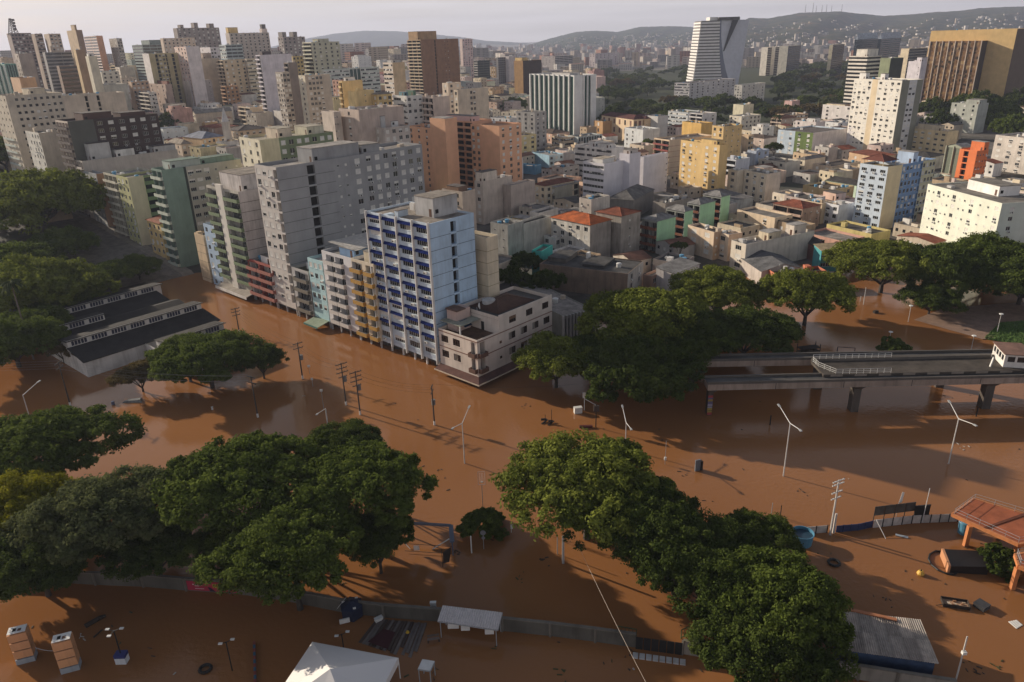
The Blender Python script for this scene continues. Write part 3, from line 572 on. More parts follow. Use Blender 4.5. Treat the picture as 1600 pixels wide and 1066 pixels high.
B('grey gabled shed roof left of the striped office tower', (834, 190), 9, 812, 850, 140, 'lgrey', 'b', 'b', roof='gabley', rc=(.30, .30, .31), house=True, wR=14, sn='grey shed')
B('cream corner house with pipes on its roof below the white gabled house', (812, 200), 12, 796, 829, 125, 'cream', 'w1', 'w1', house=True, sn='cream corner house')
B('cluster of pale low roofs with dark brown sheets below the sky blue house', (880, 262), 9, 862, 905, 130, (.40, .36, .32), 'w3', 'w3', house=True, sn='pale low cluster', rc=(.13, .08, .06))
B('flat low white building with an open terrace in front of the striped tower', (880, 215), 10, 862, 899, 120, (.46, .36, .25), 'r', 'r', house=True, sn='open terrace house', near=False)
# palace and its neighbours
B('cream neoclassical palace with tall brown windows and a dark red roof', (990, 187), 17, 940, 1010, 115, (.56, .43, .29), 'w6', 'w3', roof='hip', rc=(.12, .045, .04), st=6.2, ww=2.4, wh=4.0, shut=flat('brown_shutter', (.16, .07, .05), .7), ws=.7, wd=.2, near=False, name='palace', sn='neoclassical palace', rh=2.5, dirt=.35, trim=wallmat((.6, .5, .36), .3), sill=True)
B('long rear wing of the palace with small round attic windows', (1008, 186), 17, 1000, 1032, 115, (.52, .38, .24), 'b', 'm4', roof='hip', rc=(.12, .045, .04), st=5.5, near=False, name='palace', sn='palace rear wing', wL=22)
B('plain off white cube right of the neoclassical palace', (1028, 182), 19, 1008, 1044, 120, 'lgrey', 'b', 'b', sn='off white cube', dirt=.3)
B('light grey house with a white shutter facade in front of the palace', (1005, 203), 14, 976, 1031, 120, (.50, .51, .51), [('w2', .6), ('b', .4)], 'b', sn='light grey house', ws=.5, house=True, near=False)
B('dark orange brown house left of the palace against the striped tower', (942, 190), 14, 928, 944, 120, (.36, .22, .11), 'w1', 'b', wR=14, sn='orange brown house', house=True, st=4.5, ww=2, wh=2.8)
# white lilac pair
wl = B('lilac white block with dark glass balconies on its narrow front', (944, 256), 21, 911, 981, 132, (.50, .48, .50), 'r2', 'b', sn='lilac block', near=True, ww=2.4, wd=.95, ws=0, ac=0, dirt=.2, parc=WHITE, rc=(.42, .36, .28), huts=[(.2, .7, .3, .8, 2, C['white'])])
B('higher lilac white tower wall rising behind the lilac block', (984, 241), 24, 968, 1001, 132, (.46, .44, .47), 'b', 'b', sn='lilac tower', dirt=.2, huts=[(.1, .9, .1, .8, 2.4, (.4, .36, .34))])
B('plain lilac white block with a dark slot at its left edge', (1006, 246), 21, 998, 1044, 132, (.50, .48, .50), 'b', [('b', .9), ('m1', .1)], sn='plain lilac block', dirt=.2, rc=(.33, .31, .30), clutter=4)
B('white penthouse terraces stepped up behind the lilac block', (956, 232), 19, 898, 975, 135, 'white', 'r', 'b', sn='stepped white terraces', near=False, huts=[(.1, .6, .1, .4, 2.6, C['white']), (.2, .8, .5, .7, 3.2, C['white'])], clutter=5, rc=(.40, .36, .33))
B('long pale low roof left of the lilac block', (930, 243), 12, 880, 950, 140, (.46, .43, .40), 'w4', 'b', house=True, sn='long pale roof', rc=(.4, .38, .36), clutter=5)
# beige with red bands, yellow
B('beige block with red floor bands and dark slot in its flank', (1046, 219), 20, 1022, 1115, 118, (.45, .35, .25), [('B2', 1)], [('b', .45), ('s', .12), ('b', .43)], bal=flat('red_band', (.24, .05, .04), .7), lines=True, line=flat('red_line', (.24, .05, .04), .7), sn='red banded block', near=False, dirt=.3)
B('warm yellow apartment block with white awning shutters and a brown slot', (1125, 227), 26, 1064, 1138, 120, (.60, .42, .19), [('w2', .36), ('m1', .12), ('b', .1), ('w2', .42)], 'b', sn='yellow block', ww=1.9, wh=1.3, ws=.6, wd=.2, ac=.6, near=True, dirt=.3, huts=[(.1, .9, .1, .5, 2.5, C['yellow'])], rc=(.3, .24, .15))
B('upper yellow block with grey windows stepped behind the yellow apartment block', (1131, 198), 27, 1113, 1160, 120, (.52, .37, .18), 'w2', 'm3', sn='upper yellow block', near=False, ws=.2)
B('small mustard house with blank wall behind the yellow block', (1096, 193), 20, 1066, 1110, 120, 'ochre', 'b', 'b', sn='mustard house', house=True, wR=10)
B('tan warehouse wing with ribbed flank right of the upper yellow block', (1170, 212), 13, 1152, 1178, 120, 'tan', 'b', 'w2', sn='tan wing', house=True)
# the grey blue complex behind
B('blue grey building with ribbon windows and a roof garden', (1075, 176), 15, 1044, 1100, 120, (.34, .36, .38), 'r', 'b', sn='roof garden block', near=False, rc=(.12, .13, .08), clutter=6)
B('grey white block with dark balcony recesses right of the roof garden block', (1098, 178), 16, 1078, 1120, 120, (.44, .42, .41), 'B2', 'w2', sn='grey recess block', near=False)
B('white house with a zigzag stair roof below the grey recess block', (1104, 205), 12, 1070, 1120, 120, 'white', 'w3', 'w2', sn='zigzag roof house', house=True, roof='shed', rc=(.4, .4, .42))
B('long cream block with small windows behind the upper yellow block', (1159, 182), 14, 1140, 1189, 122, (.54, .49, .40), 'w3', 'w5', sn='long cream block', near=False)
B('cream tower room with a plain blank face above the long cream block', (1162, 164), 17, 1146, 1178, 122, (.50, .46, .34), 'b', 'b', sn='cream tower room')
B('white house with a cubic roof room below the palm', (1192, 199), 12, 1175, 1210, 122, (.60, .57, .52), 'w2', 'w1', sn='white cubic house', house=True, huts=[(.2, .8, .2, .8, 2.4, C['white'])])
B('dim brown grey house with tiled top beyond the white cubic house', (1222, 186), 10, 1205, 1245, 120, (.34, .27, .22), 'B2', 'w2', sn='dim brown house', house=True, roof='hip', rc=(.25, .12, .08))
B('pale pink roof box standing over pinkish terraces', (1238, 158), 14, 1226, 1250, 125, 'pink', 'b', 'b', sn='pink roof box', house=True)
B('tan terrace house with long balcony under the pink roof box', (1236, 180), 11, 1214, 1263, 120, (.40, .29, .20), 'r', 'r', sn='tan terrace house', house=True, near=False)
B('pinkish white house with grey flank right of the palm', (1275, 191), 14, 1243, 1290, 122, (.56, .50, .48), 'w3', 'b', sn='pinkish house', house=True, huts=[(.1, .7, .1, .5, 3, C['white'])])
B('house front half light blue and half dark green with white shutters', (1271, 208), 15, 1216, 1323, 122, (.48, .56, .64), [('w2', .5), ('w2', .5, (.10, .14, .045))], 'b', rcol=(.47, .43, .42), sn='blue and green house', house=True, near=True, ww=2.0, ws=.8, wd=.1, ac=.6)
B('grey cube house with a cracked blank wall in front of the blue and green house', (1228, 254), 8.5, 1186, 1251, 122, (.42, .39, .33), [('w3', 1)], 'b', sn='cracked grey house', house=True, near=False, rc=(.12, .11, .10))
B('cream twin roofed house right of the cracked grey house', (1258, 250), 8, 1246, 1290, 122, (.50, .44, .34), 'w1', 'b', sn='cream twin house', house=True, roof='hip', rc=(.24, .22, .20), rh=1.2)
B('long brown roofed row house under the white cube block', (1300, 260), 8, 1270, 1345, 122, (.40, .32, .24), 'w2', 'b', sn='brown roofed row', house=True, rc=(.09, .075, .065))
B('white house with dark balcony corner right of the yellow block', (1150, 250), 12, 1129, 1172, 125, (.56, .58, .62), 'B1', 'b', sn='dark balcony house', house=True, near=False)
B('blue grey shaded cube between the dark balcony house and the tan wing', (1182, 236), 12, 1168, 1202, 122, (.30, .34, .42), 'b', 'w2', sn='blue grey cube', house=True)
B('cream four-storey front with stepped white window bays right of the yellow block', (1153, 267), 14, 1138, 1168, 118, (.62, .54, .42), 'w1', 'b', sn='cream window bay', near=True, ww=2.2, ws=.2)
B('cream block with shuttered bays and a folded metal roof', (1198, 272), 14, 1163, 1221, 118, (.60, .52, .40), 'w3', 'b', rcol=(.44, .37, .30), sn='cream bay block', near=True, ww=1.7, ws=.4, ac=.3, rc=(.22, .2, .18))
# near middle: red roof house, stained block, green houses
B('white four-storey house with a bright orange red tiled roof and stained flank', (922, 352), 14.5, 861, 955, 132, (.60, .56, .50), 'w5', 'b', rcol=(.24, .215, .19), roof='hip', rc=(.50, .13, .04), rh=2.2, near=True, ww=1.7, ws=.25, wd=.6, ac=.4, dirt=.85, sn='red roofed house', house=True)
B('tall stained concrete flank block with a dark recess behind the red roofed house', (971, 338), 16, 960, 1001, 132, (.26, .235, .205), 'm1', [('b', .3), ('m1', .3), ('b', .4)], roof='hip', rc=(.24, .075, .04), rh=1.5, dirt=.95, sn='stained flank block', near=False, wL=12)
B('weathered cement water tower box standing between the red tiled roofs', (924, 312), 19.5, 905, 953, 132, (.40, .37, .33), 'm2', 'b', dirt=.9, sn='cement tank box', name='house')
B('grey house in shade with a white gate left of the red roofed house', (868, 372), 8, 850, 884, 132, (.42, .42, .40), 'w2', 'w2', sn='shaded grey house', house=True)
for i, (N, Lx, Rx, z, w) in enumerate((((1027, 346), 1003, 1056, 12, None), ((1070, 331), 1058, 1083, 12, 9), ((1094, 320), 1074, 1118, 12, None), ((1127, 308), 1118, 1141, 12, 9))):
    B(['mint green house with grey hip roof nearest the stained flank block', 'second mint green house peeping behind the nearest one', 'third mint green house beside the cement chimneys', 'farthest mint green house under the warm yellow block'][i],
      N, z, Lx, Rx, 130, (.24, .25, .23), 'B2', 'b', rcol=C['mint'], roof='hip', rc=(.27, .26, .25), rh=1.6, sn='mint house', house=True, near=(i == 0), bal=flat('rust_parapet', (.22, .08, .04), .7), group='mint green houses in a row', dirt=.35, wL=w)
B('long dark shed with a grey tiled hip roof behind the mint green houses', (990, 313), 9, 950, 1105, 150, (.14, .13, .12), 'b', 'b', roof='hip', rc=(.17, .16, .15), rh=3, house=True, sn='long tiled shed', wR=26)
B('dull shed with cement tanks along its roof between the mint houses', (1040, 318), 8, 1020, 1080, 130, (.2, .18, .16), 'b', 'b', house=True, sn='tank shed', clutter=8, rc=(.09, .085, .08))
lw = B('long windowless brown brick wall warehouse with sagging dark roof sheets', (981, 428), 8.5, 843, 1008, 152, (.185, .135, .10), 'b', 'w2', sn='brown warehouse', name='warehouse', rc=(.085, .082, .08), dirt=.8, par=.3, clutter=2, near=False, wR=15, huts=[(.3, .95, .75, .98, 1.2, (.10, .09, .08)), (.2, .9, .3, .55, .7, (.05, .05, .05))], rcol=(.36, .34, .31))
B('turquoise painted end house at the left of the brown warehouse', (846, 393), 9.5, 833, 852, 152, (.05, .30, .27), 'b', 'b', sn='turquoise end', house=True, wR=9, wL=3.6)
B('small white walled house with a grey sheet roof beside the treetops', (1055, 428), 6, 1025, 1093, 135, (.42, .39, .38), 'b', 'w3', rcol=(.55, .52, .52), sn='small white walled house', house=True, roof='shed', rc=(.24, .23, .22), dirt=.6)
B('jumbled low rooms with patched roofs between the warehouse and the white walled house', (1018, 432), 4.5, 1005, 1040, 135, (.26, .17, .13), 'b', 'w2', sn='patched rooms', house=True, clutter=4)
B('dark flat roof with skylight behind the patched rooms', (1062, 412), 6, 1020, 1085, 140, (.18, .16, .15), 'b', 'b', sn='skylight roof', house=True, rc=(.10, .1, .1))
B('beige stacked block with a concrete band at the left of the red roofed house', (818, 350), 14, 803, 862, 137, (.36, .35, .32), 'w1', 'b', sn='beige stacked block', dirt=.8, near=False, rc=(.10, .09, .08))
B('grey stained block nearest the awning tower with a ruined parapet', (793, 352), 15, 766, 818, 137, (.30, .29, .27), 'm2', 'b', sn='ruined parapet block', dirt=.95, near=False)
B('off white block with small square windows behind the beige stacked block', (842, 333), 13, 828, 872, 137, (.42, .40, .38), 'm2', 'b', sn='off white stacked block', dirt=.6, near=False, rc=(.09, .085, .08))
# right hand near group
B('cream shop house with white shutters and a striped awning behind the treetops', (1116, 363), 10.5, 1075, 1135, 118, (.52, .41, .30), [('w1', .5), ('w1', .5)], 'm2', rcol=(.36, .25, .17), sn='cream shop house', house=True, near=True, ww=2.6, wh=1.7, ws=.7, wd=.2, rc=(.09, .08, .075))
B('narrow cream house with a white sheet roof beside the cream shop house', (1139, 367), 10, 1121, 1160, 118, (.52, .42, .32), 'w1', 'm2', rcol=(.34, .25, .19), sn='narrow cream house', house=True, near=True, ww=2.2, ws=.4, rc=(.62, .62, .64))
bw = B('pale house with a very long blank white flank wall rising to the right', (1166, 382), 10, 1143, 1273, 118, (.56, .50, .42), 'w1', 'b', rcol=(.62, .57, .50), sn='long white flank house', house=True, near=True, ww=2.6, ws=.1, dirt=.6, huts=[(.35, .55, .2, .9, 3, C['cream']), (.75, .95, .3, .9, 3.6, (.5, .44, .38))], clutter=6, par=1.2)
B('brown grey low house with tall shutters behind the long white flank', (1262, 312), 9, 1226, 1290, 120, (.36, .30, .27), 'w3', 'b', sn='brown shutter house', house=True, ws=.7, rc=(.10, .09, .08))
B('yellowish rundown sheds with brown sheet roofs right of the brown shutter house', (1300, 297), 7.5, 1255, 1335, 120, (.40, .30, .16), 'b', 'w2', sn='rundown sheds', house=True, clutter=6, rc=(.12, .09, .06))
B('stacked beige rooms with satellite dishes behind the rundown sheds', (1285, 318), 9, 1258, 1300, 120, (.44, .35, .25), 'w2', 'b', sn='stacked beige rooms', house=True, clutter=6)
B('white cubic house with arched grille left of the blue and cream tower', (1311, 321), 9, 1289, 1335, 118, (.60, .60, .62), 'w2', 'b', sn='arched grille house', house=True, near=True, ww=1.8, wd=.8)
B('low hall with a mustard parapet below the blue and cream tower', (1362, 366), 5.5, 1292, 1392, 118, (.42, .35, .15), 'b', 'b', sn='mustard hall', house=True, rc=(.10, .09, .08))
B('two-storey teal house with a tan roof over its terrace', (1284, 392), 8, 1272, 1317, 95, (.05, .20, .22), 'b', 'r', sn='small teal house', house=True, roof='shed', rc=(.40, .31, .19), near=True, ww=1.4, wd=.9)
B('red brick ruin with a black cornice and collapsed roof among the trees', (1212, 428), 5.5, 1200, 1292, 96, (.36, .12, .07), 'w1', 'w5', sn='brick ruin', house=True, near=True, ww=1.3, wh=2.0, st=4.5, rc=(.06, .05, .045), parc=BLACK, clutter=4)
B('grey gabled warehouse roof dropping towards the trees beside the brick ruin', (1190, 424), 5, 1172, 1205, 96, (.34, .30, .27), 'b', 'b', sn='grey gabled warehouse', name='warehouse', roof='gabley', rc=(.13, .13, .135), wR=14, wL=16)
B('dark red brick gable house behind the brick ruin', (1275, 385), 6, 1258, 1290, 100, (.16, .08, .07), 'b', 'b', sn='dark gable house', house=True, roof='gabley', rc=(.1, .09, .09))
# blue and cream tower, orange block, pale block
B('seven-storey building with blue panels, a cream end wall and tiled roof terrace', (1388, 261), 25.5, 1344.5, 1411, 120, (.44, .50, .57), [('w3', 1)], 'b', rcol=(.54, .45, .29), sn='blue and cream tower', near=True, ww=2.3, wh=1.2, ws=.3, ac=.5, rc=(.40, .32, .18), dirt=.25, clutter=0, huts=[], parc=wallmat((.6, .52, .36), .2))
m = MB(); tt = bpy.data.objects['wall']; last = [o for o in COL.objects if o.get('label', '').startswith('seven-storey')][0]; wR, wL, zt, hz, g0 = INFO[last.name]
hip(m, .5, 2.5, wR - .3, wL - .5, zt + 1.6, 2.2, roofmat((.16, .06, .045), .5)); m.obj('tiled_roof', last)
for x, y in ((.8, 2.8), (.8, wL - .8), (wR - .6, 2.8), (wR - .6, wL - .8)): part(last, 'post', x - .1, y - .1, zt - .8, x + .1, y + .1, zt + 1.6, wallmat(C['cream'], .3))
B('blue rear wing of shuttered windows stepping back from the cream end wall', (1411, 257), 25.3, 1405, 1463, 120, (.14, .22, .36), 'b', [('w5', .55), ('s', .06), ('w4', .39, (.40, .38, .26))], near=True, ww=1.4, ws=.5, ac=.2, sn='blue rear wing', wL=9, dirt=.25, clutter=3, huts=[(.35, .5, .1, .9, 4.5, (.34, .42, .54))])
B('vivid orange block with a glass stair tower and side balconies', (1527, 236), 18, 1500, 1545, 112, C['orange'], [('b', .25), ('s', .3), ('b', .45)], 'm4', sn='orange block', near=False, dirt=.15, huts=[(.55, 1, 0, .8, 4.5, C['orange'])], rc=(.4, .4, .38))
B('green glass stairwell front attached to the orange block', (1503, 230), 18, 1480, 1510, 112, (.22, .24, .19), [('f2', 1)], 'b', sn='glass stairwell', near=False, wR=8, roof='gablex', rc=(.3, .3, .3), rh=1.2, glass=flat('pale_glass', (.16, .18, .14), .3))
B('ochre cream five-storey block with stained windows behind the orange block', (1481, 206), 18, 1417, 1498, 112, (.52, .42, .26), [('w6', 1)], 'b', sn='ochre cream block', near=True, ww=2.2, wh=1.2, ws=.35, wd=.55, ac=.1, huts=[(.2, .5, .2, .8, 3.5, C['cream']), (.6, .9, .3, .7, 2.2, C['cream'])], clutter=6)
B('wide beige grey block with tall windows at the right edge', (1625, 218), 19, 1556, 1650, 112, (.42, .38, .34), [('w4', 1)], 'w3', sn='right edge beige block', near=True, ww=2.2, wh=1.4, ws=.45, ac=.5, wR=20, rc=(.32, .27, .23))
pw = B('long pale green white block with a dark patched roof nearest the right edge', (1566, 318), 23.5, 1450, 1610, 98, C['pale'], [('m2', .14), ('w1', .08), ('m2', .13), ('w1', .1), ('m2', .13), ('w1', .12), ('m2', .2), ('w1', .1)], [('w2', 1)], rcol=(.42, .45, .40), sn='pale long block', near=True, ww=1.5, wh=1.3, ws=.35, wd=.5, ac=.5, dirt=.15, rc=(.22, .20, .175), huts=[(.45, .95, .3, .72, 3.2, C['white'])], clutter=2, wR=16, st=3.1, par=.3)
# white apartment tower and others on the right
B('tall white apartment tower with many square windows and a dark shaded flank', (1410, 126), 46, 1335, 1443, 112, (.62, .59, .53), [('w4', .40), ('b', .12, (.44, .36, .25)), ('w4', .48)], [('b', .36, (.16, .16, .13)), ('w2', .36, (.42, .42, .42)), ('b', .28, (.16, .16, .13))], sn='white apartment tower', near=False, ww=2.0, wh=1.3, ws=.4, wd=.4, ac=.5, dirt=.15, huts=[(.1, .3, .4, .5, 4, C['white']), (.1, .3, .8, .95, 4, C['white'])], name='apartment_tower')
B('white stepped block with blank flank below the white apartment tower', (1346, 200), 17, 1326, 1364, 118, (.60, .57, .57), 'w2', 'm2', rcol=(.56, .53, .53), sn='white stepped block', near=False, dirt=.2)
B('higher white core block with a tiny window above the white stepped block', (1357, 179), 22, 1337, 1376, 118, (.58, .55, .56), 'm1', 'b', sn='white core block', dirt=.2)
B('white end block with two recessed window bays right of the white core block', (1373, 196), 18, 1364, 1393, 118, (.58, .56, .57), 'b', [('m1', .4), ('b', .6)], sn='white end block', dirt=.2, wL=10)
B('white long house with orange roof tanks and a brick red end wall', (1352, 168), 17, 1286, 1372, 118, (.60, .56, .54), 'w4', 'b', rcol=(.20, .08, .05), sn='orange tanked house', near=False, ww=2.2, huts=[(.1, .9, .05, .3, 4, (.36, .16, .06)), (.1, .6, .5, .95, 1.6, C['cream'])], clutter=7)
B('grey white house with pale blue awning in front of the orange tanked house', (1310, 192), 11, 1288, 1330, 118, (.50, .50, .50), 'w2', 'w2', sn='pale awning house', house=True, clutter=5)
B('grey white block with ribbon floors left of the brown tower', (1356, 88), 0, 1327, 1378, 115, (.52, .48, .43), [('h1', 1)], [('h1', 1)], D=640, sn='ribbon floor block', near=False, huts=[(.2, 1, .2, .8, 6, (.5, .47, .42))])
B('dull green box tower beside the grey white ribbon block', (1392, 91), 0, 1376, 1412, 115, (.17, .19, .12), 'b', 'b', rcol=(.05, .055, .045), D=615, sn='dull green tower', clutter=3)
B('lilac grey stepped tower against the brown slab', (1440, 96), 0, 1420, 1449, 115, (.46, .43, .46), [('b', .7), ('m1', .3)], 'b', D=700, sn='lilac grey stepped tower', huts=[(0, 1, 0, .4, 4, (.46, .43, .46))])
B('beige tower with dark ribbon flank behind the lilac grey tower', (1421, 76), 0, 1417, 1450, 120, (.52, .44, .32), 'b', 'h1', rcol=(.16, .15, .14), D=900, sn='beige ribbon tower', wL=10)
# striped office tower
B('white office tower with vertical fins and dark green glass', (898, 118), 0, 829, 932, 122, (.52, .52, .51), [('f9', 1)], [('b', .40), ('f2', .34), ('b', .26)], D=610, sn='striped office tower', near=False, fin=.55, find=1.0, trim=wallmat((.62, .62, .60), .15), glass=GLASSG, name='office_tower', dirt=.15, huts=[(.2, .8, .2, .6, 2, C['lgrey'])], clutter=3)
B('slatted grey podium wing at the foot of the striped office tower', (905, 214), 14, 897, 940, 122, (.30, .33, .33), 'b', 'f9', D=None, sn='slatted podium', near=False, wL=14, trim=wallmat((.36, .40, .40), .2)) if False else bld('slatted grey podium wing at the foot of the striped office tower', 'building', (903, 214), 896, 940, 122, (.30, .33, .33), 'b', [('f9', 1)], z=10, sn='slatted podium', near=False, wL=12, trim=wallmat((.36, .40, .40), .2))
# brown slab with mullions
b = bld('huge ochre framed brown office slab with pale vertical mullions at the right', 'building', (1590, 45), 1455, 1640, 126, (.40, .28, .13), [('b', 1)], [('b', 1)], D=680, sn='brown office slab', name='office_slab', rcol=(.10, .07, .05), wR=48, near=False, dirt=.2, clutter=3, par=.4)  # right face coloured dark for its shade
wR, wL, zt, hz, g0 = INFO[b.name]
fc = Face((0, wL), -math.pi / 2, wL); ctx_wall = wallmat((.30, .17, .08), .3); m = MB(); g = MB(); prj = 11.0; u0, u1, zt2 = wL * .09, wL * .70, zt - 9; rng = random.Random(5)
fc.quad(m, u0, u1, 0, zt2, -prj, flat('bronze_panel', (.17, .09, .04), .5)); fc.box(m, u0, u1, zt2 - .3, zt2, -prj, 0, ctx_wall); m.quad(fc.P(u1, 0, -prj), fc.P(u1, 0, 0), fc.P(u1, zt2, 0), fc.P(u1, zt2, -prj), flat('shade_toned_flank', (.05, .035, .025), .7)); m.quad(fc.P(u0, 0, 0), fc.P(u0, 0, -prj), fc.P(u0, zt2, -prj), fc.P(u0, zt2, 0), ctx_wall)  # right flank of the projecting panel is painted dark for its shade
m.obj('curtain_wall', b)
pals = [flat('bronze_pane', c, .25) for c in ((.03, .022, .015), (.20, .11, .045), (.30, .18, .08), (.13, .07, .03), (.36, .25, .13))]
nb, nfl = 8, 16; pu = (u1 - u0) / nb
for k in range(nfl):
    za = (zt2 - 1) * k / nfl + .6; zb = (zt2 - 1) * (k + 1) / nfl - .5
    for j in range(nb):
        for i in range(3):
            a0 = u0 + j * pu + .7 + i * (pu - 1.2) / 3; fc.quad(g, a0, a0 + (pu - 1.2) / 3 - .15, za + rng.choice([0, .5, 1.2]), zb, -prj - .06, rng.choice(pals))
tag(g.obj('glazing', b), kind='stuff')
for j in range(nb + 1):
    m = MB(); u = u0 + j * pu; fc.box(m, u - .3, u + .3, 0, zt2 + .5, -prj - .7, -prj, wallmat((.40, .33, .27), .2)); m.obj('mullion', b)
# curved white tower: floors on its lit side, a bowed glass front between two white blades
q = dp(1124, 32, 1150); a = math.radians(24)
t = empty('curved_tower', (q[0], q[1], terr(q[0], q[1]) - 1), math.radians(0), 'white tower with stacked ribs, a concave blue glass front and a dark notch', 'building'); MARKS.append(('curved white tower', 1130, 90))
HT = q[2] - (terr(q[0], q[1]) - 1); s = 1150 / F; S = 22; wp = wallmat((.60, .58, .56), .1); gl = flat('blue_grey_glass', (.10, .12, .17), .25); wg = wallmat((.36, .37, .41), .1); RG = flat('ribbed_dull_glass', (.10, .09, .08), .4)
def prof(f): # half edges in metres from the tower axis at height fraction f: left edge, rib corner, blade foot, right edge
    return (-(26 + 7.5 * (1 - f) ** 1.3) * s * 1.0, -(.5 - 15 * (1 - f) ** 2.2 * .75 + 1) * s, (1 + 21 * (1 - f) ** 1.9) * s, (43 - 9 * (1 - f)) * s)
rows_ = 22; ribs = MB(); fr = MB(); bl = MB(); lf = MB()
for k in range(rows_):
    f0, f1 = k / rows_, (k + 1) / rows_; z0, z1 = HT * f0, HT * f1
    A, Bq = prof(f0), prof(f1); dk = 38.0
    lf.quad((A[0], -2, z0), (A[1], -10, z0), (Bq[1], -10, z1), (Bq[0], -2, z1), RG); lf.quad((A[0], dk, z0), (A[0], -2, z0), (Bq[0], -2, z1), (Bq[0], dk, z1), RG)
    mid = lambda P, d: [(P[0], -2 - d), (P[1], -10 - d)]
    zz = z0 + (z1 - z0) * .6
    ribs.hexa([(A[0], -3.2, z0), (A[1], -11, z0), (A[1], -8, z0), (A[0], 0, z0), (A[0], -3.2, zz), (A[1], -11, zz), (A[1], -8, zz), (A[0], 0, zz)], wp)
    ribs.hexa([(A[0] - 1.4, dk, z0), (A[0] - 1.4, -3.2, z0), (A[0] + 2, -3.2, z0), (A[0] + 2, dk, z0), (A[0] - 1.4, dk, zz), (A[0] - 1.4, -3.2, zz), (A[0] + 2, -3.2, zz), (A[0] + 2, dk, zz)], wp)
    fr.quad((A[1], -10, z0), (A[2], -8 , z0), (Bq[2], -8, z1), (Bq[1], -10, z1), gl)
    bl.quad((A[2], -8, z0), (A[3], -1, z0), (Bq[3], -1, z1), (Bq[2], -8, z1), wg); bl.quad((A[3], -1, z0), (A[3] - 4, dk, z0), (Bq[3] - 4, dk, z1), (Bq[3], -1, z1), wg)
    bl.quad((A[3] - 4, dk, z0), (A[0], dk, z0), (Bq[0], dk, z1), (Bq[3] - 4, dk, z1), wp)
Bq = prof(1); bl.quad((Bq[0], -2, HT), (Bq[3], -1, HT), (Bq[3] - 4, dk, HT), (Bq[0], dk, HT), DCONC)
for mbb, nm in ((lf, 'ribbed_glass'), (ribs, 'floor_rib'), (fr, 'glass_front'), (bl, 'blade_wall')): 
    o = mbb.obj(nm, t)
    if nm == 'floor_rib': o['kind'] = 'stuff'
m = MB(); m.hexa([(Bq[1] + 8 * s, -8.5, HT * .55), (Bq[1] + 9.5 * s, -8.5, HT * .55), (Bq[1] + 9.5 * s, -7.0, HT * .55), (Bq[1] + 8 * s, -7.0, HT * .55), (Bq[1] + 19 * s, -9, HT * 1.01), (Bq[1] + 27 * s, -9, HT * 1.01), (Bq[1] + 27 * s, -5, HT * 1.01), (Bq[1] + 19 * s, -5, HT * 1.01)], BLACK); m.obj('notch', t)
m = MB(); m.box(Bq[1] - 2 * s, -10, HT + .05, Bq[1] + 28 * s, 20, HT + 4, DCONC); m.box(Bq[1] - 13 * s, -3, HT + .05, Bq[1] - 2 * s, 18, HT + 4.5, WHITE); m.obj('roof_hut', t)
# ------------------------------------------------------------------ the upper town and far landmarks
def U(label, N, D, Lx, Rx, col, left='w4', right='w4', th=132, **k):
    k.setdefault('near', False)
    return B(label, N, 0, Lx, Rx, th, col, left, right, D=D, **k)
U('long cream slab with dark slotted flank behind the dark brown slab', (97, 150), 385, 86, 194, 'beige', 'w3', [('b', .34), ('s', .05), ('b', .14), ('s', .05), ('b', .42)], sn='cream slotted slab', clutter=5)
U('brown brick tower with white balcony front and blank brown flank', (657, 62), 760, 636, 716, (.19, .10, .06), 'B3', [('b', .35), ('s', .04), ('b', .2), ('m2', .16), ('b', .25)], rcol=(.19, .10, .055), lcol=(.34, .24, .15), sn='brown brick tower', name='apartment_tower', huts=[(.0, .5, .2, .9, 8, (.30, .19, .10))], bal=wallmat((.42, .34, .24), .2), clutter=4)
U('slim pinkish tower behind the brown brick tower', (722, 61), 1150, 718, 738, 'rose', 'b', 'w4', sn='slim pink tower', rcol=(.46, .34, .32))
U('bronze glass tower with a white angular mullion and yellow cap', (817, 95), 900, 803, 846, (.26, .15, .06), 'b', 'b', rcol=(.045, .03, .025), sn='bronze tower', huts=[(0, .3, .1, .9, 4, C['yellow'])])
U('wide windowless white lilac wall block above the dark trees', (406, 86), 560, 399, 455, (.54, .50, .52), 'B1', 'b', sn='white lilac wall block', huts=[(.1, .4, .2, .8, 3, (.1, .08, .08))], clutter=1)
U('mottled grey hotel slab with rows of small windows and two roof masts', (358, 52), 800, 352, 420, (.36, .31, .27), 'b', 'w9', sn='mottled hotel slab', ww=1.6, wd=.9, ws=0, clutter=6, huts=[(0, .25, .2, .8, 6, C['yellow'])])
U('pale tower with an observation cap and mast right of the mottled hotel', (409, 45), 860, 405, 417, (.44, .38, .35), 'b', 'b', sn='capped mast tower', huts=[(.1, .9, .1, .9, 5, (.1, .09, .09))])
U('massive dark grey apartment slab with three roof towers on the skyline', (276, 44), 900, 270, 342, (.20, .17, .155), 'b', 'w9', sn='dark skyline slab', ww=1.8, ws=.3, huts=[(.1, .18, .1, .9, 4, (.2, .17, .155)), (.42, .52, .1, .9, 6, (.2, .17, .155)), (.78, .9, .1, .9, 5, (.2, .17, .155))])
U('beige stepped building with arcade windows below the dark skyline slab', (254, 60), 800, 250, 304, (.42, .34, .27), 'b', 'w8', sn='arcade building', ww=1.4)
U('white and pink slab with a gridded lit front on the left slope', (290, 73), 640, 272, 311, (.52, .47, .46), [('w4', 1)], 'b', lcol=(.56, .42, .36), sn='white and pink slab', ww=2.2, wh=1.6)
U('pale slab with grey green windows right of the white and pink slab', (328, 74), 700, 312, 342, (.46, .43, .44), 'w2', 'w3', sn='pale green windowed slab')
U('glassy pale green block behind the beige balcony towers', (352, 70), 740, 342, 378, (.30, .34, .34), 'r', 'h3', sn='pale green glass block')
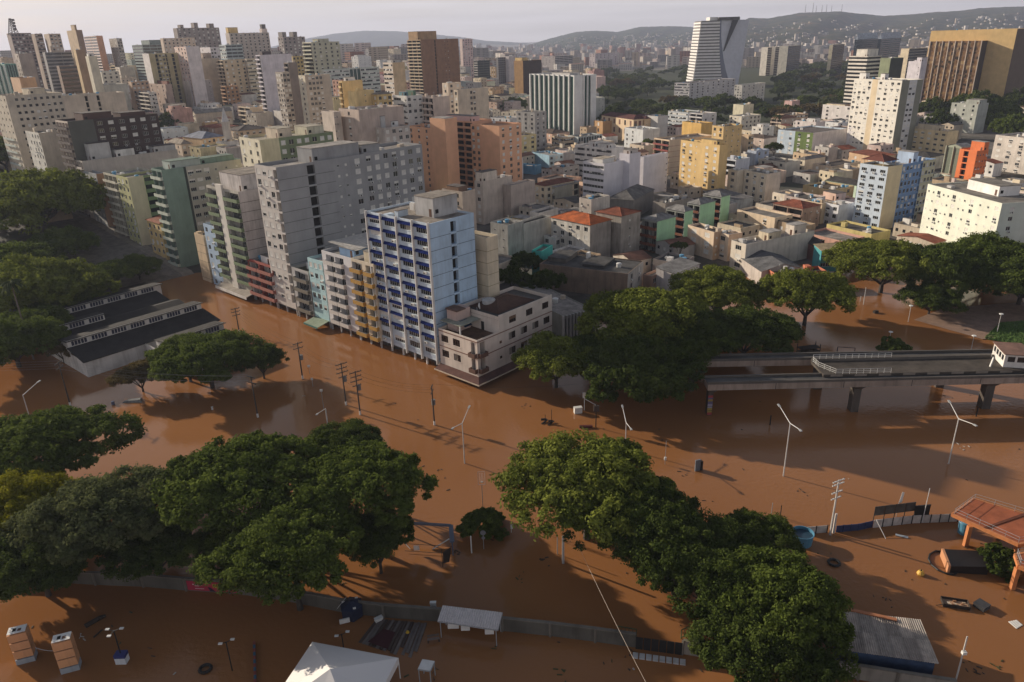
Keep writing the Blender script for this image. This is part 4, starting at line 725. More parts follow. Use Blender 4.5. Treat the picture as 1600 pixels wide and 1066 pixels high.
U('olive slab with a white end and brown vertical window strips', (232, 84), 640, 222, 278, (.33, .28, .16), 'b', [('b', .2), ('s', .1), ('w2', .25), ('s', .06), ('b', .15), ('s', .1), ('b', .14)], lcol=(.62, .58, .56), sn='olive strip slab')
U('teal grey banded office block on the left skyline', (222, 70), 830, 206, 256, (.18, .22, .21), 'h1', 'h3', sn='teal banded block', huts=[(.4, .95, .1, .9, 5, (.15, .18, .17))])
U('tan box tower with lit balconies right of the white and pink slab', (308, 92), 690, 303, 342, (.38, .31, .23), 'w1', 'b', sn='tan box tower', huts=[(.3, .8, .2, .8, 5, (.32, .25, .2))])
U('row of beige balcony towers standing over the dark trees', (348, 94), 680, 338, 384, (.40, .32, .22), 'B2', 'w4', sn='beige balcony tower', clutter=4)
U('cream balcony tower left of the white lilac wall block', (385, 92), 690, 382, 404, (.42, .36, .27), 'w1', 'r3', sn='cream ribbed tower')
U('grey block with a camouflage of pale patches below the tan box tower', (295, 127), 640, 285, 330, (.25, .22, .21), 'b', 'm5', lcol=(.56, .48, .40), sn='patched grey block', ww=1.4, ws=.5)
U('orange brown narrow block with bright balcony edge above dark roofs', (352, 135), 650, 345, 372, (.30, .17, .09), 'B1', 'w3', sn='orange brown block')
U('dark flat topped block with red panel left of the patched grey block', (258, 132), 620, 232, 268, (.30, .22, .18), 'w3', 'b', sn='dark flat topped block', huts=[(.6, 1, .1, .9, 3, (.16, .06, .04))])
U('white grid front block with a dark passage on the left slope', (232, 145), 600, 205, 244, (.46, .42, .37), 'B3', 'w3', sn='white grid block')
U('green grey wide block with balconies on the left slope behind the lilac wall', (486, 66), 640, 472, 530, (.34, .33, .25), 'B1', 'w5', sn='green grey wide block', lcol=(.46, .43, .34), ww=1.6, wd=.75, huts=[(.3, .7, .2, .8, 3, (.34, .33, .25))])
U('twin dark towers behind the white lilac wall block', (442, 58), 760, 434, 476, (.22, .19, .18), 'w2', 'w5', sn='dark twin towers', huts=[(.0, .2, .1, .9, 5, (.2, .18, .17)), (.5, .7, .1, .9, 5, (.2, .18, .17))])
U('mustard block behind the stained grey tower', (457, 88), 640, 454, 473, (.36, .28, .13), 'b', 'w3', sn='mustard block')
U('dark stained tower with balconies and a water room in front of the lilac wall', (450, 98), 520, 443, 464, (.17, .14, .12), 'B1', 'b', sn='dark stained tower')
U('grey windowed tower in front of the dark stained tower', (441, 113), 490, 430, 452, (.30, .26, .22), 'w3', 'w2', sn='grey windowed tower')
U('beige mottled block with many small windows behind the yellow sunlit block', (476, 118), 480, 466, 515, (.36, .31, .25), 'w1', [('b', .1), ('w4', .6), ('b', .3)], sn='mottled beige block', lcol=(.52, .46, .35))
U('long low green glass block with white end on the far slope', (505, 109), 640, 500, 592, (.40, .42, .38), 'b', [('r', .45), ('f3', .2), ('r', .35)], lcol=(.56, .56, .48), sn='green glass block', trim=wallmat((.5, .5, .46), .2), glass=GLASSG)
U('yellow sunlit block with rooftop chute and balcony edge', (534, 127), 430, 529, 566, (.56, .41, .20), 'B1', 'b', sn='yellow sunlit block', huts=[(.2, .7, .2, .8, 2.5, C['white'])])
U('bright yellow wall block with a tall arched niche', (556, 143), 400, 543, 584, (.60, .45, .22), 'b', [('b', .4), ('m1', .2), ('b', .4)], sn='arched yellow block', th=145, clutter=1)
U('yellow shaded flats with small balconies right of the arched yellow block', (590, 148), 405, 581, 612, (.46, .34, .16), 'w1', 'w3', sn='yellow shaded flats', roof='hip', rc=(.3, .25, .2), rh=1)
U('beige block with five white balcony slots on the slope beside the brick tower', (613, 98), 560, 598, 632, (.42, .32, .20), 'r', 'b', lcol=(.56, .48, .40), sn='beige slot block', huts=[(.2, .9, .2, .8, 2.4, C['lgrey'])])
U('white two-storey block with teal hut roofs below the beige slot block', (635, 150), 400, 614, 660, (.58, .56, .52), 'r', 'w3', sn='white ribbon house', name='house', huts=[(.1, .4, .3, .7, 2.5, (.10, .18, .20)), (.6, .8, .2, .8, 3, (.08, .14, .10))])
U('broad brown grey wall block under the yellow blocks', (560, 172), 330, 529, 630, (.36, .29, .25), 'w1', 'b', sn='brown wall block', clutter=6)
U('white pair of window frames block left of the broad brown wall', (521, 175), 335, 502, 532, (.42, .36, .31), 'b', [('m2', .6), ('b', .4)], sn='dark slot block')
U('white facade with rounded corner and red windows behind the green banded roof', (441, 174), None, 438, 462, (.60, .56, .52), 'b', 'm3', sn='rounded white facade', wL=14, ww=1.6, shut=flat('red_shutter', (.25, .06, .05), .7), ht=13)
U('cream blank box with balcony edge above the church roofs', (390, 168), None, 372, 420, (.46, .38, .28), 'B2', 'b', sn='cream blank box', clutter=4, rcol=(.50, .40, .28), ht=13)
U('long pale block with a stair box behind the cream blank box', (440, 158), None, 425, 500, (.40, .36, .32), 'w2', 'w4', sn='long pale block', huts=[(.05, .25, .2, .7, 6, C['white']), (.5, .7, .2, .7, 3, C['beige'])], clutter=6, ht=15)
U('green and cream banded block peeking over the grey slab', (405, 219), 262, 373, 520, (.42, .38, .25), 'w3', [('b', .25), ('w7', .75, (.14, .17, .10))], sn='green banded block', ww=1.7, ws=.4, rc=(.42, .38, .30), lcol=(.50, .46, .36), huts=[(.3, .5, .2, .8, 3.4, (.40, .34, .27)), (.7, .95, .2, .8, 3, (.38, .36, .28))], clutter=6)
U('white roofed low rooms over the grey slab roofline', (600, 200), 330, 540, 640, (.36, .32, .29), 'w3', 'w4', sn='white roofed rooms', clutter=8, huts=[(.2, .4, .2, .8, 5, C['lgrey']), (.6, .9, .2, .8, 2.4, C['white'])])
U('peach house with slate blue hip roof and arcade front in the hollow', (316, 217), None, 285, 351, (.46, .33, .20), 'b', 'w5', roof='hip', rc=(.24, .26, .32), rh=3, sn='slate roofed house', name='house', ww=1.4, wh=2, th=140, ht=9)
U('cream church hall with a grey roof and tall arched side in the hollow', (305, 178), None, 300, 362, (.42, .36, .28), 'w2', 'b', roof='gablex', rc=(.26, .25, .23), rh=2.5, sn='church hall', name='church_hall', ht=9)
U('long brown roofed arcade building with dormers beside the church spire', (372, 205), None, 352, 420, (.46, .36, .26), 'w4', 'w5', roof='hip', rc=(.11, .09, .08), rh=2.4, sn='dormer building', name='house', ht=9)
U('tan box with orange front in the hollow below the church hall', (320, 192), None, 315, 340, (.44, .30, .16), 'b', 'b', sn='tan orange box', name='house', ht=8)
U('low pinkish warehouse with rusty sheds left of the slate roofed house', (283, 226), None, 262, 300, (.42, .34, .27), 'w2', 'w2', roof='hip', rc=(.30, .25, .2), sn='pinkish warehouse', name='warehouse', ht=7)
U('brown shaft tower with a ridged crown and wings on the left hill', (118, 47), 700, 104, 128, (.34, .25, .16), 'b', 'b', sn='brown shaft tower', huts=[(.2, .6, .2, .6, 5, (.34, .25, .16))], rcol=(.20, .14, .10))
U('slim tan spine building below the brown shaft tower', (118, 78), 560, 114, 132, (.44, .32, .18), 'b', 'b', rcol=(.22, .15, .10), sn='tan spine building')
U('cream block with a white cap right of the tan spine building', (138, 88), 540, 133, 151, (.44, .40, .31), 'b', 'b', sn='cream capped block', huts=[(.1, .8, .1, .8, 2.5, C['white'])])
U('dark wide concrete hall with a white fascia on the left hill', (92, 103), 600, 88, 140, (.17, .12, .09), 'b', 'h1', sn='dark concrete hall', rc=(.55, .53, .5), parc=WHITE)
U('broad grey flat block with a dark row of windows on the left hill', (70, 82), 720, 66, 120, (.20, .19, .18), 'b', 'h2', sn='grey flat block')
U('grey brown slab with a large blank wall left of the grey flat block', (28, 84), 560, 22, 50, (.28, .23, .20), 'w2', 'b', sn='grey brown blank slab')
U('wide brown skyline block carrying a tall lattice mast', (16, 52), 760, 10, 48, (.17, .13, .12), 'b', 'w6', sn='mast block', clutter=2)
U('pale stepped tower left of the brown shaft tower', (76, 53), 760, 68, 94, (.34, .27, .21), 'b', 'w3', sn='pale stepped tower')
U('beige slab with vertical grooves between the mast block and stepped tower', (54, 53), 780, 46, 66, (.27, .21, .17), 'b', 'r4', sn='grooved slab')
U('orange and white striped tower on the left skyline', (150, 56), 900, 131, 160, (.42, .22, .13), 'h2', 'b', lcol=(.48, .40, .36), sn='striped skyline tower')
U('small grey block with dark roof rooms on the left skyline', (182, 60), 900, 170, 190, (.24, .21, .18), 'w2', 'w2', sn='grey roof room block')
U('pale green windowed house above the cream slotted slab', (158, 112), 640, 150, 185, (.44, .42, .36), 'w2', 'w3', sn='pale windowed house')
U('rusty orange low block behind the cream slotted slab', (205, 128), 620, 200, 232, (.36, .25, .17), 'b', 'w4', sn='rusty low block', clutter=5)
U('green glass arched hall at the far left edge', (8, 100), 520, -20, 24, (.10, .22, .18), 'f4', 'f4', sn='green arched hall', trim=wallmat((.2, .3, .26), .3), glass=GLASSG)
U('orange roofed block at the far left edge', (30, 122), 430, 16, 55, (.36, .23, .14), 'b', 'b', sn='orange roofed block')
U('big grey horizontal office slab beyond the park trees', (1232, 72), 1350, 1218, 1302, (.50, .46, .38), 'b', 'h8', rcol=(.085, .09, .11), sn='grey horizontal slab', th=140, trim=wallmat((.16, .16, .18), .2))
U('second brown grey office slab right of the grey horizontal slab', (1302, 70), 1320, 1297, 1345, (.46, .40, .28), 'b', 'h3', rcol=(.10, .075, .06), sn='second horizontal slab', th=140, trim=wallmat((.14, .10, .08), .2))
U('white slim slab with dark slits left of the grey horizontal slab', (1200, 74), 1400, 1190, 1220, (.54, .50, .44), 'b', [('s', .35), ('b', .25), ('s', .4)], sn='slit slab', th=130)
U('blue glass twin block with hipped metal roof left of the brown slab', (1340, 62), 1250, 1336, 1372, (.05, .065, .075), 'h1', 'h2', roof='hip', rc=(.40, .44, .50), rh=9, sn='left hipped twin', glass=flat('blue_glass', (.03, .045, .06), .2), th=140)
U('second blue glass block with hipped metal roof beside the lilac tower', (1377, 61), 1240, 1372, 1408, (.05, .065, .075), 'h1', 'h2', roof='hip', rc=(.40, .44, .50), rh=9, sn='right hipped twin', glass=flat('blue_glass', (.03, .045, .06), .2), th=140)
U('low grey school block at the foot of the curved white tower', (1078, 130), 880, 1054, 1150, (.34, .33, .34), 'r', 'w9', sn='low school block', ww=2.4)
U('pale low house among trees right of the curved tower foot', (1160, 133), 850, 1148, 1196, (.44, .42, .38), 'w3', 'w5', sn='pale low house', name='house')
U('row of pale apartment towers beyond the park left of the curved tower', (930, 84), 1900, 921, 965, (.36, .31, .31), 'w2', 'w6', sn='pale tower row', ww=3, st=3.6)
U('grey brown apartment block right of the bronze tower', (867, 88), 1700, 846, 895, (.28, .25, .24), 'w4', 'h4', sn='grey brown far block', st=3.4)
U('dark glass block right of the slim pink tower', (746, 95), 1050, 740, 765, (.05, .06, .055), 'h1', 'h2', sn='dark glass block', lcol=(.3, .28, .26))
U('grey gridded block between the dark glass block and the bronze tower', (778, 90), 1150, 775, 790, (.14, .13, .13), 'b', 'h4', sn='grey gridded block', trim=wallmat((.36, .34, .33), .2))
U('blank pale tower left of the bronze tower', (795, 88), 1150, 790, 806, (.40, .36, .35), 'b', 'b', sn='blank pale tower')
U('stepped beige block with red roof below the brick tower', (700, 130), 480, 697, 720, (.48, .40, .32), 'w1', 'w2', sn='stepped red roofed block', rc=(.2, .06, .04))
U('beige twin walled block with brown window strip below the brick tower', (715, 141), 440, 709, 763, (.42, .36, .28), 'w1', [('b', .38), ('w2', .2), ('b', .42)], sn='beige twin block')
U('pinkish flats with stacked balconies left of the beige twin block', (676, 152), 400, 655, 702, (.44, .36, .30), 'B3', 'b', sn='pinkish stacked flats', near=False)
# ------------------------------------------------------------------ ground, water, hills
def water_mat():
    m, t, b = _new('muddy_water'); N = t.nodes.new; L = t.links.new
    tc = N('ShaderNodeTexCoord')
    n = N('ShaderNodeTexNoise'); n.inputs['Scale'].default_value = .018; n.inputs['Detail'].default_value = 5; L(tc.outputs['Object'], n.inputs[0])
    r = N('ShaderNodeValToRGB'); r.color_ramp.elements[0].position = .35; r.color_ramp.elements[1].position = .7; r.color_ramp.elements[0].color = (.255, .110, .040, 1); r.color_ramp.elements[1].color = (.315, .142, .055, 1); L(n.outputs[0], r.inputs[0]); L(r.outputs[0], b.inputs['Base Color'])
    b.inputs['Roughness'].default_value = .07; b.inputs['IOR'].default_value = 1.33; b.inputs['Specular IOR Level'].default_value = .38
    n1 = N('ShaderNodeTexNoise'); n1.inputs['Scale'].default_value = 1.4; n1.inputs['Detail'].default_value = 4; L(tc.outputs['Object'], n1.inputs[0])
    n2 = N('ShaderNodeTexNoise'); n2.inputs['Scale'].default_value = .035; n2.inputs['Detail'].default_value = 3; L(tc.outputs['Object'], n2.inputs[0])
    mr = N('ShaderNodeMapRange'); mr.inputs[1].default_value = .42; mr.inputs[2].default_value = .65; mr.inputs[3].default_value = .15; mr.inputs[4].default_value = 1; L(n2.outputs[0], mr.inputs[0])
    ml = N('ShaderNodeMath'); ml.operation = 'MULTIPLY'; L(n1.outputs[0], ml.inputs[0]); L(mr.outputs[0], ml.inputs[1])
    bp = N('ShaderNodeBump'); bp.inputs['Strength'].default_value = .28; bp.inputs['Distance'].default_value = .25; L(ml.outputs[0], bp.inputs['Height']); L(bp.outputs[0], b.inputs['Normal'])
    return m
def ground_mat():
    m, t, b = _new('city_ground'); N = t.nodes.new; L = t.links.new
    tc = N('ShaderNodeTexCoord'); n = N('ShaderNodeTexNoise'); n.inputs['Scale'].default_value = .03; n.inputs['Detail'].default_value = 9; n.inputs['Roughness'].default_value = .7; L(tc.outputs['Object'], n.inputs[0])
    r = N('ShaderNodeValToRGB'); e = r.color_ramp.elements; e[0].position = .36; e[0].color = (.028, .038, .018, 1); e[1].position = .62; e[1].color = (.16, .14, .12, 1); k = e.new(.5); k.color = (.075, .065, .055, 1); L(n.outputs[0], r.inputs[0]); L(r.outputs[0], b.inputs['Base Color']); b.inputs['Roughness'].default_value = .95
    return m
def sheet(name, xs, ys, zf, mat):
    v = [(x, y, zf(x, y)) for y in ys for x in xs]; n = len(xs)
    f = [(j * n + i, j * n + i + 1, (j + 1) * n + i + 1, (j + 1) * n + i) for j in range(len(ys) - 1) for i in range(n - 1)]
    me = bpy.data.meshes.new(name); me.from_pydata(v, [], f); me.materials.append(mat); me.polygons.foreach_set('use_smooth', [True] * len(f))
    o = bpy.data.objects.new(name, me); COL.objects.link(o); return tag(o, kind='structure')
xs = sorted(set([-9000, -6000, -4000, -2800, -2000, -1500] + list(range(-1200, -300, 60)) + list(range(-300, 260, 6)) + list(range(260, 1400, 60)) + [1400, 1900, 2600, 3600, 5000, 7000, 10000]))
ys = sorted(set([-300, 0, 60] + list(range(110, 420, 6)) + list(range(420, 1000, 20)) + list(range(1000, 2600, 80)) + [2600, 3000, 3600, 4500, 6000, 8000, 12000]))
sheet('ground', xs, ys, terr, ground_mat())
m = MB(); m.quad((-900, -250, 0), (900, -250, 0), (900, 420, 0), (-900, 420, 0), water_mat()); tag(m.obj('flood_water'), kind='structure')
# dry upper end of the avenue with its pavement
def along(s, t): return P0 + ST_D * s + ST_N * t
def strip(name, s0, s1, t0, t1, up, mat, step=3, kerb=None):
    m = MB(); k = int((s1 - s0) / step)
    for i in range(k):
        a, b = s0 + i * step, s0 + (i + 1) * step
        q = [along(a, t0), along(b, t0), along(b, t1), along(a, t1)]; m.quad(*[(p[0], p[1], terr(*(along(a if j in (0, 3) else b, -3))) + up) for j, p in enumerate(q)][::-1], mat)
        if kerb: 
            q = [along(a, t0), along(b, t0)]; z = [terr(*along(x, -3)) + up for x in (a, b)]
            m.quad((q[0][0], q[0][1], z[0] - .3), (q[1][0], q[1][1], z[1] - .3), (q[1][0], q[1][1], z[1]), (q[0][0], q[0][1], z[0]), mat)
    return tag(m.obj(name), kind='structure')
ASPH = roofmat((.20, .175, .15), .55)
strip('street', 128, 330, -24, -2.6, .06, ASPH); strip('pavement', 128, 330, -2.6, 1.5, .20, roofmat((.27, .235, .19), .5), kerb=True)
# hills on the horizon
def hillmat(a, b_, c):
    m, t, b = _new('hill_cover'); N = t.nodes.new; L = t.links.new
    tc = N('ShaderNodeTexCoord'); n = N('ShaderNodeTexNoise'); n.inputs['Scale'].default_value = .011; n.inputs['Detail'].default_value = 10; n.inputs['Roughness'].default_value = .78; L(tc.outputs['Object'], n.inputs[0])
    r = N('ShaderNodeValToRGB'); e = r.color_ramp.elements; e[0].position = .38; e[0].color = (*a, 1); e[1].position = .66; e[1].color = (*c, 1); k = e.new(.53); k.color = (*b_, 1); L(n.outputs[0], r.inputs[0]); L(r.outputs[0], b.inputs['Base Color']); b.inputs['Roughness'].default_value = 1; b.inputs['Specular IOR Level'].default_value = 0
    return m
HILLS = []
def hill(name, prof, D, base, mat, depth, seed, rough=6):
    """ridge seen at the image points of prof, D metres away, sloping down towards the town over depth metres"""
    rng = np.random.RandomState(seed); X = np.linspace(prof[0][0], prof[-1][0], 160); Y = np.interp(X, [p[0] for p in prof], [p[1] for p in prof])
    ph = rng.rand(12) * 6.28; rows = 26; v = []; top = []
    for i, (x, y) in enumerate(zip(X, Y)):
        q = dp(x, y, D); top.append(q)
    for j in range(rows):
        f = j / (rows - 1)
        for i, q in enumerate(top):
            wob = sum(math.sin(i * (.11 + .09 * k) + f * (3 + 2.2 * k) + ph[k]) / (k + 1.5) for k in range(7))
            z = base + (q[2] - base) * (1 - f) ** 1.25 * (1 + .16 * wob * math.sin(math.pi * f)) + (rng.randn() * rough * .25 if 0 < f < 1 else rng.randn() * rough * .12)
            sc = 1 - f * depth / D; v.append((q[0] * sc, q[1] * sc, max(z, base - 2)))
    n = len(top); k0 = len(v); v += [(q[0] * 1.25, q[1] * 1.25, base - 2) for q in top]
    f_ = [(j * n + i, j * n + i + 1, (j + 1) * n + i + 1, (j + 1) * n + i) for j in range(rows - 1) for i in range(n - 1)] + [(k0 + i, k0 + i + 1, i + 1, i) for i in range(n - 1)]
    me = bpy.data.meshes.new(name); me.from_pydata(v, [], [tuple(reversed(q)) for q in f_]); me.materials.append(mat); me.polygons.foreach_set('use_smooth', [True] * len(f_)); o = bpy.data.objects.new(name, me); COL.objects.link(o); tag(o, kind='structure')
    HILLS.append((v[:k0], n, rows)); return o
hill('hill', [(380, 84), (470, 62), (520, 53), (570, 48), (620, 49), (670, 53), (720, 58), (760, 64), (800, 66), (850, 70)], 9500, 12, hillmat((.022, .035, .02), (.035, .05, .025), (.10, .09, .05)), 1800, 1, 5)
hill('hill', [(820, 72), (860, 60), (900, 50), (930, 48), (965, 50), (1000, 42), (1050, 41), (1100, 43), (1165, 36), (1210, 40), (1250, 45), (1300, 52)], 6600, 10, hillmat((.02, .034, .016), (.035, .05, .022), (.12, .10, .055)), 2400, 2)
hill('hill', [(1120, 52), (1150, 38), (1170, 28), (1200, 29), (1250, 20), (1310, 18), (1340, 21), (1380, 25), (1420, 23), (1460, 19), (1500, 17), (1530, 13), (1570, 11), (1640, 9), (1720, 16), (1850, 40)], 5200, 10, hillmat((.02, .034, .014), (.045, .05, .022), (.17, .11, .055)), 2300, 3)
# ------------------------------------------------------------------ fillers: more houses and blocks of the town, then the far city
rng = random.Random(11)
PAL = [('white', C['white']), ('cream', C['cream']), ('beige', C['beige']), ('grey', (.32, .31, .30)), ('tan', C['tan']), ('pale yellow', (.54, .44, .26)), ('pinkish', C['rose']), ('sandy', (.48, .40, .30)), ('off white', (.56, .53, .49)), ('brownish', (.30, .23, .18))]
def hits(cx, cy, r):
    for b in BOXES:
        dx, dy = cx - b[0], cy - b[1]; u = abs(dx * math.cos(b[2]) + dy * math.sin(b[2])) - b[3]; v = abs(-dx * math.sin(b[2]) + dy * math.cos(b[2])) - b[4]
        if u < r and v < r: return True
    return False
FILL = 0; tries = 0
def relation(x, y):
    """words for the place of an image point among the described buildings"""
    c = sorted(MARKS[:NM], key=lambda q: (q[1] - x) ** 2 + 2.2 * (q[2] - y) ** 2)
    out = []
    for s, a, b in c[:7]:
        if abs(x - a) > 1.3 * abs(y - b): w = 'right of' if x > a else 'left of'
        else: w = 'behind' if y < b else 'in front of'
        out.append(w + ' the ' + s)
    return out
NM = len(MARKS)
STREETS = lambda X, Y: (abs(((X * .75 + Y * .66) / 95) % 1 - .5) < .06)
while FILL < 175 and tries < 9000:
    tries += 1
    D = 225 + 1050 * rng.random() ** 1.35; x = rng.uniform(-20, 1625); Xw = (x - 800) / F * D * 1.08; Yw = D
    if terr(Xw, Yw) < .3 or STREETS(Xw, Yw): continue
    if -60 > Xw and D < 300: continue
    if D > 520 and 930 < x < 1420 and D > 640: continue                        # the park
    if 1480 < x and 380 < D < 620: continue
    w, l = rng.uniform(8, 13) * (1 + D / 1500), rng.uniform(9, 17) * (1 + D / 1500)
    if hits(Xw, Yw, max(w, l) * .62): continue
    tall = D > 520 and rng.random() < .30
    h = rng.uniform(6, 11) if not tall else rng.uniform(14, 30)
    if D < 420: h = rng.uniform(5, 9.5)
    th = (136 if Xw < 30 else 118) + rng.gauss(0, 2.5)
    g = terr(Xw, Yw); pxx, pyy = px(Xw, Yw, g + h)
    if not (-10 < pxx < 1610): continue
    cn, col = rng.choice(PAL); col = tuple(c * rng.uniform(.8, 1.1) for c in col)
    ro = rng.choices(['flat', 'hip', 'gable', 'shed'], [6, 2.4, 1, 1])[0] if h < 13 else 'flat'
    if ro == 'flat': rd = 'flat roofed'; rc = None
    else: rd, rc = rng.choice([('red tiled', (.27, .085, .05)), ('grey roofed', (.20, .19, .185)), ('brown roofed', (.12, .085, .065)), ('rusty roofed', (.28, .15, .09)), ('dark roofed', (.07, .065, .06))])
    ns = max(1, round(h / 3)); nw = ['', 'single-storey ', 'two-storey ', 'three-storey ', 'four-storey '][ns] if ns < 5 else f'{["five", "six", "seven", "eight", "nine", "ten", "ten"][min(6, ns - 5)]}-storey '
    base = f'{cn} {nw}{rd} ' + ('house' if h < 10 else 'block'); lab = None
    rel = relation(pxx, pyy)
    for r_ in rel:
        if base + ' ' + r_ not in USED: lab = base + ' ' + r_; break
    if not lab: continue
    a = math.radians(th); dL = np.array([math.cos(a), math.sin(a)]); dR = np.array([math.cos(a - math.pi / 2), math.sin(a - math.pi / 2)]); P = np.array([Xw, Yw]) - dL * l / 2 - dR * w / 2
    ws_ = rng.choice(['w2', 'w3', 'w3', 'B2', 'w4'] if h > 6 else ['w2', 'w3', 'b'])
    huts = [(rng.uniform(0, .3), rng.uniform(.5, .9), rng.uniform(0, .3), rng.uniform(.5, .9), rng.uniform(2, 3.4))] if ro == 'flat' and rng.random() < .5 else []
    bld(lab, 'house' if h < 10 else 'building', None, None, None, th, col, [(ws_, 1)], [(rng.choice(['b', 'b', 'b', 'w2', 'm3']), 1)], P=(P[0], P[1], g + h), wL=l, wR=w, roof=ro, rc=rc, rh=rng.uniform(1.2, 2), name='house' if h < 10 else 'apartment_building',
        near=False, clutter=rng.choice([0, 2, 3]) if D < 700 else rng.choice([0, 1]), huts=huts, dirt=rng.uniform(.3, .9), group='houses and blocks of the old town', ww=rng.uniform(1.3, 1.9), ws=rng.uniform(.15, .5), ac=.15)
    FILL += 1
print('FILL', FILL, tries)

# the rest of the low town between the described houses: too many to part
tm = MB(); n_m = 0; tr_ = 0; PM = [wallmat(tuple(x * k for x in c), .7) for c in (C['white'], C['cream'], C['beige'], (.40, .38, .36), C['tan'], C['rose'], (.50, .44, .36)) for k in (.8, 1.05)]; RM_ = [roofmat(c) for c in ((.10, .095, .09), (.24, .22, .20), (.36, .34, .32), (.16, .12, .10))]; TM_ = [roofmat((.27, .085, .05)), roofmat((.20, .10, .07))]
while n_m < 1050 and tr_ < 30000:
    tr_ += 1; D = 225 + 1450 * rng.random() ** 1.25; x = rng.uniform(-20, 1620); X = (x - 800) / F * D * 1.08; Y = D; g = terr(X, Y)
    if g < .3 or (X < -60 and D < 330) or STREETS(X, Y) or (925 < x < 1375 and D > 620) or (x > 1430 and 400 < D < 640): continue
    w, l = rng.uniform(6, 11) * (1 + D / 2200), rng.uniform(6, 12) * (1 + D / 2200)
    if hits(X, Y, max(w, l) * .5): continue
    h = rng.uniform(3.5, 7.5) if D < 420 else (rng.uniform(4, 11) if rng.random() < .8 or D < 700 else rng.uniform(12, 24))
    th = math.radians((46 if X < 30 else 28) + rng.gauss(0, 3)); cx_, sx_ = math.cos(th), math.sin(th); BOXES.append((X, Y, th, w / 2, l / 2)); wm_ = rng.choice(PM); rm_ = rng.choice(RM_)
    T = lambda a, b_, z: (X + cx_ * a - sx_ * b_, Y + sx_ * a + cx_ * b_, g + z)
    def tbox(x0, x1, y0, y1, z0, z1, m1, m2):
        p = [(x0, y0), (x1, y0), (x1, y1), (x0, y1)]
        for i in range(4): a, b_ = p[i], p[(i + 1) % 4]; tm.quad(T(*a, z0), T(*b_, z0), T(*b_, z1), T(*a, z1), m1)
        tm.quad(T(x0, y0, z1), T(x1, y0, z1), T(x1, y1, z1), T(x0, y1, z1), m2)
    tbox(-w / 2, w / 2, -l / 2, l / 2, -4, h, wm_, rm_)
    if rng.random() < .3 and h < 12:
        rz_ = rng.uniform(1, 1.9); m_ = rng.choice(TM_ + RM_[:1]); a, b_ = w / 2 + .3, l / 2 + .3; tm.quad(T(-a, -b_, h + .02), T(a, -b_, h + .02), T(a, 0, h + rz_), T(-a, 0, h + rz_), m_); tm.quad(T(a, b_, h + .02), T(-a, b_, h + .02), T(-a, 0, h + rz_), T(a, 0, h + rz_), m_)
        for sg in (-1, 1): tm.tri(T(sg * w / 2, -b_, h), T(sg * w / 2, b_, h), T(sg * w / 2, 0, h + rz_ - .05), wm_)
    else:
        for (x0, x1, y0, y1) in ((-w / 2, w / 2, -l / 2, -l / 2 + .25), (-w / 2, w / 2, l / 2 - .25, l / 2), (-w / 2, -w / 2 + .25, -l / 2, l / 2), (w / 2 - .25, w / 2, -l / 2, l / 2)): tbox(x0, x1, y0, y1, h, h + .7, wm_, wm_)
        for _ in range(rng.randint(0, 3)):
            a, b_, q1, q2, q3 = rng.uniform(-w / 2 + 1, w / 2 - 1), rng.uniform(-l / 2 + 1, l / 2 - 1), rng.uniform(.5, 1.8), rng.uniform(.5, 1.8), rng.uniform(.7, 2.8); tbox(a - q1, a + q1, b_ - q2, b_ + q2, h, h + q3, rng.choice(PM), rng.choice(RM_))
    for k in range(int(h / 3)):
        z = h - 2.2 - k * 3
        for j in range(max(1, int(l / 3))):
            y = -l / 2 + (j + .5) * l / max(1, int(l / 3)); m_ = GLASS if rng.random() < .7 else SHUT; tm.quad(T(-w / 2 - .03, y + .6, z), T(-w / 2 - .03, y - .6, z), T(-w / 2 - .03, y - .6, z + 1.2), T(-w / 2 - .03, y + .6, z + 1.2), m_)
        if n_m % 3 == 0:
            for j in range(max(1, int(w / 3.4))): y = -w / 2 + (j + .5) * w / max(1, int(w / 3.4)); tm.quad(T(y - .5, -l / 2 - .03, z), T(y + .5, -l / 2 - .03, z), T(y + .5, -l / 2 - .03, z + 1.1), T(y - .5, -l / 2 - .03, z + 1.1), GLASS)
    n_m += 1
tag(tm.obj('low_town'), kind='stuff'); print('LOWTOWN', n_m, tr_)
# flotsam and scum drifting on the water
fl_ = MB(); FLM = [flat('flotsam_wood', (.06, .04, .025), .8), flat('flotsam_pale', (.42, .38, .33), .7), flat('flotsam_green', (.05, .06, .02), .8)]
for _ in range(130):
    x, y = rng.uniform(0, 1600), 460 + 600 * rng.random() ** .8; p = gp(x, y); 
    if terr(p[0], p[1]) > -.6: continue
    m_ = rng.choices(FLM, [6, 1.2, 3])[0]
    for _k in range(rng.choice([1, 1, 2, 5])):
        s, t_, a = rng.uniform(.03, .10), rng.uniform(.08, .35), rng.uniform(0, 3.1); q = Vector((p[0] + rng.gauss(0, .6), p[1] + rng.gauss(0, .6), .02)); dx = Vector((math.cos(a), math.sin(a), 0)); dy = Vector((-math.sin(a), math.cos(a), 0)); fl_.hexa([q - dx * t_ - dy * s, q + dx * t_ - dy * s, q + dx * t_ + dy * s, q - dx * t_ + dy * s] + [v + Vector((0, 0, .06)) for v in (q - dx * t_ - dy * s, q + dx * t_ - dy * s, q + dx * t_ + dy * s, q - dx * t_ + dy * s)], m_)
tag(fl_.obj('flotsam'), kind='stuff')
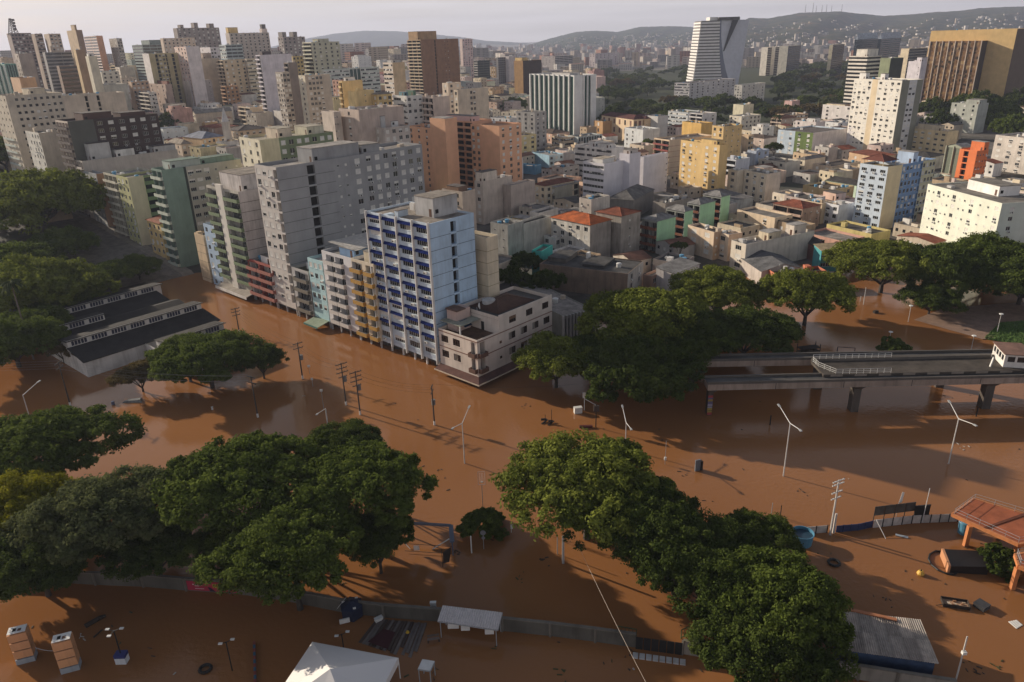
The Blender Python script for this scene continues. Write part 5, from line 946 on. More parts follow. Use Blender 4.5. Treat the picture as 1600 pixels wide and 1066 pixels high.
# ------------------------------------------------------------------ far town (too small and too many to part), houses on the hillsides
def farmat(col):
    m, t, b = _new('far_wall'); N = t.nodes.new; L = t.links.new
    tc = N('ShaderNodeTexCoord'); sp = N('ShaderNodeSeparateXYZ'); L(tc.outputs['Object'], sp.inputs[0])
    def band(out, per, duty):
        a = N('ShaderNodeMath'); a.operation = 'DIVIDE'; L(out, a.inputs[0]); a.inputs[1].default_value = per
        f = N('ShaderNodeMath'); f.operation = 'FRACT'; L(a.outputs[0], f.inputs[0]); g = N('ShaderNodeMath'); g.operation = 'LESS_THAN'; L(f.outputs[0], g.inputs[0]); g.inputs[1].default_value = duty; return g.outputs[0]
    ad = N('ShaderNodeMath'); ad.operation = 'ADD'; L(sp.outputs[0], ad.inputs[0]); L(sp.outputs[1], ad.inputs[1])
    z = band(sp.outputs[2], 3.4, .45); h = band(ad.outputs[0], 4.3, .5)
    ml = N('ShaderNodeMath'); ml.operation = 'MULTIPLY'; L(z, ml.inputs[0]); L(h, ml.inputs[1])
    mx = N('ShaderNodeMix'); mx.data_type = 'RGBA'; mx.inputs[6].default_value = (*col, 1); mx.inputs[7].default_value = tuple(c * .3 for c in col) + (1,); L(ml.outputs[0], mx.inputs[0]); L(mx.outputs[2], b.inputs['Base Color']); b.inputs['Roughness'].default_value = .9
    return m
FW_ = [farmat(c) for c in ((.46, .43, .40), (.38, .34, .30), (.52, .48, .44), (.30, .25, .21), (.42, .34, .25), (.24, .22, .21), (.44, .36, .33), (.26, .12, .08))]
FR_ = [flat('far_roof', c, .9) for c in ((.20, .18, .17), (.30, .28, .26), (.24, .10, .06))]
def far_box(mb, X, Y, w, l, h, th, mat, rf):
    g = terr(X, Y) - 3; c, s = math.cos(th), math.sin(th); P = [(X + c * a - s * b_, Y + s * a + c * b_) for a, b_ in ((-w, -l), (w, -l), (w, l), (-w, l))]
    for i in range(4): j = (i + 1) % 4; mb.quad((*P[i], g), (*P[j], g), (*P[j], g + h + 3), (*P[i], g + h + 3), mat)
    mb.quad(*[(*p, g + h + 3) for p in P], rf)
fm = MB(); r3 = random.Random(5); nb_ = 0
while nb_ < 3600:
    D = 1300 + 4000 * r3.random() ** 1.3; x = r3.uniform(-60, 1680); X = (x - 800) / F * D * 1.08
    if 900 < x < 1440 and D < 1750: continue
    if x > 1400 and D < 1700: continue
    if hits(X, D, 14): continue
    big = r3.random() < .32; w = r3.uniform(6, 13); l = r3.uniform(6, 16); h = r3.uniform(18, 36) if big else r3.uniform(6, 15)
    if x > 830 and D > 2600 and big and r3.random() < .45: h *= .55
    far_box(fm, X, D, w, l, h, r3.uniform(0, 1.5), r3.choice(FW_), r3.choice(FR_)); nb_ += 1
tag(fm.obj('far_town'), kind='stuff')
hm = MB()
for hi, (v, n, rows) in enumerate(HILLS[1:]):
    for _ in range(900):
        j = min(rows - 2, int(rows * (1 - r3.random() ** 1.7 * (.62 if hi == 0 else .68)))); i = r3.randrange(n - 1); p = v[j * n + i]; q = v[j * n + i + 1]; f = r3.random()
        if r3.random() < .35 * (1 + math.sin(i * .37 + j)): continue
        X, Y, Z = (p[k] + (q[k] - p[k]) * f for k in range(3)); s = r3.uniform(3.5, 8); h = r3.uniform(4, 7) if r3.random() < .93 else r3.uniform(14, 30)
        hm.box(X - s, Y - s, Z - 4, X + s, Y + s, Z + h, r3.choice(FW_[:7] + FW_[:3]), 'bk')
tag(hm.obj('hillside_houses'), kind='stuff')
# ------------------------------------------------------------------ trees
def leafmat(c0, c1, name='leaf'):
    m, t, b = _new(name); N = t.nodes.new; L = t.links.new
    at = N('ShaderNodeAttribute'); at.attribute_name = 'tone'
    mx = N('ShaderNodeMix'); mx.data_type = 'RGBA'; mx.inputs[6].default_value = (*c0, 1); mx.inputs[7].default_value = (*c1, 1); L(at.outputs['Fac'], mx.inputs[0])
    b.inputs['Roughness'].default_value = .9; b.inputs['Specular IOR Level'].default_value = .04; L(mx.outputs[2], b.inputs['Base Color'])
    tr = N('ShaderNodeBsdfTranslucent'); L(mx.outputs[2], tr.inputs['Color']); ms = N('ShaderNodeMixShader'); ms.inputs[0].default_value = .3
    L(b.outputs[0], ms.inputs[1]); L(tr.outputs[0], ms.inputs[2]); L(ms.outputs[0], t.nodes['Material Output'].inputs[0]); return m
LEAF = [leafmat((.040, .062, .012), (.145, .185, .036)), leafmat((.058, .075, .030), (.16, .175, .070)), leafmat((.10, .115, .010), (.32, .29, .02)), leafmat((.026, .044, .010), (.105, .135, .030)), leafmat((.07, .06, .025), (.19, .14, .05)), leafmat((.065, .088, .014), (.225, .25, .046))]  # dark and bright green sets put crown shade and sun into leaf colour
BARK = flat('bark', (.055, .045, .036), .9, 0, .35)
def crown_data(seed, lobes, puffs, leaves, lsz, rz=.66, flatb=.22, lr=(.26, .40)):
    g = np.random.RandomState(seed); V = []; T = []
    for i in range(lobes):
        a = i * 2.39996 + g.rand() * .6; r = .76 * math.sqrt((i + .4) / lobes); R = (g.uniform(.20, .30) if i % 3 == 2 else g.uniform(*lr)) * (1 if i > 1 else 1.1); r = r * g.uniform(.85, 1.18)
        c = np.array([r * math.cos(a), r * math.sin(a), rz * (math.sqrt(max(0.02, 1 - r * r)) - .60) * g.uniform(.7, 1.2)])
        tl = g.rand() * .35
        d = g.randn(puffs, 3); d[:, 2] = np.abs(d[:, 2]) * .95 - .42 ; d /= np.linalg.norm(d, axis=1)[:, None]
        pc = c + d * np.array([R, R, R * .62]) * g.uniform(.78, 1.04, (puffs, 1)); pr = g.uniform(.075, .14, puffs) * (R / .34)
        for p, q in zip(pc, pr):
            e = g.randn(leaves, 3); e[:, 2] = e[:, 2] * .8 + .25; e /= np.linalg.norm(e, axis=1)[:, None]
            o = p + e * (q * g.uniform(.35, 1.05, (leaves, 1))) * np.array([1, 1, .7])
            nn = e * .8 + g.randn(leaves, 3) * .6 + np.array([0, 0, .35]); nn /= np.linalg.norm(nn, axis=1)[:, None]
            u = np.cross(nn, g.randn(leaves, 3)); u /= np.linalg.norm(u, axis=1)[:, None] + 1e-9; w = np.cross(nn, u)
            s = lsz * g.uniform(.6, 1.25, (leaves, 1))
            V.append(np.stack([o - u * s, o + w * s * .55, o + u * s, o - w * s * .55], 1).reshape(-1, 3)); T.append(np.clip(tl + g.rand() * .35 + g.rand(leaves) * .35, 0, 1))
    return np.concatenate(V), np.concatenate(T)
def crown_mesh(seed, *a, mat=None, **k):
    V, T = crown_data(seed, *a, **k); n = len(T); me = bpy.data.meshes.new('crown'); me.vertices.add(n * 4); me.vertices.foreach_set('co', V.astype(np.float32).ravel())
    me.loops.add(n * 4); me.loops.foreach_set('vertex_index', np.arange(n * 4, dtype=np.int32)); me.polygons.add(n); me.polygons.foreach_set('loop_start', np.arange(0, n * 4, 4, dtype=np.int32))
    me.update(calc_edges=True); at = me.attributes.new('tone', 'FLOAT', 'FACE'); at.data.foreach_set('value', T.astype(np.float32)); me.materials.append(mat); return me
CR = {}
def crown(cls, var, ci):
    k = (cls, var, ci)
    if k not in CR:
        b = (cls, var)
        if b in CR: me = CR[b].copy(); me.materials[0] = LEAF[ci]; CR[k] = me
        else:
            a = {'hero': (21, 30, 125, .024), 'mid': (14, 22, 70, .040), 'small': (9, 13, 28, .085), 'far': (6, 9, 16, .14), 'bush': (12, 20, 70, .07)}[cls]
            CR[k] = crown_mesh(100 + var * 7 + len(cls), *a, mat=LEAF[ci], rz=1.35 if cls == 'bush' else .68); CR[b] = CR[k]
    return CR[k]
def trunk_mesh(seed, zc, R, r0):
    g = random.Random(seed); b = MB(); z0 = -zc
    fz = z0 + (zc) * .42; b.tube((0, 0, z0 - 2), (g.uniform(-.2, .2), g.uniform(-.2, .2), fz), r0 * 1.15, r0 * .8, BARK, 8)
    for i in range(6):
        a = i * 1.05 + g.uniform(-.3, .3); r = R * g.uniform(.35, .65); m1 = (r * .45 * math.cos(a), r * .45 * math.sin(a), fz * .45 + .1 * R * 0); p2 = (r * math.cos(a), r * math.sin(a), .12 * R)
        b.tube((0, 0, fz - .2), m1, r0 * .5, r0 * .34, BARK, 6); b.tube(m1, p2, r0 * .34, r0 * .1, BARK, 5)
        b.tube(m1, (p2[0] * .7 + g.uniform(-2, 2) * R * .1, p2[1] * .7 + g.uniform(-2, 2) * R * .1, .25 * R), r0 * .22, r0 * .06, BARK, 5)
    return b.mesh('trunk')
NT = [0]
def tree(label, cx, cy, rp, zc, ci=0, cls='hero', ry=1.0, rz=1.0, D=None, group=None, name='tree', g0=None, rot=None):
    if D and cls == 'mid': D = min(np.arange(170, 900, 4), key=lambda d_: abs((lambda w_: w_[2] - terr(w_[0], w_[1]) - 5.5)(dp(cx, cy, d_)))); rz = 1.25
    if D: q = dp(cx, cy, D); X, Y, zc_ = q[0], q[1], q[2]
    else: X, Y = gp(cx, cy, zc); zc_ = zc
    NT[0] += 1; i = NT[0]; dist = math.hypot(X, Y, H - zc_); R = rp * dist / F; g = max(terr(X, Y), -1.0) if g0 is None else g0
    root = empty(name, (X, Y, g), 0, label, 'tree' if cls != 'bush' else 'bush', group); rg = random.Random(i)
    hc = max(zc_ - g, R * .35)
    inst('crown', crown(cls, i % (6 if cls == 'hero' else 4), ci), root, (0, 0, hc), rot if rot is not None else rg.uniform(0, 6.28), (R, R * ry, R * rz))
    if cls in ('hero', 'mid'): inst('trunk', trunk_mesh(i, hc, R, max(.18, R * .045)), root, (0, 0, hc))
    else:
        m = MB(); m.tube((0, 0, -1), (0, 0, hc), max(.12, R * .05), max(.06, R * .03), BARK, 5); m.obj('trunk', root)
    return root
# trees standing in the water in front
tree('wide dark green tree at the left edge above the yellowish one', 72, 704, 98, 9, 0)
tree('yellowish green tree at the left edge of the near clump', 30, 800, 80, 9, 2)
tree('dark shaded tree under the yellowish tree at the lower left', 60, 880, 85, 6, 3)
tree('dull grey green tree between the yellowish tree and the great clump', 156, 812, 98, 10, 1)
tree('deep shaded low tree beside the pink banner on the boundary wall', 240, 860, 70, 5, 3)
tree('highest tree of the great clump with pinkish gaps of water showing through', 380, 757, 120, 11, 0)
tree('right hand tree of the great clump next to the flooded gate', 555, 765, 112, 10.5, 0)
tree('bright tipped tree in front of the great clump hanging over the boundary wall', 455, 868, 112, 9.5, 0)
tree('small crown filling the top of the great clump', 540, 700, 62, 10, 3)
tree('rounded low tree between the banner and the bright tipped tree', 360, 860, 62, 6, 0)
tree('shaded lower crown under the right hand tree by the flooded gate', 590, 845, 62, 6, 3)
tree('round sunlit umbrella tree left of centre in the water by the small bush', 918, 772, 138, 8.5, 5)
tree('dark right shoulder of the round sunlit umbrella tree', 995, 812, 102, 8, 3)
tree('shaded tree between the umbrella tree and the corrugated roof', 1058, 866, 100, 7, 3)
tree('bushy tree beside the round blue tank behind the fence', 1176, 842, 60, 5, 3)
tree('dense tree with fine round tufts leaning over the corrugated roof', 1215, 950, 102, 7.5, 0)
tree('left half of the dense tufted mass above the black wall gate', 1140, 925, 98, 6.5, 3)
tree('low dark tree below the dense tufted tree by the blue shed', 1190, 1015, 104, 6, 3)
tree('bright green bush in the water between the gate and the umbrella tree', 753, 828, 40, .5, 0, 'bush', name='bush')
tree('climbing bush growing through the black sheet at the orange canopy', 1562, 884, 30, .4, 3, 'bush', name='bush')
tree('small round bush behind the platform in the flooded park', 1397, 551, 24, .3, 0, 'bush', name='bush')
# right park
tree('forked tree with a leaning trunk at the left of the park beside the corner building', 868, 565, 70, 6.5, 5)
tree('deep shaded tree behind the sign posts in the water', 1000, 585, 100, 6.5, 3)
tree('shaded tree joining the forked tree and the great park tree', 935, 560, 74, 6, 3)
tree('great park tree with a bright yellow green sunlit top', 1008, 505, 104, 10, 5)
tree('shaded right flank of the great park tree', 1085, 535, 76, 8, 3)
tree('sunlit park tree just below the patched rooms', 1120, 458, 70, 8, 5)
tree('dark park tree behind the bare pale one', 1165, 525, 76, 6.5, 3)
tree('spreading park tree with a thick trunk left of the swing frame', 1262, 465, 74, 8, 5)
tree('wide park tree with a forked trunk under the blue and cream tower', 1382, 418, 76, 8, 5)
tree('park tree left of the pale long block with a low hanging skirt', 1480, 425, 70, 8, 3)
tree('park tree in front of the pale long block', 1545, 410, 66, 8, 0)
tree('dark park tree at the right edge over the muddy bank', 1600, 440, 70, 7, 3)
tree('low shaded park tree behind the lamp posts', 1455, 470, 40, 4, 3)
tree('small dark tree between the brick ruin and the mustard hall', 1345, 392, 34, 5, 3, 'mid')
# left
tree('dense clump of trees in the water right of the old depot', 325, 570, 82, 6, 0)
tree('round dark tree at the right end of the clump by the depot', 408, 562, 37, 5, 3)
tree('loose pale flowered tree at the left of the clump by the depot', 218, 588, 36, 4, 4)
tree('green tree rising at the back of the clump by the depot', 290, 555, 52, 7, 0)
tree('great dark tree at the top of the left park', 70, 365, 92, 8, 5)
tree('great dark tree in the middle of the left park by the palm', 55, 465, 92, 8, 5)
tree('dark tree next to the upper corner of the depot roof', 172, 432, 44, 5, 0)
tree('dark small tree at the far left edge above the left park', 22, 300, 52, 7, 0)
tree('shaded tree at the left edge below the palm', 20, 540, 70, 6, 0)
tree('brownish thin tree in the yard of the depot', 95, 545, 30, 4, 4, 'mid')
tree('dark tree between the street and the middle of the left park', 100, 400, 46, 6, 0)
for lab, x, y, r, z in (('dark tree filling the left park between the palm and the street', 95, 472, 54, 6), ('dark tree at the left edge in the middle of the left park', 5, 430, 80, 8), ('dark tree at the left edge beside the great dark tree', 0, 366, 56, 7), ('shaded tree beside the left gable of the depot', 45, 520, 60, 5), ('dark tree by the upper street at the top of the left park', 95, 335, 44, 6), ('low dark tree between the depot and the street', 215, 420, 34, 5)):
    tree(lab, x, y, r, z, 0)
# trees between the houses
for lab, x, y, r, D, ci in (('dark round tree in the hollow beside the dark brown slab', 269, 195, 26, 290, 3), ('dark tree mass below the white lilac wall block', 402, 146, 27, 470, 3), ('second dark tree below the white lilac wall block', 428, 150, 16, 470, 3),
    ('brownish tree left of the yellow sunlit block', 505, 160, 17, 420, 4), ('dark small tree above the peach slab penthouse', 741, 180, 13, 470, 3), ('big olive tree left of the striped office tower', 804, 168, 22, 500, 0), ('small tree between the light grey house and the red banded block', 1013, 224, 10, 360, 0),
    ('dark tree in the yard behind the pale blue tower', 822, 412, 30, 215, 3), ('second dark tree in the yard behind the pale blue tower', 850, 445, 34, 200, 3), ('dark courtyard tree behind the corner building', 800, 435, 28, 200, 3), ('small courtyard tree beside the mint green houses', 1062, 386, 13, 240, 3),
    ('dark tree beside the blue grey shaded cube', 1210, 232, 14, 330, 3)):
    tree(lab, x, y, r, 0, ci, 'mid', D=D)
for i, (x, y, r, D) in enumerate(((1455, 178, 22, 500), (1490, 186, 18, 480), (1530, 180, 30, 470), (1560, 190, 26, 450), (1592, 172, 26, 460), (1420, 165, 14, 560), (1510, 170, 20, 520), (1580, 205, 24, 430), (1470, 192, 20, 450))):
    r = r * 1.25
    tree(['leafy tree at the foot of the brown office slab by its left corner', 'bright tree before the middle of the brown office slab', 'large dark tree before the shaded flank of the brown office slab', 'spreading tree above the orange block', 'tree at the right edge above the beige grey block', 'small tree between the white apartment tower and the brown office slab',
          'second row tree at the foot of the pale mullions', 'lower tree at the right edge behind the beige grey block', 'tree close behind the roof tanks of the ochre cream block'][i], x, y, r, 0, 0 if i % 2 else 3, 'mid', D=D)
# the wooded park in front of the curved tower
r4 = random.Random(8); k = 0
kinds = [('bright green', 0), ('dark green', 3), ('deep green', 3), ('dull green', 1), ('brownish', 4)]
while k < 120:
    D = 660 + 1000 * r4.random(); x = r4.uniform(925, 1375) if k < 100 else r4.uniform(1180, 1345); X = (x - 800) / F * D * 1.08
    if hits(X, D, 8) or (1090 < x < 1175 and D > 900): continue
    Rm = r4.uniform(10, 17); q = px(X, D, terr(X, D) + 5); cn, ci = r4.choice(kinds); lab = None
    for r_ in relation(q[0], q[1]):
        for pre in ('', 'broad ', 'round '):
            if f'{pre}{cn} park tree {r_}' not in USED: lab = f'{pre}{cn} park tree {r_}'; break
        if lab: break
    tree(lab or 'distant tree of the wooded park far behind the lilac block', q[0], q[1], Rm * F / math.hypot(X, D), 0, ci, 'small' if D < 950 else 'far', rz=1.05, D=D, group='trees of the wooded park'); k += 1
wv, wt = [], []
for v_ in range(4): crown('far', v_, 3)
gw = np.random.RandomState(4); src = []
for v_ in range(4): src.append(crown_data(900 + v_, 6, 8, 14, .15, rz=.7))
for _ in range(330):
    D = 660 + 1050 * gw.rand(); x = gw.uniform(925, 1375); X = (x - 800) / F * D * 1.08
    if hits(X, D, 4) or (1092 < x < 1172 and D > 900): continue
    V, T = src[gw.randint(4)]; R = gw.uniform(7, 13); a = gw.rand() * 6.28; ca, sa = math.cos(a), math.sin(a); wv.append(np.stack([X + R * (V[:, 0] * ca - V[:, 1] * sa), D + R * (V[:, 0] * sa + V[:, 1] * ca), terr(X, D) + R * .45 + R * V[:, 2]], 1)); wt.append(np.clip(T + gw.uniform(-.2, .2), 0, 1))
V, T = np.concatenate(wv), np.concatenate(wt); n = len(T); me = bpy.data.meshes.new('park_woods'); me.vertices.add(n * 4); me.vertices.foreach_set('co', V.astype(np.float32).ravel()); me.loops.add(n * 4); me.loops.foreach_set('vertex_index', np.arange(n * 4, dtype=np.int32)); me.polygons.add(n); me.polygons.foreach_set('loop_start', np.arange(0, n * 4, 4, dtype=np.int32)); me.update(calc_edges=True); me.attributes.new('tone', 'FLOAT', 'FACE').data.foreach_set('value', T.astype(np.float32)); me.materials.append(LEAF[3]); o = bpy.data.objects.new('park_woods', me); COL.objects.link(o); tag(o, kind='stuff')
pg = MB(); PGM = roofmat((.045, .055, .022), .6)
xs2 = [930, 1010, 1100, 1200, 1300, 1385]; 
for a, b_ in zip(xs2[:-1], xs2[1:]):
    for d0, d1 in ((640, 760), (760, 900), (900, 1100), (1100, 1400), (1400, 1750)):
        P = [((x_ - 800) / F * D_ * 1.08, D_) for x_, D_ in ((a, d0), (b_, d0), (b_, d1), (a, d1))]; pg.quad(*[(p[0], p[1], terr(*p) + .35) for p in P], PGM)
tag(pg.obj('park_lawn'), kind='structure')
# dead pale tree, palm
q = gp(1138, 566); t = empty('dead_tree', (q[0], q[1], -1), 0, 'bare pale dead tree with bleached twigs in front of the dark park trees', 'tree'); PB = flat('bleached_wood', (.30, .25, .22), .9, 0, .2); b = MB(); g = random.Random(3)
b.tube((0, 0, -1), (.5, .3, 4.5), .35, .25, PB, 7); b.obj('trunk', t)
def limb(p, d, l, r, n):
    b = MB(); 
    def rec(p, d, l, r, n):
        e = p + d * l; b.tube(p, e, r, r * .65, PB, 5, False)
        if n > 0:
            for _ in range(3): rec(e, (d + Vector((g.uniform(-.7, .7), g.uniform(-.7, .7), g.uniform(-.1, .5)))).normalized(), l * g.uniform(.6, .85), r * .6, n - 1)
    rec(p, d, l, r, n); return b
for i in range(4): a = i * 1.7; limb(Vector((.5, .3, 4.3)), Vector((math.cos(a) * .6, math.sin(a) * .6, .9)).normalized(), 2.6, .2, 4).obj('branch', t)
def palm(label, base, top, g0, fr, scale=1.0):
    q = gp(*base, g0); z = min(np.arange(2, 40, .1), key=lambda z: abs(px(q[0], q[1], g0 + z)[1] - top[1])); t = empty('palm_tree', (q[0], q[1], g0), 0, label, 'palm'); m = MB(); m.tube((0, 0, -1), (0, 0, z), .28, .16, flat('palm_bark', (.16, .13, .10), .9), 7); m.obj('trunk', t); g = random.Random(9)
    fm_ = MB(); PF = LEAF[1]
    for i in range(fr):
        a = i * 2.4; el = g.uniform(-.3, 1.0); L_ = g.uniform(2.2, 3.2) * scale; pts = [Vector((math.cos(a) * L_ * f * math.cos(el * (1 - f)), math.sin(a) * L_ * f * math.cos(el * (1 - f)), z + L_ * (math.sin(el) * f - .75 * f * f))) for f in (0, .25, .5, .75, 1)]
        sd = Vector((-math.sin(a), math.cos(a), 0)) * .42 * scale
        for p, r in zip(pts[:-1], pts[1:]):
            fm_.quad(p, r, r + sd + Vector((0, 0, -.3)), p + sd + Vector((0, 0, -.3)), PF); fm_.quad(r, p, p - sd + Vector((0, 0, -.3)), r - sd + Vector((0, 0, -.3)), PF)
    tag(fm_.obj('frond', t), kind='stuff')
palm('tall thin palm with a pale crown in the left park', (54, 566), (30, 440), -.8, 26, 1.0)
palm('palm rising beside the white cubic house in the town', (1213, 214), (1213, 180), 1, 18, 1.3)
# ------------------------------------------------------------------ old depot with monitor roofs on the left
def G(x, y, z=0.0): p = gp(x, y, z); return Vector((p[0], p[1], z))
def topz(base, ty, z0=0.0):
    q = gp(*base, z0); return min(np.arange(z0, z0 + 40, .05), key=lambda z: abs(px(q[0], q[1], z)[1] - ty))
RF = roofmat((.036, .033, .031), .5); WL = wallmat((.50, .48, .45), .7); NAVY = flat('navy_louvre', (.02, .025, .055), .5)
A, Bq = G(138, 588, .3), G(285, 540, .3); ax = (Bq - A); ax.z = 0; LEN = 62.0; ax.normalize(); bx = Vector((-ax.y, ax.x, 0)); rz = math.atan2(ax.y, ax.x)
dep = empty('depot', (A.x, A.y, -1), rz, 'old white walled depot with dark roofs stepped by rows of navy louvred windows', 'depot')
def to_l(x, y, z): p = G(x, y, z) - Vector((A.x, A.y, 0)); return p.dot(ax), p.dot(bx)
LEN, WID = 36.0, 42.0
def shellbox(x0, x1, y0, y1):
    m = MB(); m.quad((x0, y0, 0), (x1, y0, 0), (x1, y0, 5.2), (x0, y0, 5.2), WL); m.quad((x0, y1, 0), (x0, y0, 0), (x0, y0, 5.2), (x0, y1, 5.2), WL); m.quad((x1, y0, 0), (x1, y1, 0), (x1, y1, 5.2), (x1, y0, 5.2), WL); m.quad((x1, y1, 0), (x0, y1, 0), (x0, y1, 5.2), (x1, y1, 5.2), WL); m.obj('wall', dep)
shellbox(0, LEN, 0, WID); shellbox(15, 31, -20, -.05)
for y0, bw_, xa, xb, sa, sb in ((0, 14, 0, LEN, 0, LEN), (14, 14, 0, 15, 0, LEN), (28, 14, 6, LEN + 2, 0, LEN), (-20, 13, 15, 31, 15, 31)):
    m = MB(); ys_ = y0 + bw_ * .62
    m.hexa([(sa - .4, y0 - .3, 5.0), (sb + .4, y0 - .3, 5.0), (sb + .4, ys_, 6.6), (sa - .4, ys_, 6.6), (sa - .4, y0 - .3, 5.2), (sb + .4, y0 - .3, 5.2), (sb + .4, ys_, 6.8), (sa - .4, ys_, 6.8)], RF); m.obj('roof_slope', dep)
    if xb - xa < sb - sa - 10: m = MB(); m.hexa([(xb, ys_, 6.6), (sb + .4, ys_, 6.6), (sb + .4, y0 + bw_ + .2, 5.2), (xb, y0 + bw_ + .2, 5.2), (xb, ys_, 6.8), (sb + .4, ys_, 6.8), (sb + .4, y0 + bw_ + .2, 5.4), (xb, y0 + bw_ + .2, 5.4)], RF); m.obj('roof_slope', dep)
    z1 = 8.6; m = MB(); m.quad((xa, ys_, 5), (xb, ys_, 5), (xb, ys_, z1), (xa, ys_, z1), WL); m.obj('monitor_wall', dep)
    m = MB(); m.hexa([(xa - .5, ys_ - .7, z1 - .15), (xb + .5, ys_ - .7, z1 - .15), (xb + .5, y0 + bw_ + .2, z1 - .9), (xa - .5, y0 + bw_ + .2, z1 - .9), (xa - .5, ys_ - .7, z1), (xb + .5, ys_ - .7, z1), (xb + .5, y0 + bw_ + .2, z1 - .75), (xa - .5, y0 + bw_ + .2, z1 - .75)], RF); m.obj('monitor_roof', dep)
    m = MB(); m.quad((xa, y0 + bw_, 5), (xa, ys_, 5), (xa, ys_, z1), (xa, y0 + bw_, z1 - .8), WL); m.quad((xb, ys_, 5), (xb, y0 + bw_, 5), (xb, y0 + bw_, z1 - .8), (xb, ys_, z1), WL); m.obj('gable_wall', dep)
    for j in range(int((xb - xa) / 5)):
        x0 = xa + .9 + j * 5
        for i in range(5):
            m = MB(); m.box(x0 + i * .78, ys_ - .06, 7.0, x0 + i * .78 + .6, ys_ + .02, 8.15, NAVY); m.obj('louvre', dep)
for x, z, w, h in ((2, 2.2, 2.0, 1.8), (7, 2.2, 2.6, 2.0), (12, 2.0, 1.6, 2.4), (32.5, 2.4, 2.0, 1.8)): inst('window', winmesh(w, h, 0, BFRAME, SHUT), dep, (x, -.02, z), 0)
for y in (4, 10, 18, 26, 34): inst('window', winmesh(2.2, 1.8, 0, BFRAME, SHUT), dep, (-.02, y, 2.4), -math.pi / 2)
# ------------------------------------------------------------------ elevated track, platform and booth
COLM = wallmat((.075, .062, .052), .9); CW = wallmat((.25, .20, .165), .9); CD = wallmat((.09, .08, .07), .6)
def beamobj(label, a, b, z, w, h, cols):
    a, b = Vector((*a, 0)), Vector((*b, 0)); d = (b - a).normalized(); rz = math.atan2(d.y, d.x); L_ = (b - a).length
    t = empty('track_viaduct', (a.x, a.y, 0), rz, label, 'viaduct', None); m = MB(); m.box(0, -w / 2, z - h, L_, w / 2, z - .01, CW); m.obj('girder', t)
    m = MB(); m.box(0, -w / 2 - .0, z, L_, -w / 2 + .35, z + .55, CD); m.obj('kerb', t); m = MB(); m.box(0, w / 2 - .35, z, L_, w / 2, z + .55, CD); m.obj('kerb', t)
    m = MB(); m.box(0, -w / 2 + .36, z, L_, w / 2 - .36, z + .06, DCONC); m.obj('track_bed', t)
    k = int(L_ / 14)
    for i in range(1, k): m = MB(); m.box(i * 14 - .06, -w / 2 - .02, z - h, i * 14 + .06, -w / 2 + .05, z - .02, BLACK); m.obj('joint', t)
    for x, cw in cols:
        m = MB(); m.box(x - cw / 2, -.9, -1.6, x + cw / 2, .9, z - h - .9, COLM); m.hexa([(x - cw / 2, -.9, z - h - .9), (x + cw / 2, -.9, z - h - .9), (x + cw / 2, .9, z - h - .9), (x - cw / 2, .9, z - h - .9), (x - cw / 2 - .5, -w / 2, z - h - .01), (x + cw / 2 + .5, -w / 2, z - h - .01), (x + cw / 2 + .5, w / 2, z - h - .01), (x - cw / 2 - .5, w / 2, z - h - .01)], COLM); m.obj('column', t)
    return t
GR = [flat('graffiti_paint', c, .6) for c in ((.35, .05, .05), (.30, .28, .36), (.36, .26, .05), (.12, .10, .2))]
nv = beamobj('nearer elevated concrete track running to the right edge over the water', (40.3, 139.6), (135, 138.2), 7.6, 3.4, 1.35, ((1.0, 1.0), (31.5, 1.6), (59, 1.8), (92, 1.8)))
r5 = random.Random(2)
for i in range(9):
    m = MB(); z = .2 + i * .5; m.box(.45, -.93, z, 1.45, -.905, z + r5.uniform(.3, .7), r5.choice(GR)); m.obj('graffiti', nv)
fv = beamobj('farther elevated concrete track starting behind the dark park trees', (39.5, 151.2), (135, 148.2), 7.6, 3.0, 1.35, ((.8, .9), (29, 1.8), (56, 1.8), (90, 1.8)))
# platform deck between the tracks
pa = G(1268, 566, 8.3); pb = G(1276, 586, 8.3); t = empty('station_platform', (pa.x, pb.y, 0), math.radians(-1), 'dark station platform deck with white railings at its open end between the two tracks', 'platform')
DW = pa.y - pb.y + .6; m = MB(); m.box(0, 0, 7.75, 72, DW, 8.3, roofmat((.085, .072, .06), .6)); m.obj('deck', t)
m = MB(); m.box(0, DW - .3, 8.31, 72, DW, 8.9, CD); m.obj('kerb', t)
for i in range(14): m = MB(); m.box(1.5 + i * 5, -.06, 7.8, 4.0 + i * 5, .0, 8.25, wallmat((.20, .17, .14), .5)); m.obj('fascia_panel', t)
def railing(t, pts, h=1.1, step=1.3):
    m = MB()
    for a, b in zip(pts[:-1], pts[1:]):
        a, b = Vector(a), Vector(b); n = max(1, int((b - a).length / step))
        for f in (.25, .6, 1.0): m.tube(a + Vector((0, 0, h * f)), b + Vector((0, 0, h * f)), .04, .04, WHITE, 4)
        for i in range(n + 1): p = a.lerp(b, i / n); m.tube(p, p + Vector((0, 0, h)), .045, .045, WHITE, 4)
    return m.obj('railing', t)
railing(t, [(.2, DW - .4, 8.9), (17, DW - .4, 8.9)]); railing(t, [(.2, DW - .5, 8.3), (.4, DW * .55, 8.3), (2.6, .2, 8.3), (14, .2, 8.3)])
railing(t, [(38.5, DW - .4, 8.3), (41, DW - .4, 8.3)])
bo = G(1583, 573, 8.32); kb = empty('control_booth', (bo.x - 2.2, bo.y, 8.3), math.radians(-14), 'small white booth with a row of windows on the platform at the right edge', 'booth'); m = MB(); f1 = Face((0, 6.5), -math.pi / 2, 6.5); f2 = Face((0, 0), 0, 5); WB = wallmat((.62, .59, .55), .4)
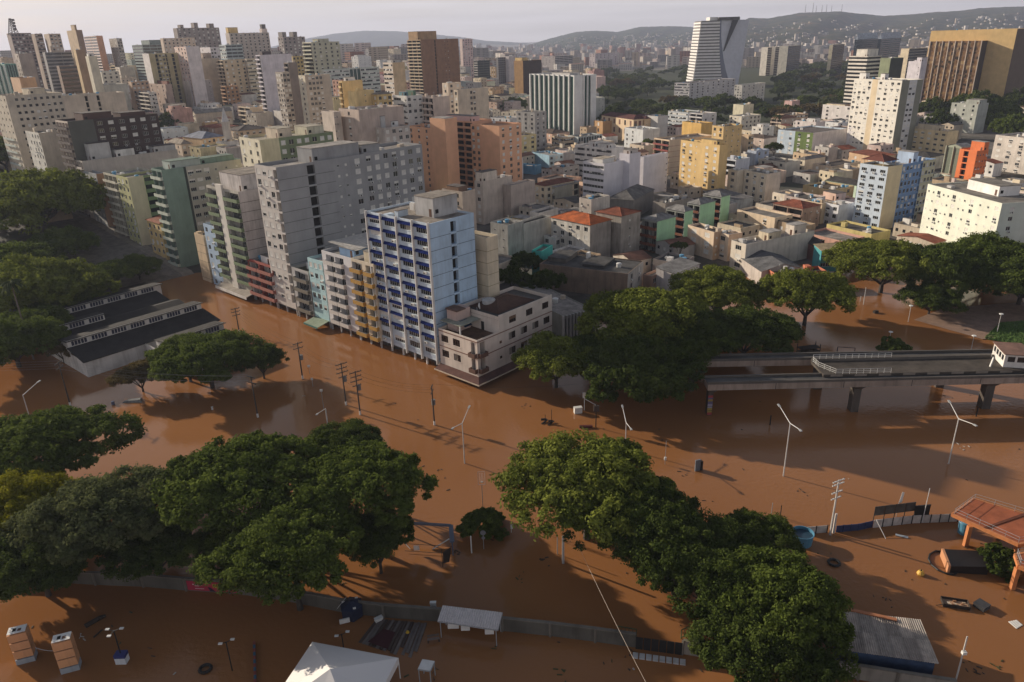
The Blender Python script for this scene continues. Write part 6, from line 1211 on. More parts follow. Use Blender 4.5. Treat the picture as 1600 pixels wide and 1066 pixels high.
grid(f1, m, 0, 6.5, 0, 2.9, [(.4 + i * 1.5, 1.5 + i * 1.5) for i in range(4)], [(1.2, 2.4)], WB, .12, None, GLASS); grid(f2, m, 0, 5, 0, 2.9, [(.6, 2), (2.4, 4)], [(1.2, 2.4)], WB, .12, None, GLASS); m.quad((5, 0, 0), (5, 6.5, 0), (5, 6.5, 2.9), (5, 0, 2.9), WB); m.quad((5, 6.5, 0), (0, 6.5, 0), (0, 6.5, 2.9), (5, 6.5, 2.9), WB); m.obj('wall', kb)
m = MB(); m.box(-.3, -.3, 2.9, 5.3, 6.8, 3.05, roofmat((.22, .13, .10), .6)); m.obj('roof', kb)
b1 = G(1547, 573, 8.3); m = MB(); m.beam((b1.x, b1.y, 8.3), (b1.x + .3, b1.y, 10.4), .35, .2, WHITE); tag(m.obj('signal_post'), 'stubby white post standing on the platform left of the booth', 'post')
# muddy bank with grass in the park
m = MB(); c = [G(1428, 500), G(1475, 482), G(1640, 470), G(1640, 520), G(1535, 531)]; mm = roofmat((.25, .165, .12), .35)
for i in range(1, 4): m.tri((*c[0][:2], .03), (*c[i + 1][:2], .16), (*c[i][:2], .16), mm)
tag(m.obj('mud_bank'), kind='structure')
gm = MB(); ga, gb, gc, gd = G(1537, 530), G(1562, 506), G(1660, 498), G(1660, 552); GM = flat('wet_grass', (.07, .13, .025), .8, 0, .4); r6 = random.Random(4)
gm.quad((*ga[:2], .1), (*gd[:2], .3), (*gc[:2], .45), (*gb[:2], .3), GM)
for _ in range(5000):
    u, v = r6.random(), r6.random(); p = (ga.lerp(gd, u)).lerp(gb.lerp(gc, u), v); s = r6.uniform(.06, .16); h = r6.uniform(.15, .4); a = r6.uniform(0, 6); gm.tri((p.x - s * math.cos(a), p.y - s * math.sin(a), .2), (p.x + s * math.cos(a), p.y + s * math.sin(a), .2), (p.x + r6.uniform(-.1, .1), p.y, .3 + h), LEAF[0] if False else GM)
tag(gm.obj('grass'), kind='stuff')
# ------------------------------------------------------------------ poles
PW = flat('lamp_pole_paint', (.52, .50, .48), .5); CP = wallmat((.36, .34, .32), .5); DP = wallmat((.05, .04, .035), .4)
def lamp(label, base, fork, heads, group='tall street lamps standing in the flood', hz=1.0):
    q = G(*base); zf = topz(base, fork[1]); t = empty('street_lamp', (q.x, q.y, 0), 0, label, 'street lamp', group); m = MB(); m.tube((0, 0, -2), (0, 0, zf), .13, .09, PW, 7); m.obj('pole', t)
    for h in heads:
        p = G(h[0], h[1], zf + hz) - Vector((q.x, q.y, 0)); d = Vector((p.x, p.y, 0))
        if d.length > 4.2: d = d.normalized() * 4.2; p = Vector((d.x, d.y, p.z))
        m = MB(); m.tube((0, 0, zf - .1), p, .08, .06, PW, 6); ao = m.obj('arm', t); m = MB(); e = p + d.normalized() * .9 + Vector((0, 0, .12)); m.beam(p, e, .34, .16, flat('lamp_head', (.34, .35, .35), .4)); m.obj('lamp_head', ao)
lamp('double armed street lamp between the power poles and the umbrella tree', (726, 724), (722, 661), ((732, 638), (709, 668)))
lamp('double armed street lamp behind the round sunlit umbrella tree', (977, 702), (979, 660), ((972, 634), (986, 671)))
lamp('double armed street lamp in front of the elevated track', (1224, 744), (1231, 661), ((1218, 635), (1249, 671)))
lamp('double armed street lamp nearest the right edge', (1482, 725), (1500, 654), ((1485, 630), (1521, 663)))
lamp('single armed street lamp at the left edge below the palm', (49, 661), (36, 617), ((58, 598),))
lamp('short single armed lamp half sunk near the great clump of trees', (512, 664), (508, 638), ((490, 655),))
def post_lamp(label, base, ty, g0=0.0, group='park lamp posts with flat disc heads'):
    q = G(*base, g0); z = topz(base, ty, g0); t = empty('park_lamp', (q.x, q.y, g0), 0, label, 'lamp post', group); m = MB(); m.tube((0, 0, -1), (0, 0, z - g0), .08, .07, PW, 6); m.obj('pole', t); m = MB(); m.tube((0, 0, z - g0), (0, 0, z - g0 + .15), .55, .45, WHITE, 10); m.obj('lamp_head', t)
post_lamp('park lamp post at the left tip of the muddy bank', (1419, 503), 478); post_lamp('park lamp post on the grass behind the booth', (1558, 519), 491, .3); post_lamp('park lamp post in front of the muddy bank', (1517, 548), 525); post_lamp('park lamp post beside the small round bush', (1388, 541), 519)
_im = MB(); _im.tube((0, 0, 0), (0, 0, .26), .05, .04, flat('insulator', (.12, .10, .09), .4), 5); INS = _im.mesh('insulator')
def pole(label, base, top, arms, dark=True, arm_px=(20, -6), trans=False, group='power poles along the flooded avenue'):
    q = G(*base); z = topz(base, top[1]); mt = DP if dark else CP; t = empty('power_pole', (q.x, q.y, 0), 0, label, 'power pole', group); m = MB(); m.tube((0, 0, -2), (0, 0, z), .19, .12, mt, 7)
    if dark: m.tube((0, 0, -.1), (0, 0, .9), .22, .21, wallmat(C['white'], .5), 7)
    m.obj('pole', t); a0 = G(top[0] - arm_px[0] / 2, top[1] - arm_px[1] / 2, z); a1 = G(top[0] + arm_px[0] / 2, top[1] + arm_px[1] / 2, z); d = (a1 - a0); d.z = 0; d = d.normalized() * 1.25; out = []
    for zz, w in arms:
        m = MB(); m.beam((-d.x * w, -d.y * w, z - zz), (d.x * w, d.y * w, z - zz), .14, .16, mt if dark else WHITE)
        co = m.obj('cross_arm', t)
        for f in (-.9, -.35, .35, .9): inst('insulator', INS, co, (d.x * w * f, d.y * w * f, z - zz + .08))
        out.append([Vector((q.x + d.x * w * f, q.y + d.y * w * f, z - zz + .34)) for f in (-.9, -.35, .35, .9)])
    if trans: m = MB(); m.tube((d.x * .35, d.y * .35, z - 4.6), (d.x * .35, d.y * .35, z - 3.4), .42, .42, flat('transformer_paint', (.16, .16, .16), .5), 10); m.obj('transformer', t)
    return out
A4 = ((.3, 1.1), (1.3, 1.0), (2.3, 1.1), (3.4, .8))
p1 = pole('dark power pole beside the gable end of the depot', (374, 520), (366, 481), ((.3, 1), (1.2, 1), (2.2, .9)), arm_px=(20, -5)); p2 = pole('dark power pole right of the round dark tree', (473, 592), (464, 535), ((.3, 1), (1.5, 1)), trans=True); p3 = pole('left one of the two tall power poles in mid water', (541, 633), (530, 567), A4, trans=True); p4 = pole('right one of the two tall power poles in mid water', (563, 648), (555, 580), A4, trans=True)
p5 = pole('power pole with pale bent cross arms in front of the corner building', (679, 664), (668, 603), ((.3, .7), (1.4, .9)), arm_px=(8, -16), trans=True); p6 = pole('power pole with white double arms at the left by the depot yard', (110, 634), (92, 566), ((.2, 1), (1.4, 1)), arm_px=(18, -12)); p7 = pole('power pole half hidden at the edge of the depot clump', (403, 652), (396, 588), ((.2, 1), (1.6, 1)), arm_px=(14, 4))
p8 = pole('pale concrete power pole by the fence with white arms', (1297, 836), (1301, 750), ((.15, 1), (.75, 1), (2.2, .9), (3.3, .85)), dark=False, arm_px=(22, -8), group='power poles along the flooded avenue')
WIRE = flat('wire', (.02, .02, .02), .9); WIREP = flat('pale_wire', (.34, .33, .32), .5)
def wire(a, b, sag, mat=WIRE, r=.014, n=10):
    m = MB(); pts = [a.lerp(b, i / n) - Vector((0, 0, sag * 4 * (i / n) * (1 - i / n))) for i in range(n + 1)]; m.path(pts, r, mat, 4); return m
def span(label, A, B_, sag=1.2, mat=WIRE, k=4):
    t = empty('power_line', A[0][0], 0, label, 'power line', None); o = Vector(A[0][0]); i = 0
    for ra, rb in zip(A, B_):
        for a, b in list(zip(ra, rb))[:k:2 if k > 2 else 1]: m = wire(a - o, b - o, sag, mat); m.obj('wire', t)
span('wires from the depot pole to the pole by the round dark tree', p1, p2); span('wires from the pole by the round dark tree to the left tall pole', p2, p3); span('wires between the two tall power poles', p3, p4, .3); span('wires from the right tall pole to the bent armed pole', p4, p5, 1.0)
off = [[p + Vector((-70, 6, 0)) for p in r] for r in p6]; span('wires running off the left edge from the white armed pole', p6, off, 1.0, WIREP); span('pale wires from the white armed pole to the pole at the depot clump', p6, p7, 1.2, WIREP)
w0, w1 = G(880, 800, 9), G(1012, 1072, 6); m = wire(w0, w1, .6, flat('slack_cable', (.36, .27, .20), .5), .02); tag(m.obj('slack_cable'), 'single pale cable hanging from the umbrella tree to the lower edge', 'cable')
w0, w1 = Vector((q for q in p5[0][3])), G(1010, 700, 9.5); m = wire(p5[0][3], G(905, 600, 10), .8); tag(m.obj('slack_cable'), 'dark cable leaving the bent armed pole for the park', 'cable')
# ------------------------------------------------------------------ boundary wall, gate and sheds in front
WALLM = wallmat((.085, .078, .066), .9); WT = wallmat((.13, .115, .095), .8)
def wallseg(label, pts, h=2.1, mat=WALLM, th=.32):
    t = empty('boundary_wall', G(*pts[0]), 0, label, 'wall', None); o = G(*pts[0])
    for a, b in zip(pts[:-1], pts[1:]):
        A_, B_ = G(*a) - o, G(*b) - o; d = (B_ - A_).normalized(); n = Vector((-d.y, d.x, 0)) * th; 
        m = MB(); m.hexa([A_ + Vector((0, 0, -2)), B_ + Vector((0, 0, -2)), B_ + n + Vector((0, 0, -2)), A_ + n + Vector((0, 0, -2)), A_ + Vector((0, 0, h)), B_ + Vector((0, 0, h)), B_ + n + Vector((0, 0, h)), A_ + n + Vector((0, 0, h))], mat); m.obj('wall_panel', t)
        m = MB(); n2 = n * 1.35; e = -n * .17; m.hexa([A_ + e + Vector((0, 0, h)), B_ + e + Vector((0, 0, h)), B_ + n2 + Vector((0, 0, h)), A_ + n2 + Vector((0, 0, h)), A_ + e + Vector((0, 0, h + .12)), B_ + e + Vector((0, 0, h + .12)), B_ + n2 + Vector((0, 0, h + .12)), A_ + n2 + Vector((0, 0, h + .12))], WT); m.obj('coping', t)
        m = MB(); m.tube(A_ + Vector((0, 0, -2)) - n * .3, A_ + Vector((0, 0, h + .25)) - n * .3, .2, .2, WT, 4); m.obj('pier', t)
    return t
wallseg('low grimy boundary wall at the lower left with a pink banner on it', [(-30, 905), (60, 909), (150, 914), (225, 917), (292, 923), (360, 927), (440, 938), (540, 958)])
wallseg('long mossy boundary wall behind the white ribbed shelter', [(540, 958), (600, 965), (690, 972), (785, 986), (860, 994), (930, 1003), (993, 1012)])
wallseg('pale end of the boundary wall right of the black gate', [(1066, 1022), (1130, 1033), (1190, 1040), (1260, 1050), (1340, 1062), (1400, 1072), (1490, 1086)], mat=wallmat((.20, .18, .155), .8))
ga, gb = G(993, 1014), G(1066, 1024); t = empty('wall_gate', ga, 0, 'black sheet gate closing the gap in the boundary wall above floating slats', 'gate'); d = gb - ga; n = Vector((-d.y, d.x, 0)).normalized()
for i in range(6): a, b = d * (i / 6), d * ((i + 1) / 6 - .012); m = MB(); m.hexa([a + Vector((0, 0, -1)), b + Vector((0, 0, -1)), b + n * .08 + Vector((0, 0, -1)), a + n * .08 + Vector((0, 0, -1)), a + Vector((0, 0, 2)), b + Vector((0, 0, 2)), b + n * .08 + Vector((0, 0, 2)), a + n * .08 + Vector((0, 0, 2))], BLACK); m.obj('gate_panel', t)
fl = G(1030, 1030); t = empty('pallet', fl, math.atan2(d.y, d.x), 'grey slatted pallet floating in front of the black wall gate', 'pallet')
for i in range(8): m = MB(); m.box(-3.4 + i * .86, -.5, 0, -2.7 + i * .86, .45, .14, wallmat(C['lgrey'], .6)); m.obj('slat', t)
m = MB(); m.box(-3.4, -.1, -.12, 3.4, .1, -.005, WOODP); m.obj('rail', t)
def frame_gate(label, a, b, h, mat):
    A_, B_ = G(*a), G(*b); t = empty('yard_gate', A_, math.atan2((B_ - A_).y, (B_ - A_).x), label, 'gate', None); L_ = (B_ - A_).length; m = MB()
    m.beam((0, 0, 0), (0, 0, h), .1, .1, mat); m.beam((L_, 0, 0), (L_, 0, h), .1, .1, mat); m.beam((0, 0, h), (L_, 0, h), .1, .1, mat); m.beam((0, 0, .2), (L_, 0, .2), .1, .1, mat); m.obj('frame', t)
    for i in range(1, 5): m = MB(); m.beam((L_ * i / 5, 0, .2), (L_ * i / 5, 0, h), .06, .05, mat); m.obj('bar', t)
GG = flat('green_gate_paint', (.09, .12, .05), .6)
frame_gate('green railing on the boundary wall left of the black gate', (965, 992), (994, 997), 1.5, GG); frame_gate('green yard gate leaning open behind the black gate', (1064, 998), (1087, 988), 1.5, GG)
# banner
b0, b1_ = G(295, 922.5), G(360, 926.5); d = b1_ - b0; L_ = d.length; t = empty('banner', b0 + Vector((.03, -.12, .15)), math.atan2(d.y, d.x), 'pink red printed banner with yellow and dark shapes on the boundary wall', 'banner'); PK = flat('banner_pink', (.36, .022, .055), .7)
m = MB(); m.box(0, -.06, .1, L_ + 1.5, -.01, 1.75, PK); m.obj('cloth', t)
m = MB(); 
for x, w, z in ((.9, .25, 1.1), (1.2, .2, 1.05), (1.5, .12, 1.08), (1.7, .1, 1.08), (1.85, .12, 1.08), (2.0, .1, 1.08), (2.15, .12, 1.08), (2.3, .1, 1.08)): m.box(x, -.075, z, x + w * .8, -.062, z + .17, WHITE)
for x in (1.2, 1.4, 1.62, 1.8): m.box(x, -.075, .9, x + .15, -.062, .98, WHITE)
for i in range(9): m.box(1.2 + i * .16, -.075, .42, 1.2 + i * .16 + .12, -.062, .5, WHITE)
tag(m.obj('lettering', t), kind='stuff')
YB = flat('banner_yellow', (.40, .18, .02), .7); DBn = flat('banner_navy', (.02, .012, .03), .7)
m = MB(); m.box(4.0, -.075, .75, 4.9, -.062, 1.45, YB); m.obj('print_patch', t); m = MB(); m.box(5.5, -.075, .75, 6.2, -.062, 1.45, YB); m.obj('print_patch', t); m = MB(); m.hexa([(3.5, -.078, .1), (4.3, -.078, .1), (4.3, -.064, .1), (3.5, -.064, .1), (3.2, -.078, .8), (3.6, -.078, .8), (3.6, -.064, .8), (3.2, -.064, .8)], DBn); m.obj('print_patch', t); m = MB(); m.box(4.95, -.078, .15, 5.35, -.064, 1.6, DBn); m.obj('print_patch', t)
# ribbed shelters
def corrug(name, par, P, mat, ribs, amp=.05):
    """corrugated sheet over the four corners P (back left, back right, front right, front left)"""
    P = [Vector(p) for p in P]; n = ribs * 4; v = []; f = []
    for i in range(n + 1):
        u = i / n; o = Vector((0, 0, amp * math.cos(2 * math.pi * u * ribs)))
        a = P[0].lerp(P[1], u) + o; b = P[3].lerp(P[2], u) + o; v += [tuple(a), tuple(b), tuple(a - Vector((0, 0, .05))), tuple(b - Vector((0, 0, .05)))]
    for i in range(n): k = i * 4; f += [(k, k + 1, k + 5, k + 4), (k + 2, k + 6, k + 7, k + 3), (k + 1, k + 3, k + 7, k + 5), (k, k + 4, k + 6, k + 2)]
    me = bpy.data.meshes.new(name); me.from_pydata(v, [], f); me.materials.append(mat); o = bpy.data.objects.new(name, me); COL.objects.link(o); o.parent = par; return o
def shelter(label, px4, z0, z1, mat, ribs, posts=True, amp=.06):
    bl, br, fr_, fl_ = [G(*p, z) for p, z in zip(px4, (z1, z1, z0, z0))]; o = Vector((fl_.x, fl_.y, 0)); t = empty('shelter', o, 0, label, 'shelter'); q = [p - o for p in (bl, br, fr_, fl_)]; corrug('roof_sheet', t, q, mat, ribs, amp)
    if posts:
        for p in q: m = MB(); c = p * .93 + (q[0] + q[2]) * .035; m.tube((c.x, c.y, -1.5), (c.x, c.y, p.z - .08), .07, .07, STEEL, 5); m.obj('post', t)
        for a, b in ((0, 1), (2, 3), (0, 3), (1, 2)): m = MB(); m.beam(q[a] - Vector((0, 0, .15)), q[b] - Vector((0, 0, .15)), .1, .14, STEEL); m.obj('purlin', t)
    return t, q
SHW = flat('ribbed_white_sheet', (.56, .52, .50), .5, 0, .12)
t, q = shelter('white ribbed shelter roof on thin posts against the boundary wall', ((692, 946), (785, 957), (778, 984), (684, 970)), 2.9, 3.3, SHW, 26)
for x0, w in ((1.2, 1.5), (3.2, 1.2), (6.8, 1.2)): m = MB(); c = q[3].lerp(q[2], x0 / 9) ; m.box(c.x + .2, c.y + .2, 1.5, c.x + .2 + w, c.y + .35, 2.3, WHITE); m.obj('sign_panel', t)
shelter('small flat white canopy on thin legs right of the marquee', ((660, 1030), (679, 1033), (672, 1048), (653, 1045)), 2.3, 2.35, WHITE, 1, amp=.0)
# grey corrugated shed on the right, two roof slopes of patched sheets over a blue wall
bl, br, fr_, fl_ = G(1300, 953, 3.6), G(1437, 968, 3.6), G(1466, 1037, 2.9), G(1308, 1014, 2.9); o = Vector((fl_.x, fl_.y, 0)); t = empty('blue_shed', o, 0, 'blue walled shed with a large grey corrugated roof at the lower right', 'shed'); q = [p - o for p in (bl, br, fr_, fl_)]
cols_ = [flat('grey_sheet', c, .55, 0, .25) for c in ((.26, .22, .19), (.34, .29, .25), (.30, .26, .225), (.40, .34, .29))]
for i in range(7):
    u0, u1 = i / 7, (i + 1) / 7 + .006; mid0 = q[0].lerp(q[1], u0).lerp(q[3].lerp(q[2], u0), .5); mid1 = q[0].lerp(q[1], u1).lerp(q[3].lerp(q[2], u1), .5)
    corrug('roof_sheet', t, [q[0].lerp(q[1], u0), q[0].lerp(q[1], u1), mid1 + Vector((0, 0, -.02)), mid0 + Vector((0, 0, -.02))], cols_[(i * 3) % 4], 6); corrug('roof_sheet', t, [mid0 + Vector((0, 0, .05)), mid1 + Vector((0, 0, .05)), q[3].lerp(q[2], u1), q[3].lerp(q[2], u0)], cols_[(i * 3 + 1) % 4], 6)
m = MB(); BW = flat('navy_wall', (.03, .055, .11), .7, 0, .3); w_ = [p.lerp((q[0] + q[1] + q[2] + q[3]) / 4, .05) for p in q]
for a, b in ((3, 2), (2, 1), (1, 0), (0, 3)): A_, B_ = w_[a], w_[b]; m.quad((A_.x, A_.y, -1.5), (B_.x, B_.y, -1.5), (B_.x, B_.y, B_.z - .12), (A_.x, A_.y, A_.z - .12), BW)
m.obj('wall', t)
m = MB(); m.beam(q[0] + Vector((2, 0, .06)), q[1] + Vector((-3, 0, .06)), .5, .15, flat('terracotta_ridge', (.38, .15, .07), .8)); m.obj('ridge_cap', t)
# marquee
ea = G(488, 1003, 3.4); eb = G(622, 1028, 3.4); v = eb - ea; S_ = v.length; u = v.normalized(); n = Vector((u.y, -u.x, 0)); t = empty('marquee', (ea.x, ea.y, 0), math.atan2(u.y, u.x), 'white pyramid marquee cut off by the lower edge', 'marquee'); TW = flat('tent_canvas', (.72, .69, .66), .6)
cn = [(0, 0, 3.4), (S_, 0, 3.4), (S_, -S_, 3.4), (0, -S_, 3.4)]; ap = (S_ * .5, -S_ * .5, 6.2)
for i in range(4): m = MB(); a, b = Vector(cn[i]), Vector(cn[(i + 1) % 4]); c = Vector(ap); md = a.lerp(b, .5).lerp(c, .5) + Vector((0, 0, -.09)); m.tri(a, md, b, TW) if False else None; m.tri(b, a, md, TW); m.tri(a, c, md, TW); m.tri(c, b, md, TW); m.obj('canopy_panel', t)
for i in range(4): m = MB(); a, b = Vector(cn[i]), Vector(cn[(i + 1) % 4]); m.quad(a, b, b - Vector((0, 0, 1.0)), a - Vector((0, 0, 1.0)), TW); m.obj('valance', t); m = MB(); m.tube((cn[i][0], cn[i][1], -1.5), (cn[i][0], cn[i][1], 3.35), .07, .07, WHITE, 6); m.obj('pole', t)
# gate pillars of stacked blocks
OB, WBk, GB = wallmat((.46, .24, .12), .4), wallmat((.50, .40, .30), .4), wallmat((.26, .28, .30), .5)
def totem(label, base, top):
    q = G(*base); z = topz(base, top[1]) ; t = empty('gate_pillar', (q.x, q.y, 0), math.radians(20), label, 'pillar', 'gate pillars of stacked blocks'); h = (z + .4) / 4
    for i in range(4):
        m = MB(); m.box(-1.1, -.75, -.4 + i * h, 1.1, .75, -.4 + (i + 1) * h - .16, (GB, OB, OB, OB)[i]); m.box(-1.12, -.4, -.35 + i * h, -1.1, .4, -.4 + (i + 1) * h - .25, WBk); m.obj('block', t)
        if i < 3: m = MB(); m.box(-.95, -.6, -.4 + (i + 1) * h - .16, .95, .6, -.4 + (i + 1) * h, BLACK); m.obj('joint', t)
    m = MB(); m.box(-1.05, -.7, z, 1.05, .7, z + .06, WHITE); m.box(-.5, -.3, z + .062, -.1, .3, z + .09, DARK); m.box(.1, -.4, z + .062, .5, .1, z + .09, BFRAME); m.obj('cap', t); return z
za = totem('left one of two stacked orange block pillars in the water', (43, 1030), (33, 984)); totem('right one of two stacked orange block pillars in the water', (112, 1044), (100, 996))
a, b = G(55, 1012, 2.2), G(92, 1016, 2.2); m = wire(a, b, .3, WIREP, .05); tag(m.obj('slack_cable'), 'pale rope strung between the two orange block pillars', 'rope')
# small posts and signs
def post(label, base, ty, cat='post', r=.07, mat=None, name='post', group=None, g0=0):
    q = G(*base); z = topz(base, ty); t = empty(name, (q.x, q.y, 0), 0, label, cat, group); m = MB(); m.tube((0, 0, -1.5), (0, 0, z), r, r * .9, mat or STEEL, 6); m.obj('pole', t); return t, z
t, z = post('dark lamp post with three white lamps and a blue white base box', (192, 1034), 985, 'lamp post', .09, BLACK, 'yard_lamp')
for dx, dy in ((-.9, .2), (.9, .3), (-.1, -1)): m = MB(); m.beam((0, 0, z - .1), (dx, dy, z), .08, .08, BLACK); m.box(dx - .25, dy - .15, z - .06, dx + .25, dy + .15, z + .08, WHITE); m.obj('lamp_head', t)
m = MB(); m.box(-.7, -.5, -1, .7, .5, 1.0, wallmat((.42, .44, .46), .3)); m.box(-.72, -.52, 1.0, .72, .52, 1.5, flat('blue_band', (.03, .04, .16), .6)); m.obj('base_box', t)
for lab, bs, ty in (('dark lamp post with two white lamps left of the striped barrier', (363, 1048), 1003), ('dark lamp post with white lamps behind the marquee', (538, 1020), 991)):
    t, z = post(lab, bs, ty, 'lamp post', .08, BLACK, 'yard_lamp')
    for dx, dy in ((-.6, -.3), (.7, .4)): m = MB(); m.beam((0, 0, z - .1), (dx, dy, z), .08, .08, BLACK); m.box(dx - .25, dy - .15, z - .06, dx + .25, dy + .15, z + .08, WHITE); m.obj('lamp_head', t)
a, b = G(397, 1003, .3), G(399, 1075, .3); t = empty('barrier_beam', a, 0, 'thin barrier beam striped blue and red lying along the water', 'barrier'); d = b - a
for i in range(12): m = MB(); m.beam(d * (i / 12), d * ((i + 1) / 12 - .004), .3, .3, flat('barrier_blue', (.03, .10, .16), .5) if i % 2 else flat('barrier_red', (.22, .05, .04), .5)); m.obj('stripe', t)
def tyre(label, x, y, r=.7):
    q = G(x, y, .05); m = MB(); n = 16
    for i in range(n): a, b_ = 2 * math.pi * i / n, 2 * math.pi * (i + 1) / n; m.tube((r * math.cos(a), r * math.sin(a), .1), (r * math.cos(b_), r * math.sin(b_), .1), .22, .22, BLACK, 6, False)
    o = m.obj('tyre'); o.location = q; tag(o, label, 'tyre')
tyre('pale muddy tyre floating near the lower left lamp post', 321, 1046); tyre('dark tyre floating in the shade beside the tufted trees', 1303, 880, .8)
def log(label, a, b, r):
    m = MB(); A_, B_ = G(*a, .12), G(*b, .2); md = A_.lerp(B_, .6) + Vector((.2, .3, .1)); m.tube(A_, md, r, r * .8, WOODP, 7); m.tube(md, B_, r * .8, r * .5, WOODP, 7); m.tube(md, md + (B_ - A_) * .15 + Vector((.6, -.8, .5)), r * .4, r * .2, WOODP, 5); tag(m.obj('driftwood'), label, 'driftwood')
log('dark driftwood log above the stacked orange pillars', (133, 979), (165, 962), .4); log('branch of driftwood beside the lamp post with three lamps', (146, 996), (160, 984), .12)
# kiosk with a navy hexagonal cover
q = G(551, 962); t = empty('kiosk', (q.x, q.y, 0), .3, 'small kiosk under a dark navy hexagonal cover beside the boundary wall', 'kiosk'); m = MB(); m.tube((0, 0, .2), (0, 0, 2.0), 1.6, 1.65, flat('navy_canvas', (.012, .018, .045), .7), 6); m.tube((0, 0, 2.0), (0, 0, 2.6), 1.7, .25, flat('navy_canvas', (.012, .018, .045), .7), 6); m.obj('cover', t)
m = MB(); m.hexa([(-2.0, -.2, 1.9), (-.9, 1.2, 1.9), (-.9, 1.2, 1.96), (-2.0, -.2, 1.96), (-1.6, -.3, 2.5), (-.5, 1.1, 2.5), (-.5, 1.1, 2.56), (-1.6, -.3, 2.56)], WHITE); m.obj('flap', t); m = MB(); m.box(-1.9, -1.5, .3, -.5, -1.3, 1.0, WHITE); m.obj('counter', t)
for a in (.8, 2.6, 5.0): m = MB(); m.box(1.2 * math.cos(a) - .2, 1.2 * math.sin(a) - .1, 2.1, 1.2 * math.cos(a) + .2, 1.2 * math.sin(a) + .1, 2.3, WHITE); m.obj('patch', t)
# plank deck
pc = [G(588, 968), G(668, 975), G(648, 1034), G(560, 1004)]; t = empty('plank_deck', pc[0], 0, 'dark half sunk plank deck with a maroon mat behind the marquee', 'deck'); o = pc[0]; r7 = random.Random(1)
for i in range(16):
    u0, u1 = i / 16, (i + .82) / 16; m = MB(); z = r7.uniform(.06, .2); a, b, c, e = pc[0].lerp(pc[1], u0) - o, pc[0].lerp(pc[1], u1) - o, pc[3].lerp(pc[2], u1) - o, pc[3].lerp(pc[2], u0) - o; k = r7.uniform(.0, .25) if i > 7 else 0
    e = a.lerp(e, 1 - k); c = b.lerp(c, 1 - k)
    m.hexa([(*e[:2], -.1), (*c[:2], -.1), (*b[:2], -.1), (*a[:2], -.1), (*e[:2], z), (*c[:2], z), (*b[:2], z), (*a[:2], z)], wallmat(r7.choice([(.07, .05, .04), (.14, .115, .10), (.05, .035, .03)]), .7)); m.obj('plank', t)
m = MB(); a, b, c, e = [p - o for p in (G(600, 985), G(618, 990), G(606, 1016), G(575, 1005))]; m.hexa([(*e[:2], .21), (*c[:2], .21), (*b[:2], .21), (*a[:2], .21), (*e[:2], .25), (*c[:2], .25), (*b[:2], .25), (*a[:2], .25)], flat('maroon_mat', (.06, .014, .016), .9)); m.obj('mat', t)
def box3(name, label, cat, x, y, sx, sy, sz, mat, rz=0, z=0):
    m = MB(); m.box(-sx / 2, -sy / 2, -.2, sx / 2, sy / 2, sz, mat); m.box(-sx / 2 - .04, -sy / 2 - .04, sz, sx / 2 + .04, sy / 2 + .04, sz + .08, mat); o = m.obj(name); q = G(x, y, z); o.location = q; o.rotation_euler = (0, 0, rz); tag(o, label, cat)
box3('cool_box', 'white cool box lying at the left end of the plank deck', 'box', 592, 970, 1.1, .55, .5, WHITE, .6); box3('wall_box', 'white meter box on the boundary wall left of the ribbed shelter', 'box', 678, 958, .8, .4, 1.9, WHITE)
q = G(637, 990); m = MB(); m.tube((0, 0, .2), (0, 0, .42), .28, .18, flat('yellow_plastic', (.60, .36, .03), .5), 9); o = m.obj('float'); o.location = q; tag(o, 'small yellow float on the plank deck', 'float')
a, b = G(668, 1004), G(687, 1001); t = empty('bench', a, math.atan2((b - a).y, (b - a).x), 'small dark bench standing in the water right of the plank deck', 'bench'); w = (b - a).length; m = MB(); m.box(0, -.2, .45, w, .2, .52, wallmat((.16, .12, .10), .5)); m.obj('seat', t)
for x in (.08, w - .08): m = MB(); m.box(x - .06, -.2, -.6, x + .06, .2, .449, BLACK); m.obj('leg', t)
m = MB(); m.box(0, .18, .7, w, .24, 1.05, wallmat((.08, .06, .05), .5)); m.obj('backrest', t)
# flooded portal gate with posts
ga, gb, gc = G(640, 838), G(706, 842), G(708, 868); t = empty('portal_gate', gb, 0, 'blue grey portal frame of the flooded gate beside the great clump', 'gate'); BG = flat('blue_grey_paint', (.10, .12, .17), .5); m = MB(); zt = 2.6; L_ = (gb - ga)
for nm, a, b, w, h in (('lintel', -L_ * 1.3 + Vector((0, 0, zt)), Vector((0, 0, zt)), .35, .35), ('lintel', Vector((0, 0, zt)), gc - gb + Vector((0, 0, zt)), .7, .25)): m = MB(); m.beam(a, b, w, h, BG); m.obj(nm, t)
for p in (Vector((0, 0, 0)), gc - gb, -L_): m = MB(); m.beam(p + Vector((0, 0, -1)), p + Vector((0, 0, zt - .13)), .2, .2, BG); m.obj('post', t)
cg = gc - gb - L_ * 1.1; 
for zz in (.3, 1.7): m = MB(); m.beam(gc - gb + Vector((0, 0, zz)), cg + Vector((0, 0, zz)), .06, .06, BLACK); m.obj('rail', t)
m = MB(); c = (gc - gb).lerp(cg, .75); m.box(c.x - .45, c.y - .1, .6, c.x + .45, c.y - .04, 1.5, WHITE); m.obj('sign_panel', t)
def fallen(label, a, b, r, z0, z1): m = MB(); m.tube(G(*a, z0), G(*b, z1), r, r, WHITE, 6); tag(m.obj('fallen_post'), label, 'post')
fallen('white pole slanting out of the water below the portal gate', (676, 858), (702, 842), .1, .1, .9); fallen('short white pole slanting under the right hand tree', (633, 849), (641, 858), .08, .6, .1)
t, z = post('white post standing left of the bright green bush', (737, 864), 838, 'post', .12, WHITE)
